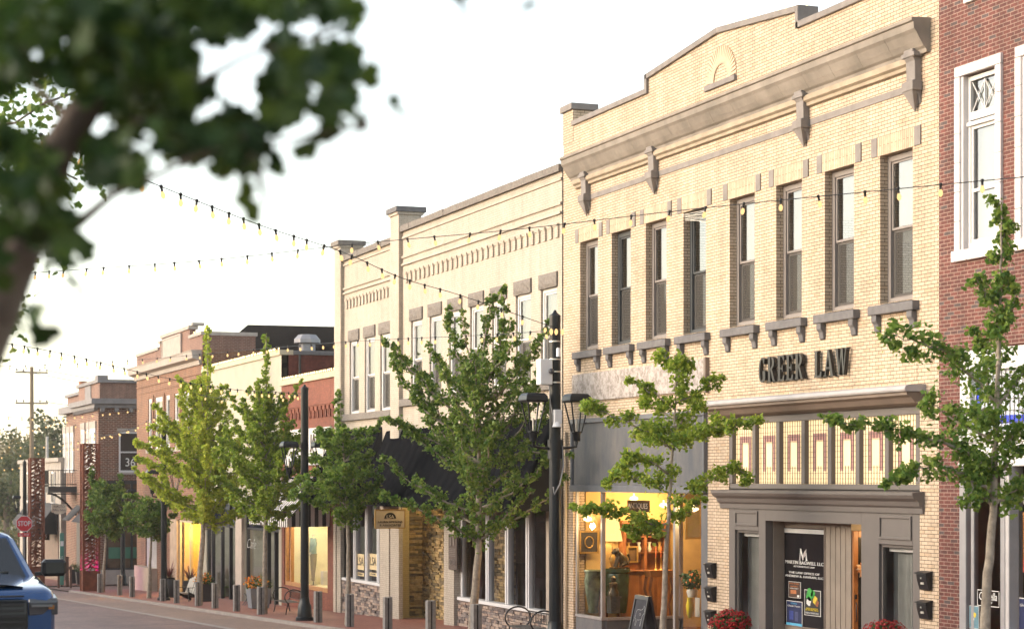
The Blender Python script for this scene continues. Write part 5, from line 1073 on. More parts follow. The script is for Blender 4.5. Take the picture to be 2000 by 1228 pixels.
# ground floor: lit bay and timber panels
m = MB(); m.box(20.05, 20.2, 107, 110.2, -4.8, .6); m.build('grey_shutter', plain('pale_grey_panel', (.42, .4, .4), .7), b6)
m = MB(); m.box(19.6, 20.0, 106.8, 111.6, -4.8, -2.15); m.build('stone_base', plain('beige_base_stone', (.42, .33, .26), .85), b6)
m = MB(); m.box(19.9, 20.1, 101.0, 102.8, -4.8, .6); m.build('travertine_pier', plain('travertine', (.38, .28, .2), .8, var=.25, scale=2), b6)
m = MB(); frame(m, 95.6, 101, -3.4, .6, 20.05, 20.15, .12); m.box(20.03, 20.16, 98.2, 98.35, -3.3, .5); m.build('shop_window_frame', plain('cream_frame', (.5, .42, .28), .5), b6)
m = MB(); m.add([(20.1, 95.6, -3.4), (20.1, 95.6, .6), (20.1, 101, .6), (20.1, 101, -3.4)], [(0, 1, 2, 3)]); m.build('display_glass', M_sglass, b6, fixn=False)
m = MB(); m.box(22, 22.1, 95.5, 101.1, -3.6, .6); m.box(20.3, 22, 101, 101.1, -3.6, .6); m.box(20.3, 22.1, 95.5, 101, .6, .7); m.box(20.3, 22, 95.5, 101, -3.7, -3.6); m.build('display_box', plain('golden_lit_wall', (.7, .5, .16), .9), b6)
t = thing('ceiling_lamp', 'bright lamp strip in the golden window behind the pale adirondack chair', 'lamp', (20.8, 98.5, .5)); m = MB(); m.box(20.8, 20.9, 97.5, 100.5, .5, .54); m.build('tube', M_tube, t)
for y in (97.2, 99.6): point((20.9, y, .2), 70, (1, .72, .3), .2, parent=t)
q_ = aX(368, 1095, 21.0); t = thing('potted_plant', 'round leafy plant backlit in the golden shop window', 'plant', q_); m = MB(); m.lathe([(.15, 0), (.2, .3)], q_ - Vector((0, 0, .6)), 10); m.build('pot', M_cer, t); m = MB(); leafball(m, q_ + Vector((0, 0, .3)), .55, 160, .16, random.Random(8)); m.build('foliage', leafmat('yellow_leaves', (.15, .15, .02), (.25, .2, .03), (.3, .26, .05)), t)
# ================================================================ FAR CORNER BUILDING WITH BALCONY
b7 = thing('brick_building', 'far brown brick corner building with grey cornice and an iron balcony', 'building', (20, 135, -4.2)); YS = 126.7
m = MB(); m.box(20, 38, YS, 135.8, -6, 7.3); m.build('wall', M_bb, b7)
m = MB(); m.box(20.4, 38, 135.81, 143.6, -6, 7.25); m.build('wall', M_bb, b7)
m = MB(); m.box(20.1, 38, YS + .1, 135.7, 7.75, 8.75); m.box(20.5, 38, 135.8, 143.5, 7.7, 8.4); m.build('parapet', brick('dark_parapet_brick2', (.23, .10, .075), (.17, .07, .055), (.3, .22, .17), bw=.213, bh=.08, ms=.014, var=.15), b7)
M_gc = plain('weathered_grey_cornice', (.2, .19, .195), .8, var=.2)
m = MB(); m.box(19.95, 38, YS - .05, 135.8, 8.75, 8.95); m.box(20.3, 38, 135.85, 143.7, 8.4, 8.6); m.box(19.95, 20.6, YS - .05, YS + 1, 8.953, 9.2); m.box(20.05, 20.1, 130.2, 132.6, 7.8, 8.7); m.build('coping', M_gc, b7)
m = MB(); m.box(19.5, 38, YS - .5, 136.2, 7.4, 7.73); m.box(19.7, 38, YS - .3, 136.0, 7.15, 7.397); m.box(19.9, 38, 136.21, 144, 7.2, 7.68); m.build('cornice', M_gc, b7)
m = MB()
for k in range(18): m.box(20.1 + k * .9, 20.35 + k * .9, YS - .28, YS + .0, 6.9, 7.147)
m.build('dentil_course', M_gc, b7); m = MB()
for k in range(20): m.box(19.72, 20, YS + .2 + k * .45, YS + .35 + k * .45, 6.95, 7.147)
m.build('dentil_course', M_gc, b7)
w_ = 20 * SN + YS * CS; zs = lambda py: HC + (935 - py) * (w_ + .4) / FOC
x0, x1 = XA(232, YS), XA(273, YS); m = MB()
for q in ((x0, x0 + .1, zs(922), zs(843)), (x1 - .1, x1, zs(922), zs(843)), (x0 + .1, x1 - .1, zs(846), zs(843)), (x0 + .1, x1 - .1, zs(922), zs(918)), (x0 + .1, x1 - .1, zs(884), zs(881))): m.box(q[0], q[1], YS - .06, YS, q[2], q[3])
w = m.build('window', M_white, b7); m = MB(); m.box(x0 + .08, x1 - .08, YS - .02, YS - .005, zs(920), zs(844)); m.build('pane', plain('dark_reflective_pane', (.035, .03, .03), .08), w)
m = MB(); m.box(x0 - .1, x1 + .1, YS - .12, YS, zs(926), zs(922)); m.box(x0 - .1, x1 + .1, YS - .03, YS, zs(842), zs(836)); m.build('sill', M_lstone, w)
text('numerals', '36', M_wl, b7, 0, 0, .75, loc=((x0 + x1) / 2 + .05, YS - .035, zs(903)), width=.6, fwd=RF)
x0, x1 = XA(207, YS), XA(270, YS); z0_, z1_ = zs(1112), zs(938); m = MB(); m.box(x0, x1, YS - .03, YS - .01, z0_, z1_); m.build('shop_glazing', plain('dim_shop_glass', (.09, .06, .04), .12, var=.5, scale=2), b7)
m = MB()
for px in (207, 237, 257, 270): c = XA(px, YS); m.box(c - .07, c + .07, YS - .09, YS - .03, z0_, z1_)
m.box(x0, x1, YS - .08, YS - .035, z1_ - .22, z1_); m.box(x0, x1, YS - .08, YS - .035, z0_, z0_ + .12); m.build('shop_window_frame', M_dkf, b7)
m = MB(); m.box(x0 + .15, x1 - .1, YS - .035, YS - .031, zs(1090), zs(1068)); m.build('green_counter', plain('teal_counter', (.05, .17, .11), .5), b7)
m = MB(); m.box(19.9, 30, YS - .1, YS, -6, z0_); m.build('stone_base', M_lstone, b7)
for k, (px0, px1, x) in enumerate(((125, 130, 20.4), (132, 137, 20.4), (139, 145, 20.4), (160, 167, 20), (171, 175, 20), (177, 188, 20))):
    ya, yb2 = YF(px1, x), YF(px0, x); m = MB(); z0w, z1w = 3.1, 5.9; frame(m, ya, yb2, z0w, z1w, x - .08, x - .01, .28 if k != 5 else .35); w = m.build('window', M_white, b7); m = MB(); m.box(x - .05, x - .02, ya + .25, yb2 - .25, z0w + .2, z1w - .2); m.build('pane', plain('pale_pane', (.5, .45, .4), .2), w)
    m = MB(); m.box(x - .1, x - .003, ya - .15, yb2 + .15, z1w, z1w + .45); m.build('lintel', M_lstone, w)
for k in range(2):
    ya, yb2 = ((128, 131.5), (132.5, 135.6))[k]; m = MB(); m.box(19.95, 20, ya, yb2, -4.2, .2); m.build('shop_bay', plain('dark_bay', (.06, .05, .05), .4, var=.4), b7)
    m = MB(); m.add([(19.98, ya, .9), (19.98, yb2, .9), (19.0, yb2, -.1), (19.0, ya, -.1)], [(0, 1, 2, 3)]); o = m.build('canvas', plain('grey_awning', (.05, .05, .056), .9)); tag(o, 'small grey shed awning on the far corner building, %s' % ('nearer one' if k == 0 else 'farther one by the sign'), 'awning', 'small grey awnings'); o.modifiers.new('t', 'SOLIDIFY').thickness = .03; o.name = 'shed_awning'
bc = thing('iron_balcony', 'black iron balcony with railings and curved bracket on the far brick corner building', 'balcony', (19, 137, 1.9))
yb0, yb1 = 136.5, 141.5; m = MB(); m.box(18.2, 20.4, yb0, yb1, 1.75, 2.15); m.build('deck', plain('dark_steel', (.04, .04, .045), .5), bc)
m = MB()
for z in (3.25, 2.3): m.bar((18.22, yb0, z), (18.22, yb1, z), .05); m.bar((18.22, yb0, z), (20.4, yb0, z), .05)
for k in range(14): x = 18.22 + k * .16; m.bar((x, yb0, 2.15), (x, yb0, 3.25), .025)
for k in range(24): y = yb0 + k * (yb1 - yb0) / 23; m.bar((18.22, y, 2.15), (18.22, y, 3.25), .025)
m.build('railing', M_black, bc)
m = MB(); m.tube([(18.2 + 1.9 * k / 8, yb0 + .2, 1.7 - .0 - 1.5 * (k / 8) ** 1.8) for k in range(9)], .08, 6); m.build('curved_bracket', M_black, bc)
Yg = 134.0; x0, x1 = XA(101, Yg), XA(130, Yg); wg = 19 * SN + Yg * CS; zg = lambda py: HC + (935 - py) * wg / FOC
t = thing('hanging_sign', 'small cream RIALTO Office Suites sign hanging under the iron balcony', 'sign', ((x0 + x1) / 2, Yg, zg(1000))); m = MB(); m.box(x0, x1, Yg, Yg + .05, zg(1000), zg(984)); m.prism_y([((x0 + x1) / 2 + .35 * math.cos(k * math.pi / 8), zg(1000) - .12 * math.sin(k * math.pi / 8)) for k in range(9)], Yg, Yg + .05); m.build('board', plain('bright_cream_signboard', (.7, .62, .5), .6), t)
text('lettering', 'RIALTO', M_brl, t, 0, 0, .22, loc=((x0 + x1) / 2, Yg - .01, zg(988.5)), width=.7, fwd=RF); text('lettering', 'Office Suites', M_brl, t, 0, 0, .18, loc=((x0 + x1) / 2, Yg - .01, zg(995.5)), width=.85, fwd=RF)
m = MB()
for x in (x0 + .1, x1 - .1): m.bar((x, Yg, zg(984)), (x, Yg, zg(965)), .03)
m.bar((x0 - .3, Yg, zg(964)), (20, Yg, zg(964)), .07); m.build('hanger', M_black, t)
# ================================================================ FAR WHITE SHOPS
b8 = thing('painted_shops', 'far white painted two-storey shop row with dark awnings', 'building', (20, 160, -5))
y0_ = 144.1
m = MB(); m.box(20.1, 36, y0_, 168, -7, 3.9); m.box(19.9, 36, y0_, 168, 3.9, 4.2); m.build('wall', plain('white_weathered_brick', (.3, .27, .24), .85, var=.25, scale=2), b8)
m = MB(); m.box(20.05, 20.1, y0_ + 1, 160, -5.5, -1); m.build('shop_bay', plain('dim_bay', (.12, .07, .05), .5, var=.4), b8)
for k in range(4): ya = 147 + k * 5; m = MB(); frame(m, ya, ya + 1.8, .8, 3.2, 20.02, 20.1, .15); w = m.build('window', M_white, b8); m = MB(); m.box(20.05, 20.09, ya + .1, ya + 1.7, .9, 3.1); m.build('pane', plain('dark_pane', (.04, .04, .045), .1), w)
M_awg = plain('grey_black_awning', (.035, .035, .04), .9)
awning(145.2, 152, .9, -1.0, 18.5, .3, M_awg, M_awnd, 'dark shed awning with black side panel beyond the balcony', curve=0, group='dark awnings of the far shops'); awning(153, 160, 1.1, -.6, 18.6, .3, M_awg, M_awnd, 'farthest dark awning, partly behind the rusty lattice column', curve=0, group='dark awnings of the far shops')
t = thing('shop_sign', 'small black sign with pale capital letters under the far dark awning', 'sign', (18.6, 147, -1.8)); m = MB(); m.box(18.3, 19.7, 147, 147.1, -1.75, -1.25); m.build('board', M_black, t); text('lettering', "BLUE'S", M_wl, t, 0, 0, .4, loc=(19.0, 146.98, -1.5), width=1.0, fwd=RF)
# roof-edge fairy lights
G_ = 'warm lights strung along the roof edges'
bulbs('roof_lights', 'tiny warm lights along the stepped parapet of the yellow building', [(20.2, y, z + .14) for y, z in pp[1:-1]], M_rim, group=G_)
bulbs('roof_lights', 'tiny warm lights along the long cream parapet', [(20.2, 49.2, 11.06), (20.2, 63.1, 11.06)], M_rim, group=G_)
bulbs('roof_lights', 'tiny warm lights along the lower cream parapet at the left', [(20.2, 64.3, 10.82), (20.2, 70.2, 10.82)], M_rim, group=G_)
bulbs('roof_lights', 'tiny warm lights along the cream coping of the small red shop', [(19.95, 71.3, 6.7), (19.95, 79.5, 6.7)], M_rim, group=G_)
bulbs('roof_lights', 'tiny warm lights along the white stucco roof edge', [(19.95, 79.8, 7.97), (19.95, 95, 7.97)], M_rim, group=G_)
bulbs('roof_lights', 'tiny warm lights on the near part of the brick parapet with the stone panel', [(20.2, 95.2, 9.8), (20.2, 98, 9.8), (20.2, 98.3, 10.3), (20.2, 101, 10.3)], M_rim, group=G_)
# distant things
up = WP(62, 935, 175); t = thing('utility_pole', 'tall wooden utility pole with crossarms beyond the far shops', 'pole', (up.x, up.y, gz(up.x, up.y)))
zt = HC + (935 - 716) / FOC * 175; m = MB(); m.tube([(up.x, up.y, gz(up.x, up.y) - .3), (up.x, up.y, zt)], [.24, .16], 10); m.build('pole', plain('weathered_pole_wood', (.2, .15, .1), .9), t)
for z in (zt - .5, zt - 3.2): m = MB(); m.bar((up.x - 1.4, up.y, z), (up.x + 1.4, up.y, z), .14); m.build('crossarm', plain('weathered_pole_wood', (.2, .15, .1), .9), t)
m = MB()
for z in (zt - .38, zt - 3.1):
    for d in (-1.3, -.7, .7, 1.3): m.lathe([(.05, 0), (.08, .1), (.05, .2)], (up.x + d, up.y, z), 6)
m.build('insulators', M_dstone, t)
for k, (dz, dx) in enumerate(((-.3, -1.3), (-.3, 1.3), (-3, .7))):
    m = MB(); a = Vector((up.x + dx, up.y, zt + dz)); b = Vector((up.x + 60, up.y + 45, zt + dz - 3 + k)); m.tube([a.lerp(b, i / 12) - Vector((0, 0, 5 * (i / 12) * (1 - i / 12))) for i in range(13)], .025, 4); tag(m.build('power_line', M_black), 'thin power line running right from the utility pole, %s' % ('lowest', 'middle', 'upper')[k - 1 if k else 0] if False else ('thin power line from the left end of the upper crossarm', 'thin power line from the right end of the upper crossarm', 'thin power line from the lower crossarm')[k], 'cable')
up2 = WP(92, 935, 150); m = MB(); m.tube([(up2.x, up2.y, gz(up2.x, up2.y)), (up2.x, up2.y, HC + (935 - 852) / FOC * 150)], [.16, .1], 8); tag(m.build('metal_pole', plain('galvanised_pole', (.4, .38, .36), .6)), 'slim pale metal pole between the utility pole and the corner building', 'pole')
ch = aX(162, 760, 24); t = thing('chimney', 'short brick chimney with a round light on the far corner building roof', 'chimney', ch); m = MB(); m.lathe([(.28, -1.5), (.28, .3), (.34, .34), (.34, .6), (.24, .64)], ch, 12); m.build('stack', plain('terracotta_pipe', (.3, .14, .08), .8), t)
# ================================================================ STREET FURNITURE
M_post = plain('dark_blue_black_post', (.009, .011, .014), .38, metal=.2, var=.15)
M_bulb = emis('lit_string_bulb', (1, .62, .26), .42)
def lamp(px, label, x=16.9, H=7.75, gadgets=False, w=None):
    Y = YF(px, x); g = gs(x, Y); t = thing('street_lamp', label, 'street lamp', (x, Y, g), 'twin-lantern street lamps'); b = Vector((x, Y, g)); wv = x * SN + Y * CS
    m = MB(); m.lathe([(.30, 0), (.30, .1), (.24, .14), (.22, .5), (.17, .6), (.15, .75)], b, 16); m.build('base', M_post, t)
    m = MB(); m.lathe([(.14, .7), (.135, 3.0), (.125, H - .15), (.13, H - .12), (.13, H - .06), (.05, H), (.03, H + .06)], b, 16); m.build('pole', M_post, t)
    za = 4.72
    m = MB(); m.lathe([(.17, za - .28), (.17, za + .16)], b, 12); m.build('collar', M_post, t)
    for s in (-1, 1):
        m = MB(); m.tube([b + Vector((s * .12, 0, za - .05)), b + Vector((s * .35, 0, za - .03)), b + Vector((s * .52, 0, za)), b + Vector((s * .53, 0, za + .12))], [.035, .03, .03, .04], 8); m.build('arm', M_post, t)
        c = b + Vector((s * .53, 0, za + .12)); m = MB(); m.lathe([(.09, 0), (.10, .16), (.13, .2), (.10, .22)], c, 8)
        for k in range(4):
            a = math.pi / 4 + k * math.pi / 2; m.bar(c + Vector((.12 * math.cos(a), .12 * math.sin(a), .2)), c + Vector((.30 * math.cos(a), .30 * math.sin(a), .9)), .028)
        for k in range(4):
            a, a2 = math.pi / 4 + k * math.pi / 2, math.pi / 4 + (k + 1) * math.pi / 2; m.bar(c + Vector((.12 * math.cos(a), .12 * math.sin(a), .21)), c + Vector((.12 * math.cos(a2), .12 * math.sin(a2), .21)), .03)
        m.build('lantern_cage', M_post, t); m = MB(); hw = .27
        vs = [(c.x + i * r, c.y + j * r, c.z + z) for r, z in ((.25, .88), (.27, .92), (.25, 1.02), (.2, 1.08)) for i, j in ((-1, -1), (1, -1), (1, 1), (-1, 1))]
        m.add(vs, [tuple(reversed(range(4))), tuple(range(12, 16))] + [(4 * l + k, 4 * l + (k + 1) % 4, 4 * l + 4 + (k + 1) % 4, 4 * l + 4 + k) for l in range(3) for k in range(4)]); m.build('lantern_cap', M_post, t, bevel=.01)
        m = MB(); m.lathe([(.02, .2), (.025, .5), (.01, .52)], c, 8); m.build('lamp_tube', plain('clear_lamp_tube', (.4, .36, .3), .2), t)
    if gadgets:
        def zp(py): return HC + (935 - py) * wv / FOC
        M_gad = plain('white_plastic', (.62, .62, .64), .4); M_band = plain('steel_band', (.55, .52, .48), .3, metal=.6)
        for py in (648 + 20, 703, 727, 748): m = MB(); m.lathe([(.14, 0), (.14, .03)], (x, Y, zp(py)), 16); m.build('steel_band', M_band, t)
        m = MB(); m.box(x - .42, x - .12, Y - .16, Y + .1, zp(752), zp(702)); m.build('equipment_box', M_gad, t, bevel=.015)
        m = MB(); m.sphere(Vector((x - .17, Y - .2, zp(726))), .065, 12, 8); m.build('camera_dome', plain('dark_dome', (.05, .05, .06), .1), t)
        m = MB(); m.lathe([(.05, 0), (.05, .18), (.03, .2)], (x + .02, Y - .16, zp(697)), 10); m.build('antenna', M_gad, t)
        m = MB(); m.box(x - .1, x + .08, Y - .24, Y - .12, zp(828), zp(800)); m.lathe([(.12, 0), (.09, .06), (.06, .12)], (x - .03, Y - .2, zp(834)), 12); m.build('camera_housing', M_gad, t, bevel=.01)
        m = MB(); m.tube([(x - .2, Y - .13, zp(752)), (x - .17, Y - .15, zp(790)), (x - .11, Y - .15, zp(812)), (x - .1, Y - .15, zp(830))], .012, 6); m.tube([(x + .14, Y - .1, zp(870)), (x + .16, Y - .12, zp(910)), (x + .05, Y - .17, zp(945)), (x - .08, Y - .15, zp(965)), (x - .1, Y - .14, zp(950))], .018, 6); m.build('cable', plain('grey_cable', (.25, .25, .26), .5), t)
        for dx in (-.14, -.02, .13): m = MB(); m.lathe([(.01, 0), (.04, .04), (.045, .09), (.02, .14)], (x + dx, Y - .12, zp(655)), 8); m.build('bulb', M_bulb, t)
    return t
lamp(1084, 'near dark street lamp with white camera boxes in front of the cream building edge', gadgets=True)
lamp(595, 'dark street lamp standing before the striped awning shop')
lamp(320, 'dark street lamp between the pale bollards left of the adirondack chair', x=17.2)
lamp(48, 'distant dark street lamp behind the red stop sign', x=17.0, H=8.3)
lamp(240, 'dark lamp standing at the far corner building beside the dim shop window', x=21.0, H=6.5)
# bollards
def bollard():
    t = thing('bollard', 'x', 'bollard', (0, 0, 0), 'grey bollards along the kerb')
    Mb = plain('weathered_grey_bollard', (.2, .185, .175), .7, var=.25, scale=8)
    for s in (-1, 1):
        m = MB(); m.prism_x([(-.105, 0), (.105, 0), (.105, .98), (.09, 1.0), (-.09, 1.0), (-.105, .98)], s * .02, s * .115); m.build('side_slab', Mb, t, bevel=.006)
    m = MB(); m.box(-.019, .019, -.085, .085, 0, .985); m.build('core', M_black, t)
    return t
b0 = bollard(); place_ = [(195, 'leftmost grey bollard right of the pale thin tree'), (234, 'grey bollard nearest the far corner shop window'), (258, 'grey bollard left of the trunk beside the stone base'), (318, 'grey bollard directly before the dark lamp left of the adirondack chair'), (345, 'grey bollard just left of the adirondack chair'), (387, 'grey bollard overlapping the tree trunk right of the adirondack chair'), (420, 'grey bollard in front of the left cafe glazing'), (462, 'grey bollard before the beige cafe pier'), (509, 'grey bollard overlapping the trunk by the orange flowers'), (621, 'grey bollard just right of the lamp and bench at the striped awning shop'), (683, 'grey bollard in front of the LSA window stone base'), (757, 'grey bollard before the cream pier left of the stone entry'), (841, 'grey bollard in front of the warm-lit stone entry'), (930, 'grey bollard before the right stone base, under the big dark tree')]
for i, (px, lab) in enumerate(place_):
    Y = YF(px, 16.9); o = b0 if i == 0 else copy_tree(b0); place(o, (16.9, Y, gs(16.9, Y)), random.uniform(-.1, .1), lab)
# benches
def bench():
    t = thing('bench', 'x', 'bench', (0, 0, 0), 'black iron hoop-armed benches'); Lb = 1.75
    for y in (0, Lb):
        m = MB(); pts = [(.34 * math.cos(a), y, .62 + .27 * math.sin(a)) for a in [math.radians(-50 + i * 280 / 16) for i in range(17)]]
        m.tube([(.30, y, 0)] + pts[:1] + pts + [(-.30, y, 0)], .02, 8); m.build('hoop_arm', M_black, t)
    m = MB()
    for k in range(8): x = -.25 + k * .07; m.bar((x, 0, .43), (x, Lb, .43), .03, .012)
    m.bar((-.26, 0, .42), (-.26, Lb, .42), .02); m.bar((.26, 0, .42), (.26, Lb, .42), .02); m.build('seat', plain('grey_iron', (.1, .1, .1), .35, metal=.5), t)
    m = MB(); m.bar((.27, 0, .78), (.27, Lb, .78), .03); m.bar((.27, 0, .52), (.27, Lb, .52), .02)
    for k in range(16): y = .08 + k * (Lb - .16) / 15; m.bar((.27, y, .52), (.27, y, .78), .012)
    m.build('backrest', M_black, t); return t
bn = bench(); X = 17.7
for i, (px, x, lab) in enumerate(((1062, 17.7, 'black hoop-armed bench against the right stone base, behind the near lamp'), (574, 17.9, 'black hoop-armed bench behind the lamp at the striped awning shop'))):
    Y = YF(px, x); o = bn if i == 0 else copy_tree(bn); place(o, (x, Y, gs(x, Y)), 0, lab)
# planters and plants
def blades(m, c, n, L, wd, rnd, up=.6, nseg=4):
    for i in range(n):
        a = rnd.uniform(0, 6.28); l = L * rnd.uniform(.6, 1); d = Vector((math.cos(a), math.sin(a), 0)); s = Vector((-d.y, d.x, 0)); el = rnd.uniform(.25, 1.35); vs = []
        for k in range(nseg + 1):
            u = k / nseg; p = Vector(c) + d * (l * u * math.cos(el)) + Vector((0, 0, l * (u * math.sin(el) * (1.1 - .0) - .35 * u * u * math.cos(el)))); ww = wd * (1 - u) * (.6 + u); vs += [p - s * ww, p + s * ww]
        m.add(vs, [(2 * k, 2 * k + 1, 2 * k + 3, 2 * k + 2) for k in range(nseg)])
M_cord = leafmat('burgundy_leaves', (.08, .015, .02), (.14, .03, .03), (.2, .06, .04), .3); M_grass = leafmat('grass_blades', (.1, .12, .03), (.2, .2, .07), (.3, .26, .12), .3); M_flo = leafmat('orange_flowers', (.6, .12, .01), (.75, .25, .02), (.7, .4, .05), .2)
def spiky(px, x, lab, potmat, h=.95):
    Y = YF(px, x); b = Vector((x, Y, gs(x, Y))); t = thing('potted_plant', lab, 'potted plant', b, 'planters along the shop fronts'); r = random.Random(px)
    m = MB(); m.lathe([(.22, 0), (.3, .15), (.36, .5), (.33, .8), (.26, h - .05), (.3, h), (.24, h), (.2, h - .1)], b, 16); m.build('pot', potmat, t)
    m = MB(); blades(m, b + Vector((0, 0, h)), 70, .95, .035, r); m.build('burgundy_leaves', M_cord, t, fixn=False); m = MB(); blades(m, b + Vector((0, 0, h - .05)), 60, .5, .02, r); m.build('trailing_grass', M_grass, t, fixn=False)
M_pot = plain('dark_pot', (.035, .033, .035), .4, var=.3)
spiky(331, 18.3, 'tall dark urn with a burgundy spiky plant behind the lamp', M_pot); spiky(371, 19.2, 'burgundy spiky plant beside the golden shop window, behind the adirondack chair', M_pot, .8)
def boxplant(px, x, lab, mat, s=.3, h=.75, flo=True, grass=True, n=130):
    Y = YF(px, x); b = Vector((x, Y, gs(x, Y))); t = thing('planter_box', lab, 'planter', b, 'planters along the shop fronts'); r = random.Random(px)
    m = MB(); vs = [(b.x + i * rr, b.y + j * rr, b.z + z) for rr, z in ((s * .8, .03), (s, h), (s * .9, h), (s * .86, h - .08)) for i, j in ((-1, -1), (1, -1), (1, 1), (-1, 1))]
    m.add(vs, [tuple(reversed(range(4))), tuple(range(12, 16))] + [(4 * l + k, 4 * l + (k + 1) % 4, 4 * l + 4 + (k + 1) % 4, 4 * l + 4 + k) for l in range(3) for k in range(4)]); m.build('box', mat, t)
    m = MB(); leafball(m, b + Vector((0, 0, h + .12)), s * 1.3, n, .1, r, .7); m.build('foliage', M_lf, t)
    if flo: m = MB(); leafball(m, b + Vector((-.1, 0, h + .2)), s * 1.25, n, .08, r, .7); m.build('flowers', M_flo, t)
    if grass: m = MB(); blades(m, b + Vector((.05, -.1, h)), 90, .8, .012, r); m.build('grass', M_grass, t, fixn=False)
M_gpl = plain('grey_planter', (.17, .18, .2), .6)
boxplant(505, 18.3, 'grey square planter with orange flowers and tall grass beside the cafe', M_gpl, .42, .8)
boxplant(401, 18.4, 'dark square planter with orange flowers right of the adirondack chair', M_pot, .36, .8)
boxplant(146, 19.2, 'left dark pot with upright grass by the far corner building', M_pot, .3, .9, flo=False, n=60)
boxplant(158, 19.0, 'right dark pot with upright grass beside the rusty column', M_pot, .32, .8, flo=False, n=60)
def adirondack():
    px, x = 368, 17.9; Y = YF(px, x); b = Vector((x, Y, gs(x, Y))); t = thing('adirondack_chair', 'slatted adirondack chair with a pale back and dark legs on the brick pavement', 'chair', b)
    ang = -.5; f = Vector((-math.cos(ang), math.sin(ang) * -1, 0)); f = Vector((-.75, -.66, 0)).normalized(); s = Vector((-f.y, f.x, 0)); Z = Vector((0, 0, 1)); Mp = plain('pale_slat_wood', (.5, .45, .38), .6)
    m = MB()
    for k in range(5): o = s * (k - 2) * .12; m.bar(b + o - f * .1 + Z * .3, b + o - f * .5 + Z * (1.08 - abs(k - 2) * .05), .1, .02, up=f)
    m.build('back_slats', Mp, t, bevel=.005)
    m = MB()
    for k in range(5): m.bar(b + f * (.35 - k * .11) - s * .28 + Z * (.4 - k * .025), b + f * (.35 - k * .11) + s * .28 + Z * (.4 - k * .025), .09, .02)
    m.build('seat_slats', Mp, t)
    for sg_ in (-1, 1):
        m = MB(); m.bar(b + s * .33 * sg_ + f * .42, b + s * .33 * sg_ + f * .42 + Z * .6, .09, .03); m.build('front_leg', M_black, t)
        m = MB(); m.bar(b + s * .31 * sg_ + f * .4 + Z * .38, b + s * .31 * sg_ - f * .6 + Z * .04, .03, .11); m.build('side_rail', M_black, t)
        m = MB(); m.bar(b + s * .36 * sg_ + f * .5 + Z * .62, b + s * .36 * sg_ - f * .35 + Z * .6, .13, .025); m.build('arm', M_black, t)
adirondack()
def bistro():
    px, x = 486, 18.9; Y = YF(px, x); b = Vector((x, Y, gs(x, Y))); t = thing('folding_chair', 'grey slatted folding chair beside the grey planter at the cafe', 'chair', b); Mg = plain('grey_iron', (.1, .1, .1), .35)
    m = MB()
    for y in (-.2, .2): m.tube([b + Vector((.22, y, 0)), b + Vector((-.15, y, .5)), ], .015, 6); m.tube([b + Vector((-.22, y, 0)), b + Vector((.12, y, .45)), b + Vector((.25, y, .9))], .015, 6)
    m.build('frame', Mg, t); m = MB()
    for k in range(6): m.box(b.x - .2 + k * .07, b.x - .16 + k * .07, b.y - .2, b.y + .2, b.z + .45, b.z + .465)
    m.build('seat', Mg, t); m = MB()
    for k in range(3): m.box(b.x + .2, b.x + .22, b.y - .2, b.y + .2, b.z + .6 + k * .1, b.z + .66 + k * .1)
    m.build('backrest', Mg, t)
bistro()
def mums(px, py, x, lab, r0):
    c = at(px, py, x); g = gs(x, c.y); t = thing('potted_mums', lab, 'flowers', (c.x, c.y, g)); r = random.Random(px); c = Vector((c.x, c.y, c.z - r0 * .75))
    m = MB(); m.lathe([(.2, 0), (.27, max(.1, c.z - g - .05)), (.3, max(.14, c.z - g))], (c.x, c.y, g), 14); m.build('pot', M_pot, t)
    m = MB(); leafball(m, c, r0 * 1.0, 900, .07, r, .78); m.build('foliage', M_lf, t); m = MB()
    for i in range(620):
        th, ph = r.uniform(0, 6.28), math.acos(r.uniform(-.1, 1)); d = Vector((math.sin(ph) * math.cos(th), math.sin(ph) * math.sin(th), math.cos(ph))); p = c + Vector((d.x, d.y, d.z * .78)) * r0 * r.uniform(.84, 1.1) * (1 + .1 * math.sin(3 * th + px) * math.cos(4 * ph)); u = d.orthogonal().normalized(); v = d.cross(u); s = r.uniform(.015, .03)
        m.add([p + (u * math.cos(k * 1.047) + v * math.sin(k * 1.047)) * s - d * .006 for k in range(6)] + [p + d * .014], [(k, (k + 1) % 6, 6) for k in range(6)])
    m.build('red_blooms', leafmat('red_petals', (.2, .006, .008), (.34, .012, .015), (.42, .03, .02), .15), t)
mums(1427, 1192, 18.9, 'round red chrysanthemum pot before the left law-office window', .42); mums(1727, 1213, 18.9, 'round red chrysanthemum pot before the right law-office window', .42)
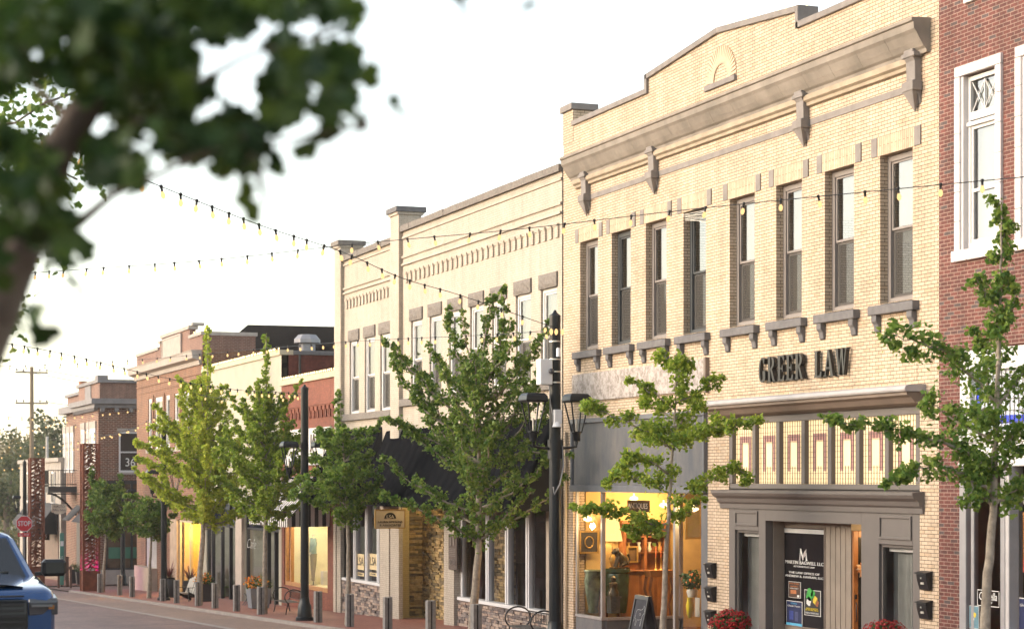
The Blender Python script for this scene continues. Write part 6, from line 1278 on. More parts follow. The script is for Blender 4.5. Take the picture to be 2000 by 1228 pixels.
# laser-cut rusty columns
def column(px, x, ytop, ybot_w, lab, W=.85, glow=False):
    Y = YF(px, x); wv = x * SN + Y * CS; zt = HC + (935 - ytop) * wv / FOC; g = gs(x, Y); b = Vector((x, Y, g)); H = zt - g
    t = thing('lattice_column', lab, 'column', b, 'rusty laser-cut steel columns'); M_rust = plain('rusted_steel', (.17, .048, .022), .75, var=.45, scale=3, bump=.2); r = random.Random(px); hw = W / 2
    m = MB()
    for i in (-1, 1):
        for j in (-1, 1): m.box(x + i * hw - .06, x + i * hw + .06, Y + j * hw - .06, Y + j * hw + .06, g, zt)
    for z in (zt - .1, g): m.box(x - hw, x + hw, Y - hw, Y - hw + .03, z, z + .1); m.box(x - hw, x - hw + .03, Y - hw, Y + hw, z, z + .1)
    m.build('corner_posts', M_rust, t)
    for nm in ('front', 'street', 'rear', 'inner'):
        m = MB(); z = g + H * .14
        if nm == 'front': m.box(x - hw + .06, x + hw - .06, Y - hw - .0, Y - hw + .02, g + .1, g + H * .14)
        if nm == 'street': m.box(x - hw - .0, x - hw + .02, Y - hw + .06, Y + hw - .06, g + .1, g + H * .14)
        pl = None
        while z < zt - .15:
            h = r.uniform(.22, .42); a, c = r.uniform(-hw, -hw * .2), r.uniform(hw * .2, hw)
            for q0, q1 in (((-hw, z), (c * r.random(), z + h)), ((hw, z + h * .3), (a * r.random(), z + h)), ((a * .5, z), (c * .7, z + h * 1.2))):
                u0, z0, u1, z1 = q0[0], q0[1], q1[0], min(q1[1], zt - .05)
                if nm == 'front': m.bar((x + u0, Y - hw, z0), (x + u1, Y - hw, z1), .02, .07)
                elif nm == 'rear': m.bar((x + u0, Y + hw, z0), (x + u1, Y + hw, z1), .02, .07)
                elif nm == 'street': m.bar((x - hw, Y + u0, z0), (x - hw, Y + u1, z1), .02, .07)
                else: m.bar((x + hw, Y + u0, z0), (x + hw, Y + u1, z1), .02, .07)
            z += h * .8
        m.build('lattice_panel', M_rust, t)
    if glow:
        l = bpy.data.lights.new('uplight', 'POINT'); l.energy = 22; l.color = (.9, .02, .9); l.shadow_soft_size = .1; o = bpy.data.objects.new('uplight', l); COL.objects.link(o); o.parent = t; o.location = (0, 0, 1.1)
        m = MB(); m.lathe([(.12, .5), (.14, .62)], b, 10); m.build('uplight_housing', emis('magenta_lens', (.7, .02, .8), .6), t)
    return t
column(176, 17.0, 866, 0, 'nearer rusty laser-cut steel column with a magenta light at its foot', glow=True); column(71, 17.0, 894, 0, 'farther rusty laser-cut steel column right of the stop sign')
# stop sign
sp = WP(47, 935, 117); sz = lambda py: HC + (935 - py) * 117 / FOC; g = gz(sp.x, sp.y); t = thing('stop_sign', 'red octagonal STOP sign with a small ALL WAY plate under it', 'sign', (sp.x, sp.y, g)); R8 = .5
cz_ = sz(1022); M_sr = plain('sign_red', (.5, .02, .03), .4, var=.05); m = MB()
def octo(m, r, d0, d1, zc): m.prism_y([(sp.x + r * math.cos(math.pi / 8 + k * math.pi / 4), zc + r * math.sin(math.pi / 8 + k * math.pi / 4)) for k in range(8)], sp.y - d1, sp.y - d0)
octo(m, R8, .03, .05, cz_); m.build('white_border', M_white, t); m = MB(); octo(m, R8 * .92, .051, .056, cz_); m.build('red_face', M_sr, t)
text('lettering', 'STOP', M_white, t, 0, 0, .4, loc=(sp.x, sp.y - .06, cz_), width=.72, fwd=RF, off=.01)
m = MB(); m.box(sp.x - .36, sp.x + .36, sp.y - .05, sp.y - .03, cz_ - .76, cz_ - .54); m.build('small_plate', M_sr, t); text('lettering', 'ALL WAY', M_white, t, 0, 0, .17, loc=(sp.x, sp.y - .055, cz_ - .65), width=.6, fwd=RF)
m = MB(); m.box(sp.x - .04, sp.x + .04, sp.y - .02, sp.y + .04, g, cz_ + .5); m.build('post', plain('galvanised_post', (.25, .25, .24), .5, metal=.4), t)
# green banner post and timber frame
c = at(121, 1148, 16.6) if False else None
Yb = YF(121, 17.2); gb = gs(17.2, Yb); wv = 17.2 * SN + Yb * CS; t = thing('banner_post', 'narrow green banner on a post between the truck mirror and the near rusty column', 'sign', (17.2, Yb, gb)); zt = HC + (935 - 1040) * wv / FOC
m = MB(); m.box(17.08, 17.32, Yb, Yb + .06, gb + .1, zt); m.build('banner', plain('teal_green_banner', (.08, .22, .17), .6, var=.2), t, bevel=.01); m = MB(); m.box(17.11, 17.29, Yb - .01, Yb - .002, zt - .8, zt - .5); m.build('pale_patch', M_wl, t); m = MB(); m.box(17.16, 17.24, Yb + .06, Yb + .1, gb, zt); m.build('post', M_black, t)
text('lettering', 'G\nR\nE\nE\nR', M_wl, t, 0, 0, .2, loc=(17.2, Yb - .012, zt - 1.9), fwd=RF)
Yb = YF(126, 16.8); gb = gs(16.8, Yb); t = thing('timber_rail', 'rustic timber rail frame on posts beside the truck mirror', 'rail', (16.8, Yb, gb)); Mt = plain('red_brown_timber', (.12, .07, .05), .8, var=.3)
for dx, h_ in ((-.34, 1.25), (.36, 1.3), (.36, 1.9)):
    if h_ < 1.5: m = MB(); m.box(16.8 + dx - .06, 16.8 + dx + .06, Yb - .06, Yb + .06, gb, gb + h_); m.build('post', Mt, t)
m = MB(); m.box(16.5, 17.1, Yb - .05, Yb + .05, gb + 1.1, gb + 1.25); m.build('rail', Mt, t); m = MB(); m.box(17.0, 17.2, Yb + 1, Yb + 1.1, gb, gb + 1.8); m.build('rear_post', Mt, t)

# ================================================================ STRING LIGHTS
def strand(pts, label, n, sag=0.0, r=.037, anchor=None):
    P = [WP(*p) for p in pts]; t = thing('string_lights', label, 'string lights', P[0], 'festoon strings across the street'); cur = []
    K = 12                                      # Catmull-Rom through surveyed points
    for i in range(len(P) - 1):
        p0, p1, p2, p3 = P[max(i - 1, 0)], P[i], P[i + 1], P[min(i + 2, len(P) - 1)]
        for k in range(K):
            u = k / K; cur.append(.5 * ((2 * p1) + (p2 - p0) * u + (2 * p0 - 5 * p1 + 4 * p2 - p3) * u * u + (3 * p1 - p0 - 3 * p2 + p3) * u ** 3))
    cur.append(P[-1]); cur = [q - Vector((0, 0, sag * math.sin(math.pi * i / (len(cur) - 1)))) for i, q in enumerate(cur)]
    m = MB(); m.tube(cur, .008, 5, cap=False); m.build('cable', M_black, t)
    L = [0]
    for i in range(len(cur) - 1): L.append(L[-1] + (cur[i + 1] - cur[i]).length)
    sock = gl = None; rnd = random.Random(len(label))
    for k in range(n):
        s = (k + .5 + rnd.uniform(-.12, .12)) / n * L[-1]; i = max(j for j in range(len(L)) if L[j] <= s); i = min(i, len(cur) - 2); p = cur[i].lerp(cur[i + 1], (s - L[i]) / max(1e-6, L[i + 1] - L[i])) - P[0]
        if sock is None:
            m = MB(); m.lathe([(.019, -.075), (.019, -.02), (.028, -.01), (.026, .02), (.01, .03)], (0, 0, 0), 8); o = m.build('socket', M_black, t, fixn=True); sock = o.data; o.location = p; q0 = o
            sock.transform(Matrix.Translation(WL[t.name])); 
            m = MB(); m.lathe([(.016, -.07), (r * .8, -.1), (r, -.13), (r * .75, -.165), (.01, -.185)], (0, 0, 0), 8); b = m.build('bulb', M_bulb, o, fixn=True); gl = b.data; gl.transform(Matrix.Translation(WL[b.name])); WL[b.name] = Vector((0, 0, 0))
        else:
            o = bpy.data.objects.new('socket', sock); COL.objects.link(o); o.parent = t; o.location = p; b = bpy.data.objects.new('bulb', gl); COL.objects.link(b); b.parent = o
        o.rotation_euler = (rnd.uniform(-.2, .2), rnd.uniform(-.2, .2), 0)
wA, wB = 45.0, 68.0
strand([(60, 255, 24), (220, 326, 27), (500, 437, 33), (668, 492, 37), (785, 543, 40), (900, 577, 42.5), (1084, 640, wA)], 'festoon string sloping down from the foreground leaves to the near lamp top', 30)
strand([(60, 533, 52), (130, 528, 50), (410, 508, 46), (700, 476, 42), (1000, 449, 38.5), (1340, 410, 35), (1690, 375, 31.5), (2060, 340, 28)], 'long festoon string rising across the cream and yellow facades to the right edge', 34)
strand([(10, 670, 48), (120, 690, 51), (300, 733, 56), (450, 760, 61), (595, 768, wB)], 'festoon string running from the leaning trunk down to the second lamp', 30)
strand([(-30, 716, 88), (130, 711, 84), (300, 700, 79), (500, 682, 71), (700, 666, 61), (950, 654, 50), (1084, 645, wA)], 'festoon string passing low behind the treetops to the near lamp', 40)
strand([(350, 760, 84), (430, 778, 80), (510, 778, 74), (595, 769, wB)], 'short festoon string sagging left of the second lamp top', 9)
for i, (a, lab) in enumerate((([(-20, 812, 120), (100, 815, 118), (280, 797, 112)], 'uppermost of the far festoon strings at the corner building cornice'), ([(-20, 868, 135), (110, 868, 128), (290, 830, 112)], 'far festoon string crossing the corner building windows'), ([(-20, 893, 140), (110, 878, 135), (190, 868, 120)], 'far festoon string ending at the near rusty column top'), ([(-20, 915, 150), (30, 912, 146), (75, 896, 140)], 'lowest far festoon string ending at the farther rusty column'), ([(120, 815, 120), (210, 850, 110), (330, 800, 95)], 'far festoon string sagging over the number 36 window'), ([(-20, 845, 150), (60, 838, 150), (130, 818, 140)], 'farthest festoon string in front of the hazy trees'))):
    strand(a, lab, (15, 17, 12, 7, 12, 9)[i], r=.05)

# ================================================================ PICKUP TRUCK
def truck():
    cx, y0 = 2.40, 24.7; g = gz(cx, 27); o = Vector((cx, y0, g)); t = thing('pickup_truck', 'blue pickup truck facing the viewer at the lower left, cut by the frame', 'truck', o)
    t.rotation_euler = (0, 0, 0)
    M_blue = plain('blue_metallic_paint', (.016, .065, .19), .16, metal=.5, var=.04, coat=1)
    def ring(y, hw, z0, z1, rt=.16, rb=.1, crown=.04):
        pts = []
        for sx, zz, rr, a0 in ((1, z1, rt, 0), (-1, z1, rt, 90), (-1, z0, rb, 180), (1, z0, rb, 270)):
            for k in range(5):
                a = math.radians(a0 + k * 22.5); cxx = sx * (hw - rr); czz = zz - rr if zz == z1 else zz + rr; pts.append((cxx + rr * math.cos(a), czz + rr * math.sin(a)))
        return [(o.x + x, o.y + y, o.z + z + (crown * (1 - (x / hw) ** 2) if z > (z0 + z1) / 2 else 0)) for x, z in pts]
    secs = [(0.02, .93, .62, 1.18, .1), (.08, .98, .50, 1.27, .12), (.3, 1.01, .42, 1.32, .14), (.9, 1.02, .42, 1.36, .14), (1.55, 1.02, .42, 1.39, .1), (1.62, 1.02, .42, 1.39, .07), (3.8, 1.02, .42, 1.36, .07), (3.9, 1.02, .42, 1.30, .05), (5.75, 1.02, .45, 1.32, .05), (5.85, 1.0, .5, 1.28, .05)]
    m = MB(); vs = []; n = 20
    for s in secs: vs += ring(s[0], s[1], s[2], s[3], s[4])
    m.add(vs, [(i * n + k, i * n + (k + 1) % n, (i + 1) * n + (k + 1) % n, (i + 1) * n + k) for i in range(len(secs) - 1) for k in range(n)], True); m.add(vs[:n], [tuple(range(n))]); m.add(vs[-n:], [tuple(range(n))])
    m.build('body', M_blue, t)
    def P(x, y, z): return Vector((o.x + x, o.y + y, o.z + z))
    # hood bulge
    m = MB(); vs = []
    for y, hw, z in ((.2, .62, 1.37), (.9, .7, 1.42), (1.5, .74, 1.45)):
        for k in range(9):
            u = -1 + k / 4; vs.append(P(u * hw, y, z + .035 * (1 - abs(u) ** 3) - .03))
    m.add(vs, [(j * 9 + k, j * 9 + k + 1, (j + 1) * 9 + k + 1, (j + 1) * 9 + k) for j in range(2) for k in range(8)], True); m.build('hood', M_blue, t)
    # greenhouse
    b = [(-.95, 1.5), (.95, 1.5), (.95, 3.85), (-.95, 3.85)]; tp = [(-.72, 2.2), (.72, 2.2), (.72, 3.55), (-.72, 3.55)]
    m = MB(); m.add([P(x, y, 1.34) for x, y in b] + [P(x, y, 1.9) for x, y in tp] + [P(x * .85, y + (.1 if y < 3 else -.1), 1.945) for x, y in tp], [(0, 1, 5, 4), (1, 2, 6, 5), (2, 3, 7, 6), (3, 0, 4, 7), (4, 5, 9, 8), (5, 6, 10, 9), (6, 7, 11, 10), (7, 4, 8, 11), (8, 9, 10, 11)]); m.build('cab', M_blue, t, bevel=.05)
    M_tg = plain('tinted_truck_glass', (.012, .014, .016), .03, spec=.8)
    def gl(name, q, off):
        q = [P(*a) for a in q]; nn = (q[1] - q[0]).cross(q[2] - q[0]).normalized()
        if nn.dot(off) < 0: nn = -nn
        m = MB(); m.add([a + nn * .012 for a in q], [(0, 1, 2, 3)]); m.build(name, M_tg, t, fixn=False)
    gl('windshield', [(-.82, 1.56, 1.38), (.82, 1.56, 1.38), (.64, 2.17, 1.87), (-.64, 2.17, 1.87)], Vector((0, -1, 1)))
    for s in (-1, 1): gl('side_window', [(s * .93, 1.75, 1.4), (s * .93, 3.6, 1.4), (s * .74, 3.4, 1.86), (s * .74, 2.3, 1.86)], Vector((s, 0, .3)))
    M_trim = plain('black_truck_trim', (.012, .012, .013), .35)
    m = MB(); m.prism_x([(.06, .68), (-.03, .76), (-.04, 1.02), (-.02, 1.17), (.06, 1.21)], 0, 1); m.v = [(o.x + (v[0] - .5) * 1.3, o.y + v[1], o.z + v[2]) for v in m.v]; m.build('grille_surround', M_trim, t, bevel=.02)
    m = MB()
    for k in range(6): m.box(o.x - .6, o.x + .6, o.y - .06, o.y - .03, o.z + .77 + k * .07, o.z + .8 + k * .07)
    m.build('grille_bars', plain('gloss_black_trim', (.03, .03, .032), .15), t)
    m = MB(); m.box(o.x - .6, o.x + .6, o.y - .05, o.y + .02, o.z + 1.225, o.z + 1.245); m.build('hood_lip', M_trim, t, bevel=.005)
    for s in (-1, 1):
        m = MB(); m.prism_x([(.2, .98), (.0, 1.0), (-.02, 1.16), (.02, 1.2), (.25, 1.24)], 0, 1); xa, xb = (.66, 1.015) if s > 0 else (-1.015, -.66); m.v = [(o.x + xa + (xb - xa) * v[0], o.y + v[1] + .12 * (abs(xa + (xb - xa) * v[0]) - .66), o.z + v[2]) for v in m.v]; h = m.build('headlight', plain('smoked_headlight', (.05, .05, .055), .05, coat=1), t, bevel=.01)
        m = MB(); m.box(o.x + s * .72 - .03, o.x + s * .72 + .22 * s, o.y - .035, o.y + .02, o.z + 1.1, o.z + 1.13); m.build('daytime_strip', plain('clear_lens', (.14, .14, .14), .1), h)
        m = MB(); m.box(o.x + s * .93 - .035, o.x + s * .93 + .035, o.y - .02, o.y + .1, o.z + 1.07, o.z + 1.12); m.build('amber_lens', plain('amber_lens', (.25, .1, .03), .2), h)
        m = MB(); m.bar(P(s * .96, 1.75, 1.42), P(s * 1.08, 1.72, 1.43), .07, .05); m.build('mirror_arm', M_trim, t)
        m = MB(); q0 = P(s * 1.19, 1.7, 1.5); m.obox(q0, (Vector((1, .15 * s, 0)).normalized(), Vector((-.15 * s, 1, 0)).normalized(), Vector((0, 0, 1))), .16, .07, .11); m.build('mirror', M_trim, t, bevel=.04)
        for y in (.95, 4.7):
            m = MB(); prof = [(.12, -.02), (.3, -.02), (.39, .02), (.40, .06), (.40, .2), (.39, .24), (.3, .27)]
            vs = []; fs = []; nn = 24
            for r, d in prof:
                for k in range(nn): a = 2 * math.pi * k / nn; vs.append(P(s * (1.0 - d + .02), y + r * math.cos(a), .40 + r * math.sin(a)))
            m.add(vs, [(i * nn + k, i * nn + (k + 1) % nn, (i + 1) * nn + (k + 1) % nn, (i + 1) * nn + k) for i in range(len(prof) - 1) for k in range(nn)], True); wh_ = m.build('wheel', plain('black_tyre', (.02, .02, .02), .85), t)
            m = MB()
            for k in range(6): a = k * math.pi / 3; m.bar(P(s * 1.03, y, .4), P(s * 1.03, y + .27 * math.cos(a), .4 + .27 * math.sin(a)), .05)
            m.build('rim', M_alum, wh_)
    m = MB(); m.prism_x([(.15, .36), (-.06, .4), (-.09, .5), (-.07, .64), (.1, .70)], 0, 1); m.v = [(o.x + (v[0] - .5) * 2.0, o.y + v[1] + .25 * abs(v[0] - .5), o.z + v[2]) for v in m.v]
    m.build('bumper', M_blue, t, bevel=.02); m = MB(); m.box(o.x - .6, o.x + .6, o.y - .1, o.y + .0, o.z + .38, o.z + .5); m.build('lower_intake', M_trim, t, bevel=.01)
    m = MB(); m.box(o.x - .15, o.x + .15, o.y - .075, o.y - .062, o.z + .98, o.z + 1.04); m.build('badge', plain('chrome_badge', (.5, .5, .5), .2, metal=.9), t, bevel=.004)
    m = MB(); m.bar(P(-.55, 1.55, 1.40), P(.0, 1.62, 1.46), .02); m.bar(P(.05, 1.55, 1.40), P(.6, 1.62, 1.46), .02); m.build('wipers', M_trim, t)
truck()
# ================================================================ TREES
def ginkgo(m, p, s, rnd, out=None):
    n = Vector((rnd.gauss(0, 1), rnd.gauss(0, 1), rnd.gauss(.5, 1))).normalized()
    u = n.orthogonal().normalized(); a = rnd.uniform(0, 6.28); q = Quaternion(n, a); u = q @ u; v = n.cross(u); w = rnd.uniform(.85, 1.15); f = n * s * rnd.uniform(-.2, .25)
    m.v += [tuple(p), tuple(p + u * s * .45 - v * s * .58 * w + f), tuple(p + u * s * .92 - v * s * .3 * w), tuple(p + u * s * .78), tuple(p + u * s * .95 + v * s * .3 * w), tuple(p + u * s * .5 + v * s * .58 * w + f)]
    b = len(m.v) - 6; m.f += [(b, b + 1, b + 2, b + 3), (b, b + 3, b + 4, b + 5)]; m.sm += [False, False]
M_bark = plain('pale_grey_bark', (.27, .225, .18), .9, var=.35, scale=9, bump=.8, bscale=25)
M_bark2 = plain('brown_bark', (.13, .10, .08), .9, var=.3, scale=8, bump=.8, bscale=25)
GR = leafmat('green_ginkgo_leaves', (.07, .15, .028), (.15, .245, .04), (.29, .37, .07), .48)
GD = leafmat('deep_green_leaves', (.06, .135, .026), (.13, .215, .036), (.27, .34, .07), .47)
GY = leafmat('yellow_green_leaves', (.24, .34, .04), (.42, .5, .05), (.58, .58, .09), .5)
GM = leafmat('mid_green_leaves', (.14, .24, .03), (.26, .36, .045), (.42, .48, .07), .5)
def tree(px, x, label, trunk, arms, mat, ls=.09, bark=M_bark, r0=.09, seed=1, spur=60, name='ginkgo_tree', twigs=True, guard=False):
    """trunk: [(px,py)...] from base; arms: [(points px,py ...), depth at tip (m), leaf radius (m), leaves per metre]"""
    rnd = random.Random(seed); Y = YF(px, x); w0 = x * SN + Y * CS; base = Vector((x, Y, gs(x, Y))); D = Vector((SN, CS, 0))
    t = thing(name, label, 'tree', base, 'young ginkgo trees along the pavement')
    tp = [base] + [WP(a, b, w0) for a, b in trunk]; n = len(tp); H = tp[-1].z - base.z
    rad = [max(.012, r0 * (1 - .93 * (p.z - base.z) / H)) for p in tp]; rad[0] = r0 * 1.15
    m = MB(); fine = []; fr = []
    for i in range(n - 1):
        for k in range(4): fine.append(tp[i].lerp(tp[i + 1], k / 4) + Vector((rnd.uniform(-1, 1), rnd.uniform(-1, 1), 0)) * .012); fr.append(rad[i] + (rad[i + 1] - rad[i]) * k / 4)
    fine.append(tp[-1]); fr.append(rad[-1]); m.tube(fine, fr, 10); m.build('trunk', bark, t)
    lm = MB(); bm = MB()
    for pts, dep, lr, den in arms:
        P = []; k = len(pts)
        for i, (a, b) in enumerate(pts): P.append(WP(a, b, w0 + dep * (i / (k - 1)) ** .9))
        cur = []
        for i in range(k - 1):
            for q in range(5): cur.append(P[i].lerp(P[i + 1], q / 5) + Vector((rnd.gauss(0, 1), rnd.gauss(0, 1), rnd.gauss(0, 1))) * .02)
        cur.append(P[-1]); nn = len(cur); rb = max(.012, r0 * .3); bm.tube(cur, [rb * (1 - .85 * i / (nn - 1)) for i in range(nn)], 6)
        L = sum((cur[i + 1] - cur[i]).length for i in range(nn - 1)); cnt = int(L * den); 
        nsp = max(3, int(L * 9)); spurs = []
        for s in range(nsp):
            u = (s + rnd.random()) / nsp
            if u < .08: continue
            i = min(nn - 2, int(u * (nn - 1))); c = cur[i].lerp(cur[i + 1], u * (nn - 1) - i); env = lr * (1.15 - .6 * u) 
            dv = Vector((rnd.gauss(0, 1), rnd.gauss(0, 1), rnd.gauss(.25, .9))).normalized() * env * rnd.random() ** .6; spurs.append((c + dv, env * .42)); 
            if twigs and rnd.random() < .5: bm.tube([c, c + dv], [.008, .004], 4, cap=False)
        for _ in range(cnt):
            c, e = rnd.choice(spurs); p = c + Vector((rnd.gauss(0, 1), rnd.gauss(0, 1), rnd.gauss(0, .8))) * e * .8; ginkgo(lm, p, ls * rnd.uniform(.45, 1.15), rnd)
    bm.build('branches', bark, t, fixn=False); lm.build('crown', mat, t, fixn=False)
    return t, w0
def envarms(rnd, tx, env, n, den, lr, wm, y0, y1, rise=.35, ppm=75):
    """branches leaving the trunk between photo rows y0 (low) and y1 (high), reaching an outline of half-widths"""
    arms = []
    def hw(y, side):
        for (ya, la, ra), (yb, lb, rb_) in zip(env, env[1:]):
            if ya <= y <= yb: u = (y - ya) / (yb - ya); a, b = (la, lb) if side < 0 else (ra, rb_); return a + (b - a) * u
        return env[0][1] if y < env[0][0] else env[-1][1]
    for i in range(n):
        u = (i + rnd.random()) / n; ys = y0 + (y1 - y0) * u; az = i * 2.4 + rnd.uniform(-.3, .3); cx = math.cos(az); side = -1 if cx < 0 else 1
        ytip = ys; 
        for _ in range(3): ytip = ys - rise * hw(ytip, side) * rnd.uniform(.6, 1.4)
        ytip = max(ytip, env[0][0]); r = hw(ytip, side) * rnd.uniform(.8, 1.08); X = tx(ys); d = math.sin(az) * r / ppm
        xe = X + cx * r; arms.append(([(X, ys), (X + (xe - X) * .4, ys + (ytip - ys) * .25), (X + (xe - X) * .75, ys + (ytip - ys) * .62), (xe, ytip)], d, lr, den))
    return arms
# right-hand tree in front of the red building
a = []
a += [([(1948, 790), (1900, 735), (1850, 690), (1790, 668), (1725, 655)], -1.2, .29, 380), ([(1945, 870), (1890, 830), (1840, 800), (1790, 785)], .5, .27, 380), ([(1943, 920), (1880, 880), (1800, 850), (1710, 828), (1610, 822)], -.8, .22, 360), ([(1941, 985), (1890, 930), (1830, 905), (1770, 925), (1745, 945)], -.5, .24, 370), ([(1941, 985), (1970, 965), (2020, 935)], .6, .24, 370)]
a += [([(1948, 790), (1985, 740), (2040, 700)], .5, .3, 380), ([(1948, 800), (1930, 740), (1915, 690), (1905, 650)], .6, .26, 380), ([(1945, 880), (1985, 850), (2040, 830)], -.6, .27, 380), ([(1950, 720), (1951, 650), (1949, 600), (1952, 520), (1960, 450), (1950, 395)], .1, .21, 480), ([(1951, 640), (1975, 600), (1995, 560)], .3, .17, 300), ([(1951, 620), (1920, 570), (1905, 540)], -.3, .15, 260)]
a += [([(1942, 960), (1900, 940), (1890, 990)], -.6, .22, 320), ([(1946, 830), (1920, 800), (1880, 810)], -.9, .27, 380), ([(1944, 930), (1970, 900), (2000, 880)], -.4, .24, 340), ([(1943, 900), (1905, 900), (1870, 890)], .9, .24, 340)]
tree(1921, 17.2, 'slim ginkgo with long horizontal limbs in front of the red brick building', [(1926, 1180), (1934, 1060), (1941, 985), (1943, 900), (1947, 780), (1951, 650), (1955, 520), (1956, 400)], a, GR, ls=.085, r0=.095, seed=11)
# tree before the antique shop
a = [([(1303, 1035), (1250, 1012), (1180, 995), (1120, 990)], -.8, 0.201, 478), ([(1303, 1020), (1260, 1040), (1215, 1030)], -.4, 0.165, 406), ([(1308, 965), (1260, 940), (1210, 925), (1180, 955)], .5, 0.236, 478), ([(1312, 930), (1270, 900), (1230, 890), (1200, 930)], -.9, 0.212, 406), ([(1316, 880), (1280, 850), (1215, 820), (1160, 795), (1140, 790)], -.5, 0.260, 478), ([(1317, 850), (1280, 845), (1230, 850)], .9, 0.283, 478)]
a += [([(1308, 985), (1350, 960), (1400, 930), (1440, 910), (1462, 940)], -.5, 0.212, 478), ([(1316, 870), (1350, 840), (1410, 828), (1490, 828)], -.9, 0.260, 493), ([(1317, 850), (1360, 850), (1410, 845)], .7, 0.283, 464), ([(1320, 790), (1370, 760), (1412, 738)], .3, 0.189, 435), ([(1320, 800), (1280, 770), (1228, 742)], -.3, 0.201, 435), ([(1320, 820), (1280, 800), (1250, 780)], .8, 0.236, 435), ([(1320, 760), (1320, 720), (1300, 700), (1285, 685)], .2, 0.236, 551), ([(1320, 760), (1330, 720), (1350, 700)], -.3, 0.260, 551), ([(1318, 840), (1340, 800), (1380, 790)], 1.0, 0.236, 377), ([(1305, 1000), (1330, 1010), (1380, 975)], .6, 0.189, 348)]
tree(1293, 17.2, 'slim ginkgo with tiered sparse limbs in front of the antique shop', [(1297, 1180), (1302, 1080), (1307, 980), (1314, 880), (1319, 800), (1321, 690)], a, GM, ls=.085, r0=.075, seed=12)
R = random.Random(21)
# big dark tree before the cream building
env = [(600, 25, 45), (640, 60, 90), (680, 130, 120), (720, 150, 130), (770, 160, 140), (820, 170, 150), (880, 185, 165), (940, 190, 175), (985, 150, 150), (1020, 70, 90), (1050, 20, 30)]
a = envarms(R, lambda y: 935, env, 32, 200, .21, 1, 1045, 740, rise=.85)
a += [([(935, 800), (900, 720), (880, 650), (875, 600)], .3, .2, 260), ([(935, 790), (940, 700), (955, 620), (960, 570)], .4, .22, 300), ([(940, 780), (975, 690), (985, 620), (985, 560)], -.3, .16, 260), ([(950, 800), (1010, 730), (1050, 670), (1085, 615)], -.4, .2, 240), ([(930, 850), (850, 770), (790, 710), (755, 665)], -.6, .18, 240), ([(925, 880), (830, 800), (780, 740), (765, 690)], .6, .16, 200), ([(950, 860), (1030, 780), (1060, 720)], .6, .22, 280), ([(930, 900), (820, 850), (760, 820)], -.8, .22, 300), ([(925, 880), (860, 820), (830, 730)], 1, .22, 280), ([(936, 1060), (975, 1020), (1040, 960)], -.5, .26, 260), ([(936, 1060), (890, 1030), (800, 985), (745, 965)], -.6, .22, 300)]
a += [([(950, 900), (1030, 880), (1110, 890)], -.9, .26, 320), ([(930, 800), (930, 740), (925, 690)], -.5, .3, 340)]
tree(922, 17.2, 'large dense dark green ginkgo in front of the cream building entry', [(928, 1150), (936, 1060), (934, 960), (936, 860), (936, 740), (950, 640)], a, GD, ls=.09, r0=.12, seed=13)
env = [(780, 15, 25), (820, 50, 45), (860, 75, 60), (900, 80, 75), (940, 110, 75), (970, 110, 80), (1000, 40, 45), (1030, 10, 20)]
a = envarms(R, lambda y: 672, env, 26, 290, .25, 1, 1030, 850, rise=.35, ppm=62) + [([(668, 860), (660, 810), (662, 765)], .2, .16, 250), ([(675, 900), (720, 850), (750, 815)], .3, .15, 200), ([(672, 960), (600, 950), (560, 975)], -.4, .2, 300), ([(672, 985), (720, 960), (752, 930)], .4, .2, 280)]
tree(679, 17.2, 'open ginkgo with arching limbs between the striped awning and the LSA window', [(681, 1120), (680, 1050), (676, 960), (670, 880), (665, 790)], a, GR, ls=.1, r0=.085, seed=14)
env = [(680, 10, 12), (740, 22, 24), (790, 60, 45), (830, 95, 65), (880, 110, 85), (930, 115, 110), (965, 95, 90), (1000, 60, 45), (1040, 15, 15)]
a = envarms(R, lambda y: 518, env, 34, 270, .2, 1, 1038, 770, rise=.95, ppm=53) + envarms(R, lambda y: 518, [(780, 50, 45), (840, 100, 80), (900, 125, 110), (960, 120, 110), (1000, 75, 50)], 16, 270, .22, 1, 1020, 860, rise=.35, ppm=53) + [([(518, 820), (520, 760), (520, 700), (520, 655)], .1, .17, 300), ([(518, 860), (470, 800), (430, 755)], -.3, .16, 220), ([(518, 850), (560, 790), (590, 740)], -.3, .13, 160)]
tree(516, 17.2, 'bright green pointed ginkgo in front of the cafe and small red shop', [(517, 1120), (518, 1030), (519, 900), (520, 780), (520, 655)], a, GM, ls=.105, r0=.1, seed=15)
env = [(660, 12, 14), (720, 30, 26), (770, 60, 40), (820, 100, 60), (870, 125, 85), (920, 140, 95), (960, 145, 95), (1000, 90, 75), (1030, 40, 40), (1045, 15, 15)]
a = envarms(R, lambda y: 402, env, 36, 280, .23, 1, 1038, 770, rise=.95, ppm=46) + envarms(R, lambda y: 402, [(780, 60, 50), (840, 110, 75), (900, 140, 100), (960, 150, 105), (1010, 90, 70)], 18, 280, .25, 1, 1030, 850, rise=.35, ppm=46) + [([(404, 820), (406, 760), (406, 700), (405, 640)], .1, .2, 300), ([(402, 900), (340, 830), (300, 790)], -.3, .2, 260), ([(402, 940), (310, 890), (262, 860)], -.3, .24, 300), ([(404, 820), (370, 760), (345, 735)], .3, .15, 200)]
tree(389, 17.2, 'tall yellow-green ginkgo right of the brick building with the stone panel', [(391, 1120), (397, 1030), (402, 900), (405, 780), (406, 650)], a, GY, ls=.115, r0=.13, seed=16)
env = [(955, 35, 30), (990, 60, 45), (1020, 60, 45), (1045, 25, 25)]
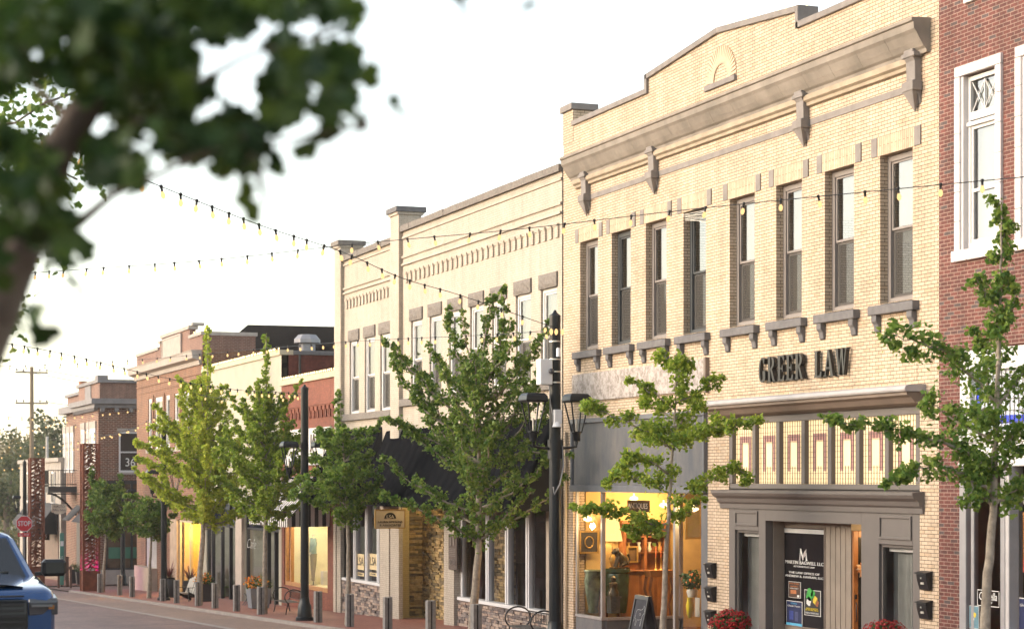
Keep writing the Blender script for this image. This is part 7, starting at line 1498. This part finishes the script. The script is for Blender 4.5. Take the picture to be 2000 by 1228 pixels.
a = envarms(R, lambda y: 294, env, 18, 300, .32, 1, 1050, 985, rise=.3, ppm=40); tree(291, 17.2, 'low dark green ginkgo under the yellow-green tree, by the stone base', [(293, 1100), (296, 1040), (296, 960)], a, GD, ls=.12, r0=.1, seed=17)
env = [(915, 12, 12), (940, 22, 25), (975, 38, 48), (1000, 42, 60), (1030, 35, 40), (1050, 12, 15)]
a = envarms(R, lambda y: 207, env, 26, 300, .34, 1, 1050, 955, rise=.5, ppm=36) + [([(207, 1020), (185, 950), (178, 915)], .2, .25, 300), ([(208, 1010), (235, 960), (233, 925)], .2, .22, 260)]
tree(201, 17.2, 'small dark green ginkgo immediately right of the near rusty column', [(203, 1110), (207, 1050), (208, 980), (207, 930)], a, GD, ls=.13, r0=.1, seed=18)
# ---------------------------------------------------------------- far wooded edge: separate trees
def fartree(px, py_top, w, cr, label, mat, seed):
    rnd = random.Random(seed); b = WP(px, 935, w); g = gz(b.x, b.y) - .35; top = HC + (935 - py_top) * w / FOC; t = thing('broadleaf_tree', label, 'tree', (b.x, b.y, g), 'trees beyond the far shops'); c = Vector((b.x, b.y, top - cr * .9))
    m = MB(); m.tube([(b.x, b.y, g), (b.x, b.y, c.z - cr * .3), (b.x + .5, b.y, c.z + cr * .5)], [.4, .3, .1], 8); m.build('trunk', M_bark2, t)
    m = MB(); n = 26
    for i in range(n):
        d = Vector((rnd.gauss(0, 1), rnd.gauss(0, 1), rnd.gauss(.2, .9))).normalized(); q = c + Vector((d.x, d.y, d.z * .85)) * cr * rnd.uniform(.3, .95); rr = cr * rnd.uniform(.18, .34)
        for _ in range(110):
            e = Vector((rnd.gauss(0, 1), rnd.gauss(0, 1), rnd.gauss(0, 1))).normalized() * rr * rnd.random() ** .4; ginkgo(m, q + e, cr * .075 * rnd.uniform(.6, 1.2), rnd)
    for _ in range(700): # lower skirt
        q = Vector((b.x + rnd.gauss(0, 1) * cr * .5, b.y + rnd.gauss(0, 1) * cr * .4, rnd.uniform(g + 1, c.z))); ginkgo(m, q, cr * .08, rnd)
    m.build('crown', mat, t, fixn=False)
FG = leafmat('distant_green_leaves', (.05, .075, .03), (.08, .1, .035), (.13, .13, .05), .3); FO = leafmat('distant_olive_leaves', (.09, .09, .035), (.14, .12, .04), (.2, .16, .05), .3)
for i, (px, py, w, cr, lab) in enumerate(((98, 805, 230, 5.2, 'rounded tree rising right of the utility pole, left of the corner building'), (40, 838, 240, 5.5, 'olive tree just left of the utility pole'), (2, 850, 250, 5.5, 'olive tree cut by the left edge'), (70, 858, 215, 4.5, 'darker tree behind the utility pole foot'), (12, 905, 200, 4.2, 'green tree low at the left edge above the truck'), (-28, 870, 225, 5.5, 'tree mostly outside the left edge'), (40, 925, 205, 3.6, 'yellowish tree behind the distant lamp'))):
    fartree(px, py, w, cr, lab, (FO if i in (1, 2, 6) else FG), 40 + i)
# ---------------------------------------------------------------- foreground tree on the near pavement
def foreground():
    rnd = random.Random(77); b = WP(-150, 935, 4.6); g = gz(b.x, b.y); t = thing('foreground_tree', 'leaning out-of-focus tree close to the viewer filling the upper left', 'tree', (b.x, b.y, g))
    m = MB(); pts = [Vector((b.x, b.y, g)), WP(-140, 1500, 4.6), WP(-110, 950, 4.6), WP(-75, 780, 4.6), WP(-15, 630, 4.6), WP(35, 500, 4.6), WP(110, 300, 4.6), WP(260, 60, 4.6), WP(320, -250, 4.6)]
    m.tube(pts, [.1, .08, .066, .058, .054, .05, .043, .033, .02], 14); m.build('trunk', M_bark2, t)
    m = MB()
    for q in ([(125, 460, 4.6), (220, 380, 4.3), (400, 300, 4.0), (600, 265, 3.9), (700, 250, 3.9)], [(190, 280, 4.6), (320, 200, 4.4), (480, 110, 4.2), (660, 60, 4.1)], [(260, 60, 4.6), (400, 20, 4.5), (600, -40, 4.3), (900, -30, 4.2), (1060, -15, 4.2)], [(480, 260, 4.1), (505, 330, 4.0), (520, 400, 4.0)], [(190, 280, 4.6), (80, 180, 4.8), (0, 100, 5)], [(700, 250, 3.9), (720, 240, 3.9)]):
        m.tube([WP(*p) for p in q], [.014, .008] + [.004] * (len(q) - 2), 6)
    m.build('branches', M_bark2, t)
    holes = [(75, 100, 20), (66, 125, 12), (200, 248, 30), (285, 308, 24), (350, 345, 26), (380, 345, 24), (183, 435, 34), (155, 365, 34), (415, 115, 34), (440, 160, 28), (495, 130, 30), (587, 55, 20), (635, 62, 24), (495, 195, 24), (490, 78, 20), (530, 65, 20), (403, 218, 16), (605, 155, 20), (540, 300, 26), (535, 335, 26), (490, 370, 26), (130, 225, 36), (125, 270, 36), (45, 185, 26), (40, 215, 24), (60, 560, 40), (610, 225, 22), (560, 285, 16), (240, 400, 30), (420, 345, 14)]
    blobs = [(40, 60, 130, 110, 60), (140, 130, 150, 130, 75), (280, 90, 150, 130, 80), (300, 220, 130, 110, 60), (180, 330, 80, 90, 24), (90, 400, 70, 70, 22), (20, 330, 60, 120, 16), (20, 470, 60, 90, 16), (60, 380, 90, 110, 26), (70, 300, 80, 80, 10), (440, 60, 130, 80, 48), (560, 110, 110, 90, 34), (620, 40, 70, 50, 14), (430, 270, 100, 65, 30), (520, 230, 90, 45, 22), (560, 20, 110, 40, 14), (250, 310, 80, 50, 14), (400, 180, 130, 100, 30), (150, 10, 220, 50, 40), (370, 10, 200, 40, 30), (640, 150, 60, 90, 18), (600, 200, 70, 60, 14), (470, 330, 60, 50, 10), (130, 470, 60, 50, 10), (60, 600, 30, 50, 4)]
    m = MB()
    def leaf(px, py, w, s): ginkgo(m, WP(px, py, w), s, rnd)
    for cx, cy, rx, ry, n in blobs:
        k = tries = 0; n = int(n * 2.3)
        while k < n and tries < n * 30:
            tries += 1; a = rnd.uniform(0, 6.28); r = rnd.random() ** .5; px, py = cx + rx * r * math.cos(a), cy + ry * r * math.sin(a)
            if any((px - hx) ** 2 + (py - hy) ** 2 < (hr + 22) ** 2 for hx, hy, hr in holes): continue
            leaf(px, py, rnd.uniform(3.6, 5.0), rnd.uniform(.04, .068)); k += 1
    for px, py, s in ((640, 275, .06), (670, 262, .06), (600, 272, .06), (700, 262, .045), (690, 245, .04), (510, 400, .06), (500, 380, .06), (518, 370, .05), (560, 325, .05), (566, 345, .04), (765, 215, .04), (785, 190, .035), (760, 230, .03), (145, 565, .05), (155, 590, .035), (890, 0, .05), (920, -5, .05), (1030, 0, .045), (870, -8, .05), (660, 100, .05), (690, 75, .05), (655, 130, .05)): leaf(px, py, 4.0, s)
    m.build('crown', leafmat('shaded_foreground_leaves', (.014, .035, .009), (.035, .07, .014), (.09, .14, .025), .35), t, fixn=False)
foreground()
def midtree():
    rnd = random.Random(5); w = 20; b = WP(-110, 935, w); g = gz(b.x, b.y); t = thing('kerbside_tree', 'sharper dark green tree behind the blurred leaves at the left edge', 'tree', (b.x, b.y, g)); m = MB(); lm = MB(); rad = []
    m.tube([(b.x, b.y, g), WP(-105, 800, w), WP(-90, 500, w), WP(-60, 250, w), WP(-30, 0, w)], [.16, .13, .1, .07, .04], 10); m.build('trunk', M_bark2, t); m = MB()
    for q in ([(-90, 500), (0, 420), (70, 360), (110, 300)], [(-60, 250), (30, 240), (90, 200), (150, 180)], [(-70, 300), (30, 290), (110, 330), (150, 350)], [(-90, 550), (-20, 530), (50, 470)], [(-60, 250), (0, 180), (40, 130)], [(-95, 600), (-30, 620), (20, 600)], [(-80, 400), (20, 380), (80, 420)]):
        P = [WP(a, c, w + rnd.uniform(-1, 1)) for a, c in q]; m.tube(P, [.03] + [.012] * (len(q) - 1), 6)
        for _ in range(170):
            i = rnd.randrange(len(P) - 1); p = P[i].lerp(P[i + 1], rnd.random()) + Vector((rnd.gauss(0, 1), rnd.gauss(0, 1), rnd.gauss(0, 1))) * .16; ginkgo(lm, p, rnd.uniform(.06, .1), rnd)
    m.build('branches', M_bark2, t, fixn=False); lm.build('crown', GD, t, fixn=False)
midtree()
# ---------------------------------------------------------------- the other side of the street (mirrored in the shop glass)
ob = thing('brick_building', 'low brick shop row across the street, mirrored in the shop windows', 'building', (-15, 40, 0))
m = MB(); m.box(-24, -9, -45, 150, -6, 5.2); m.build('wall', M_bb, ob); m = MB(); m.box(-24.1, -8.9, -45.2, 150.2, 5.2, 5.45); m.build('coping', M_lstone, ob)
m = MB()
for k in range(22): y = -40 + k * 8.5; z = gz(0, max(y, 0)); m.box(-9.02, -8.98, y, y + 5.5, z + .4, z + 3.0)
m.build('shop_bays', plain('dim_bay', (.12, .07, .05), .5, var=.4), ob)
m = MB()
for k in range(44): y = -42 + k * 4.3; m.box(-9.03, -8.97, y, y + 1.2, 3.6, 4.8)
m.build('upper_windows', plain('dark_pane', (.04, .04, .045), .1), ob)
tag(ob, 'low brick shop row across the street, mirrored in the shop windows', 'building')
sheet('near_sidewalk', [-9, -2, 1.0], [-20, 0, 10, 20, 30, 40, 60, 100, 140], lambda x, y: gz(x, y) + .06, M_pave3)

hz = MB(); hz.box(-60, 75, -70, 620, -9.5, 22); hz_o = hz.build('haze', None)
hm = bpy.data.materials.new('warm_evening_haze'); hm.use_nodes = True; hm.node_tree.nodes.clear(); hv = hm.node_tree.nodes.new('ShaderNodeVolumePrincipled'); ho = hm.node_tree.nodes.new('ShaderNodeOutputMaterial')
hv.inputs['Density'].default_value = .0003; hv.inputs['Color'].default_value = (1, .95, .88, 1); hv.inputs['Anisotropy'].default_value = .3; hm.node_tree.links.new(hv.outputs[0], ho.inputs['Volume']); hz_o.data.materials.append(hm); tag(hz_o, kind='stuff')
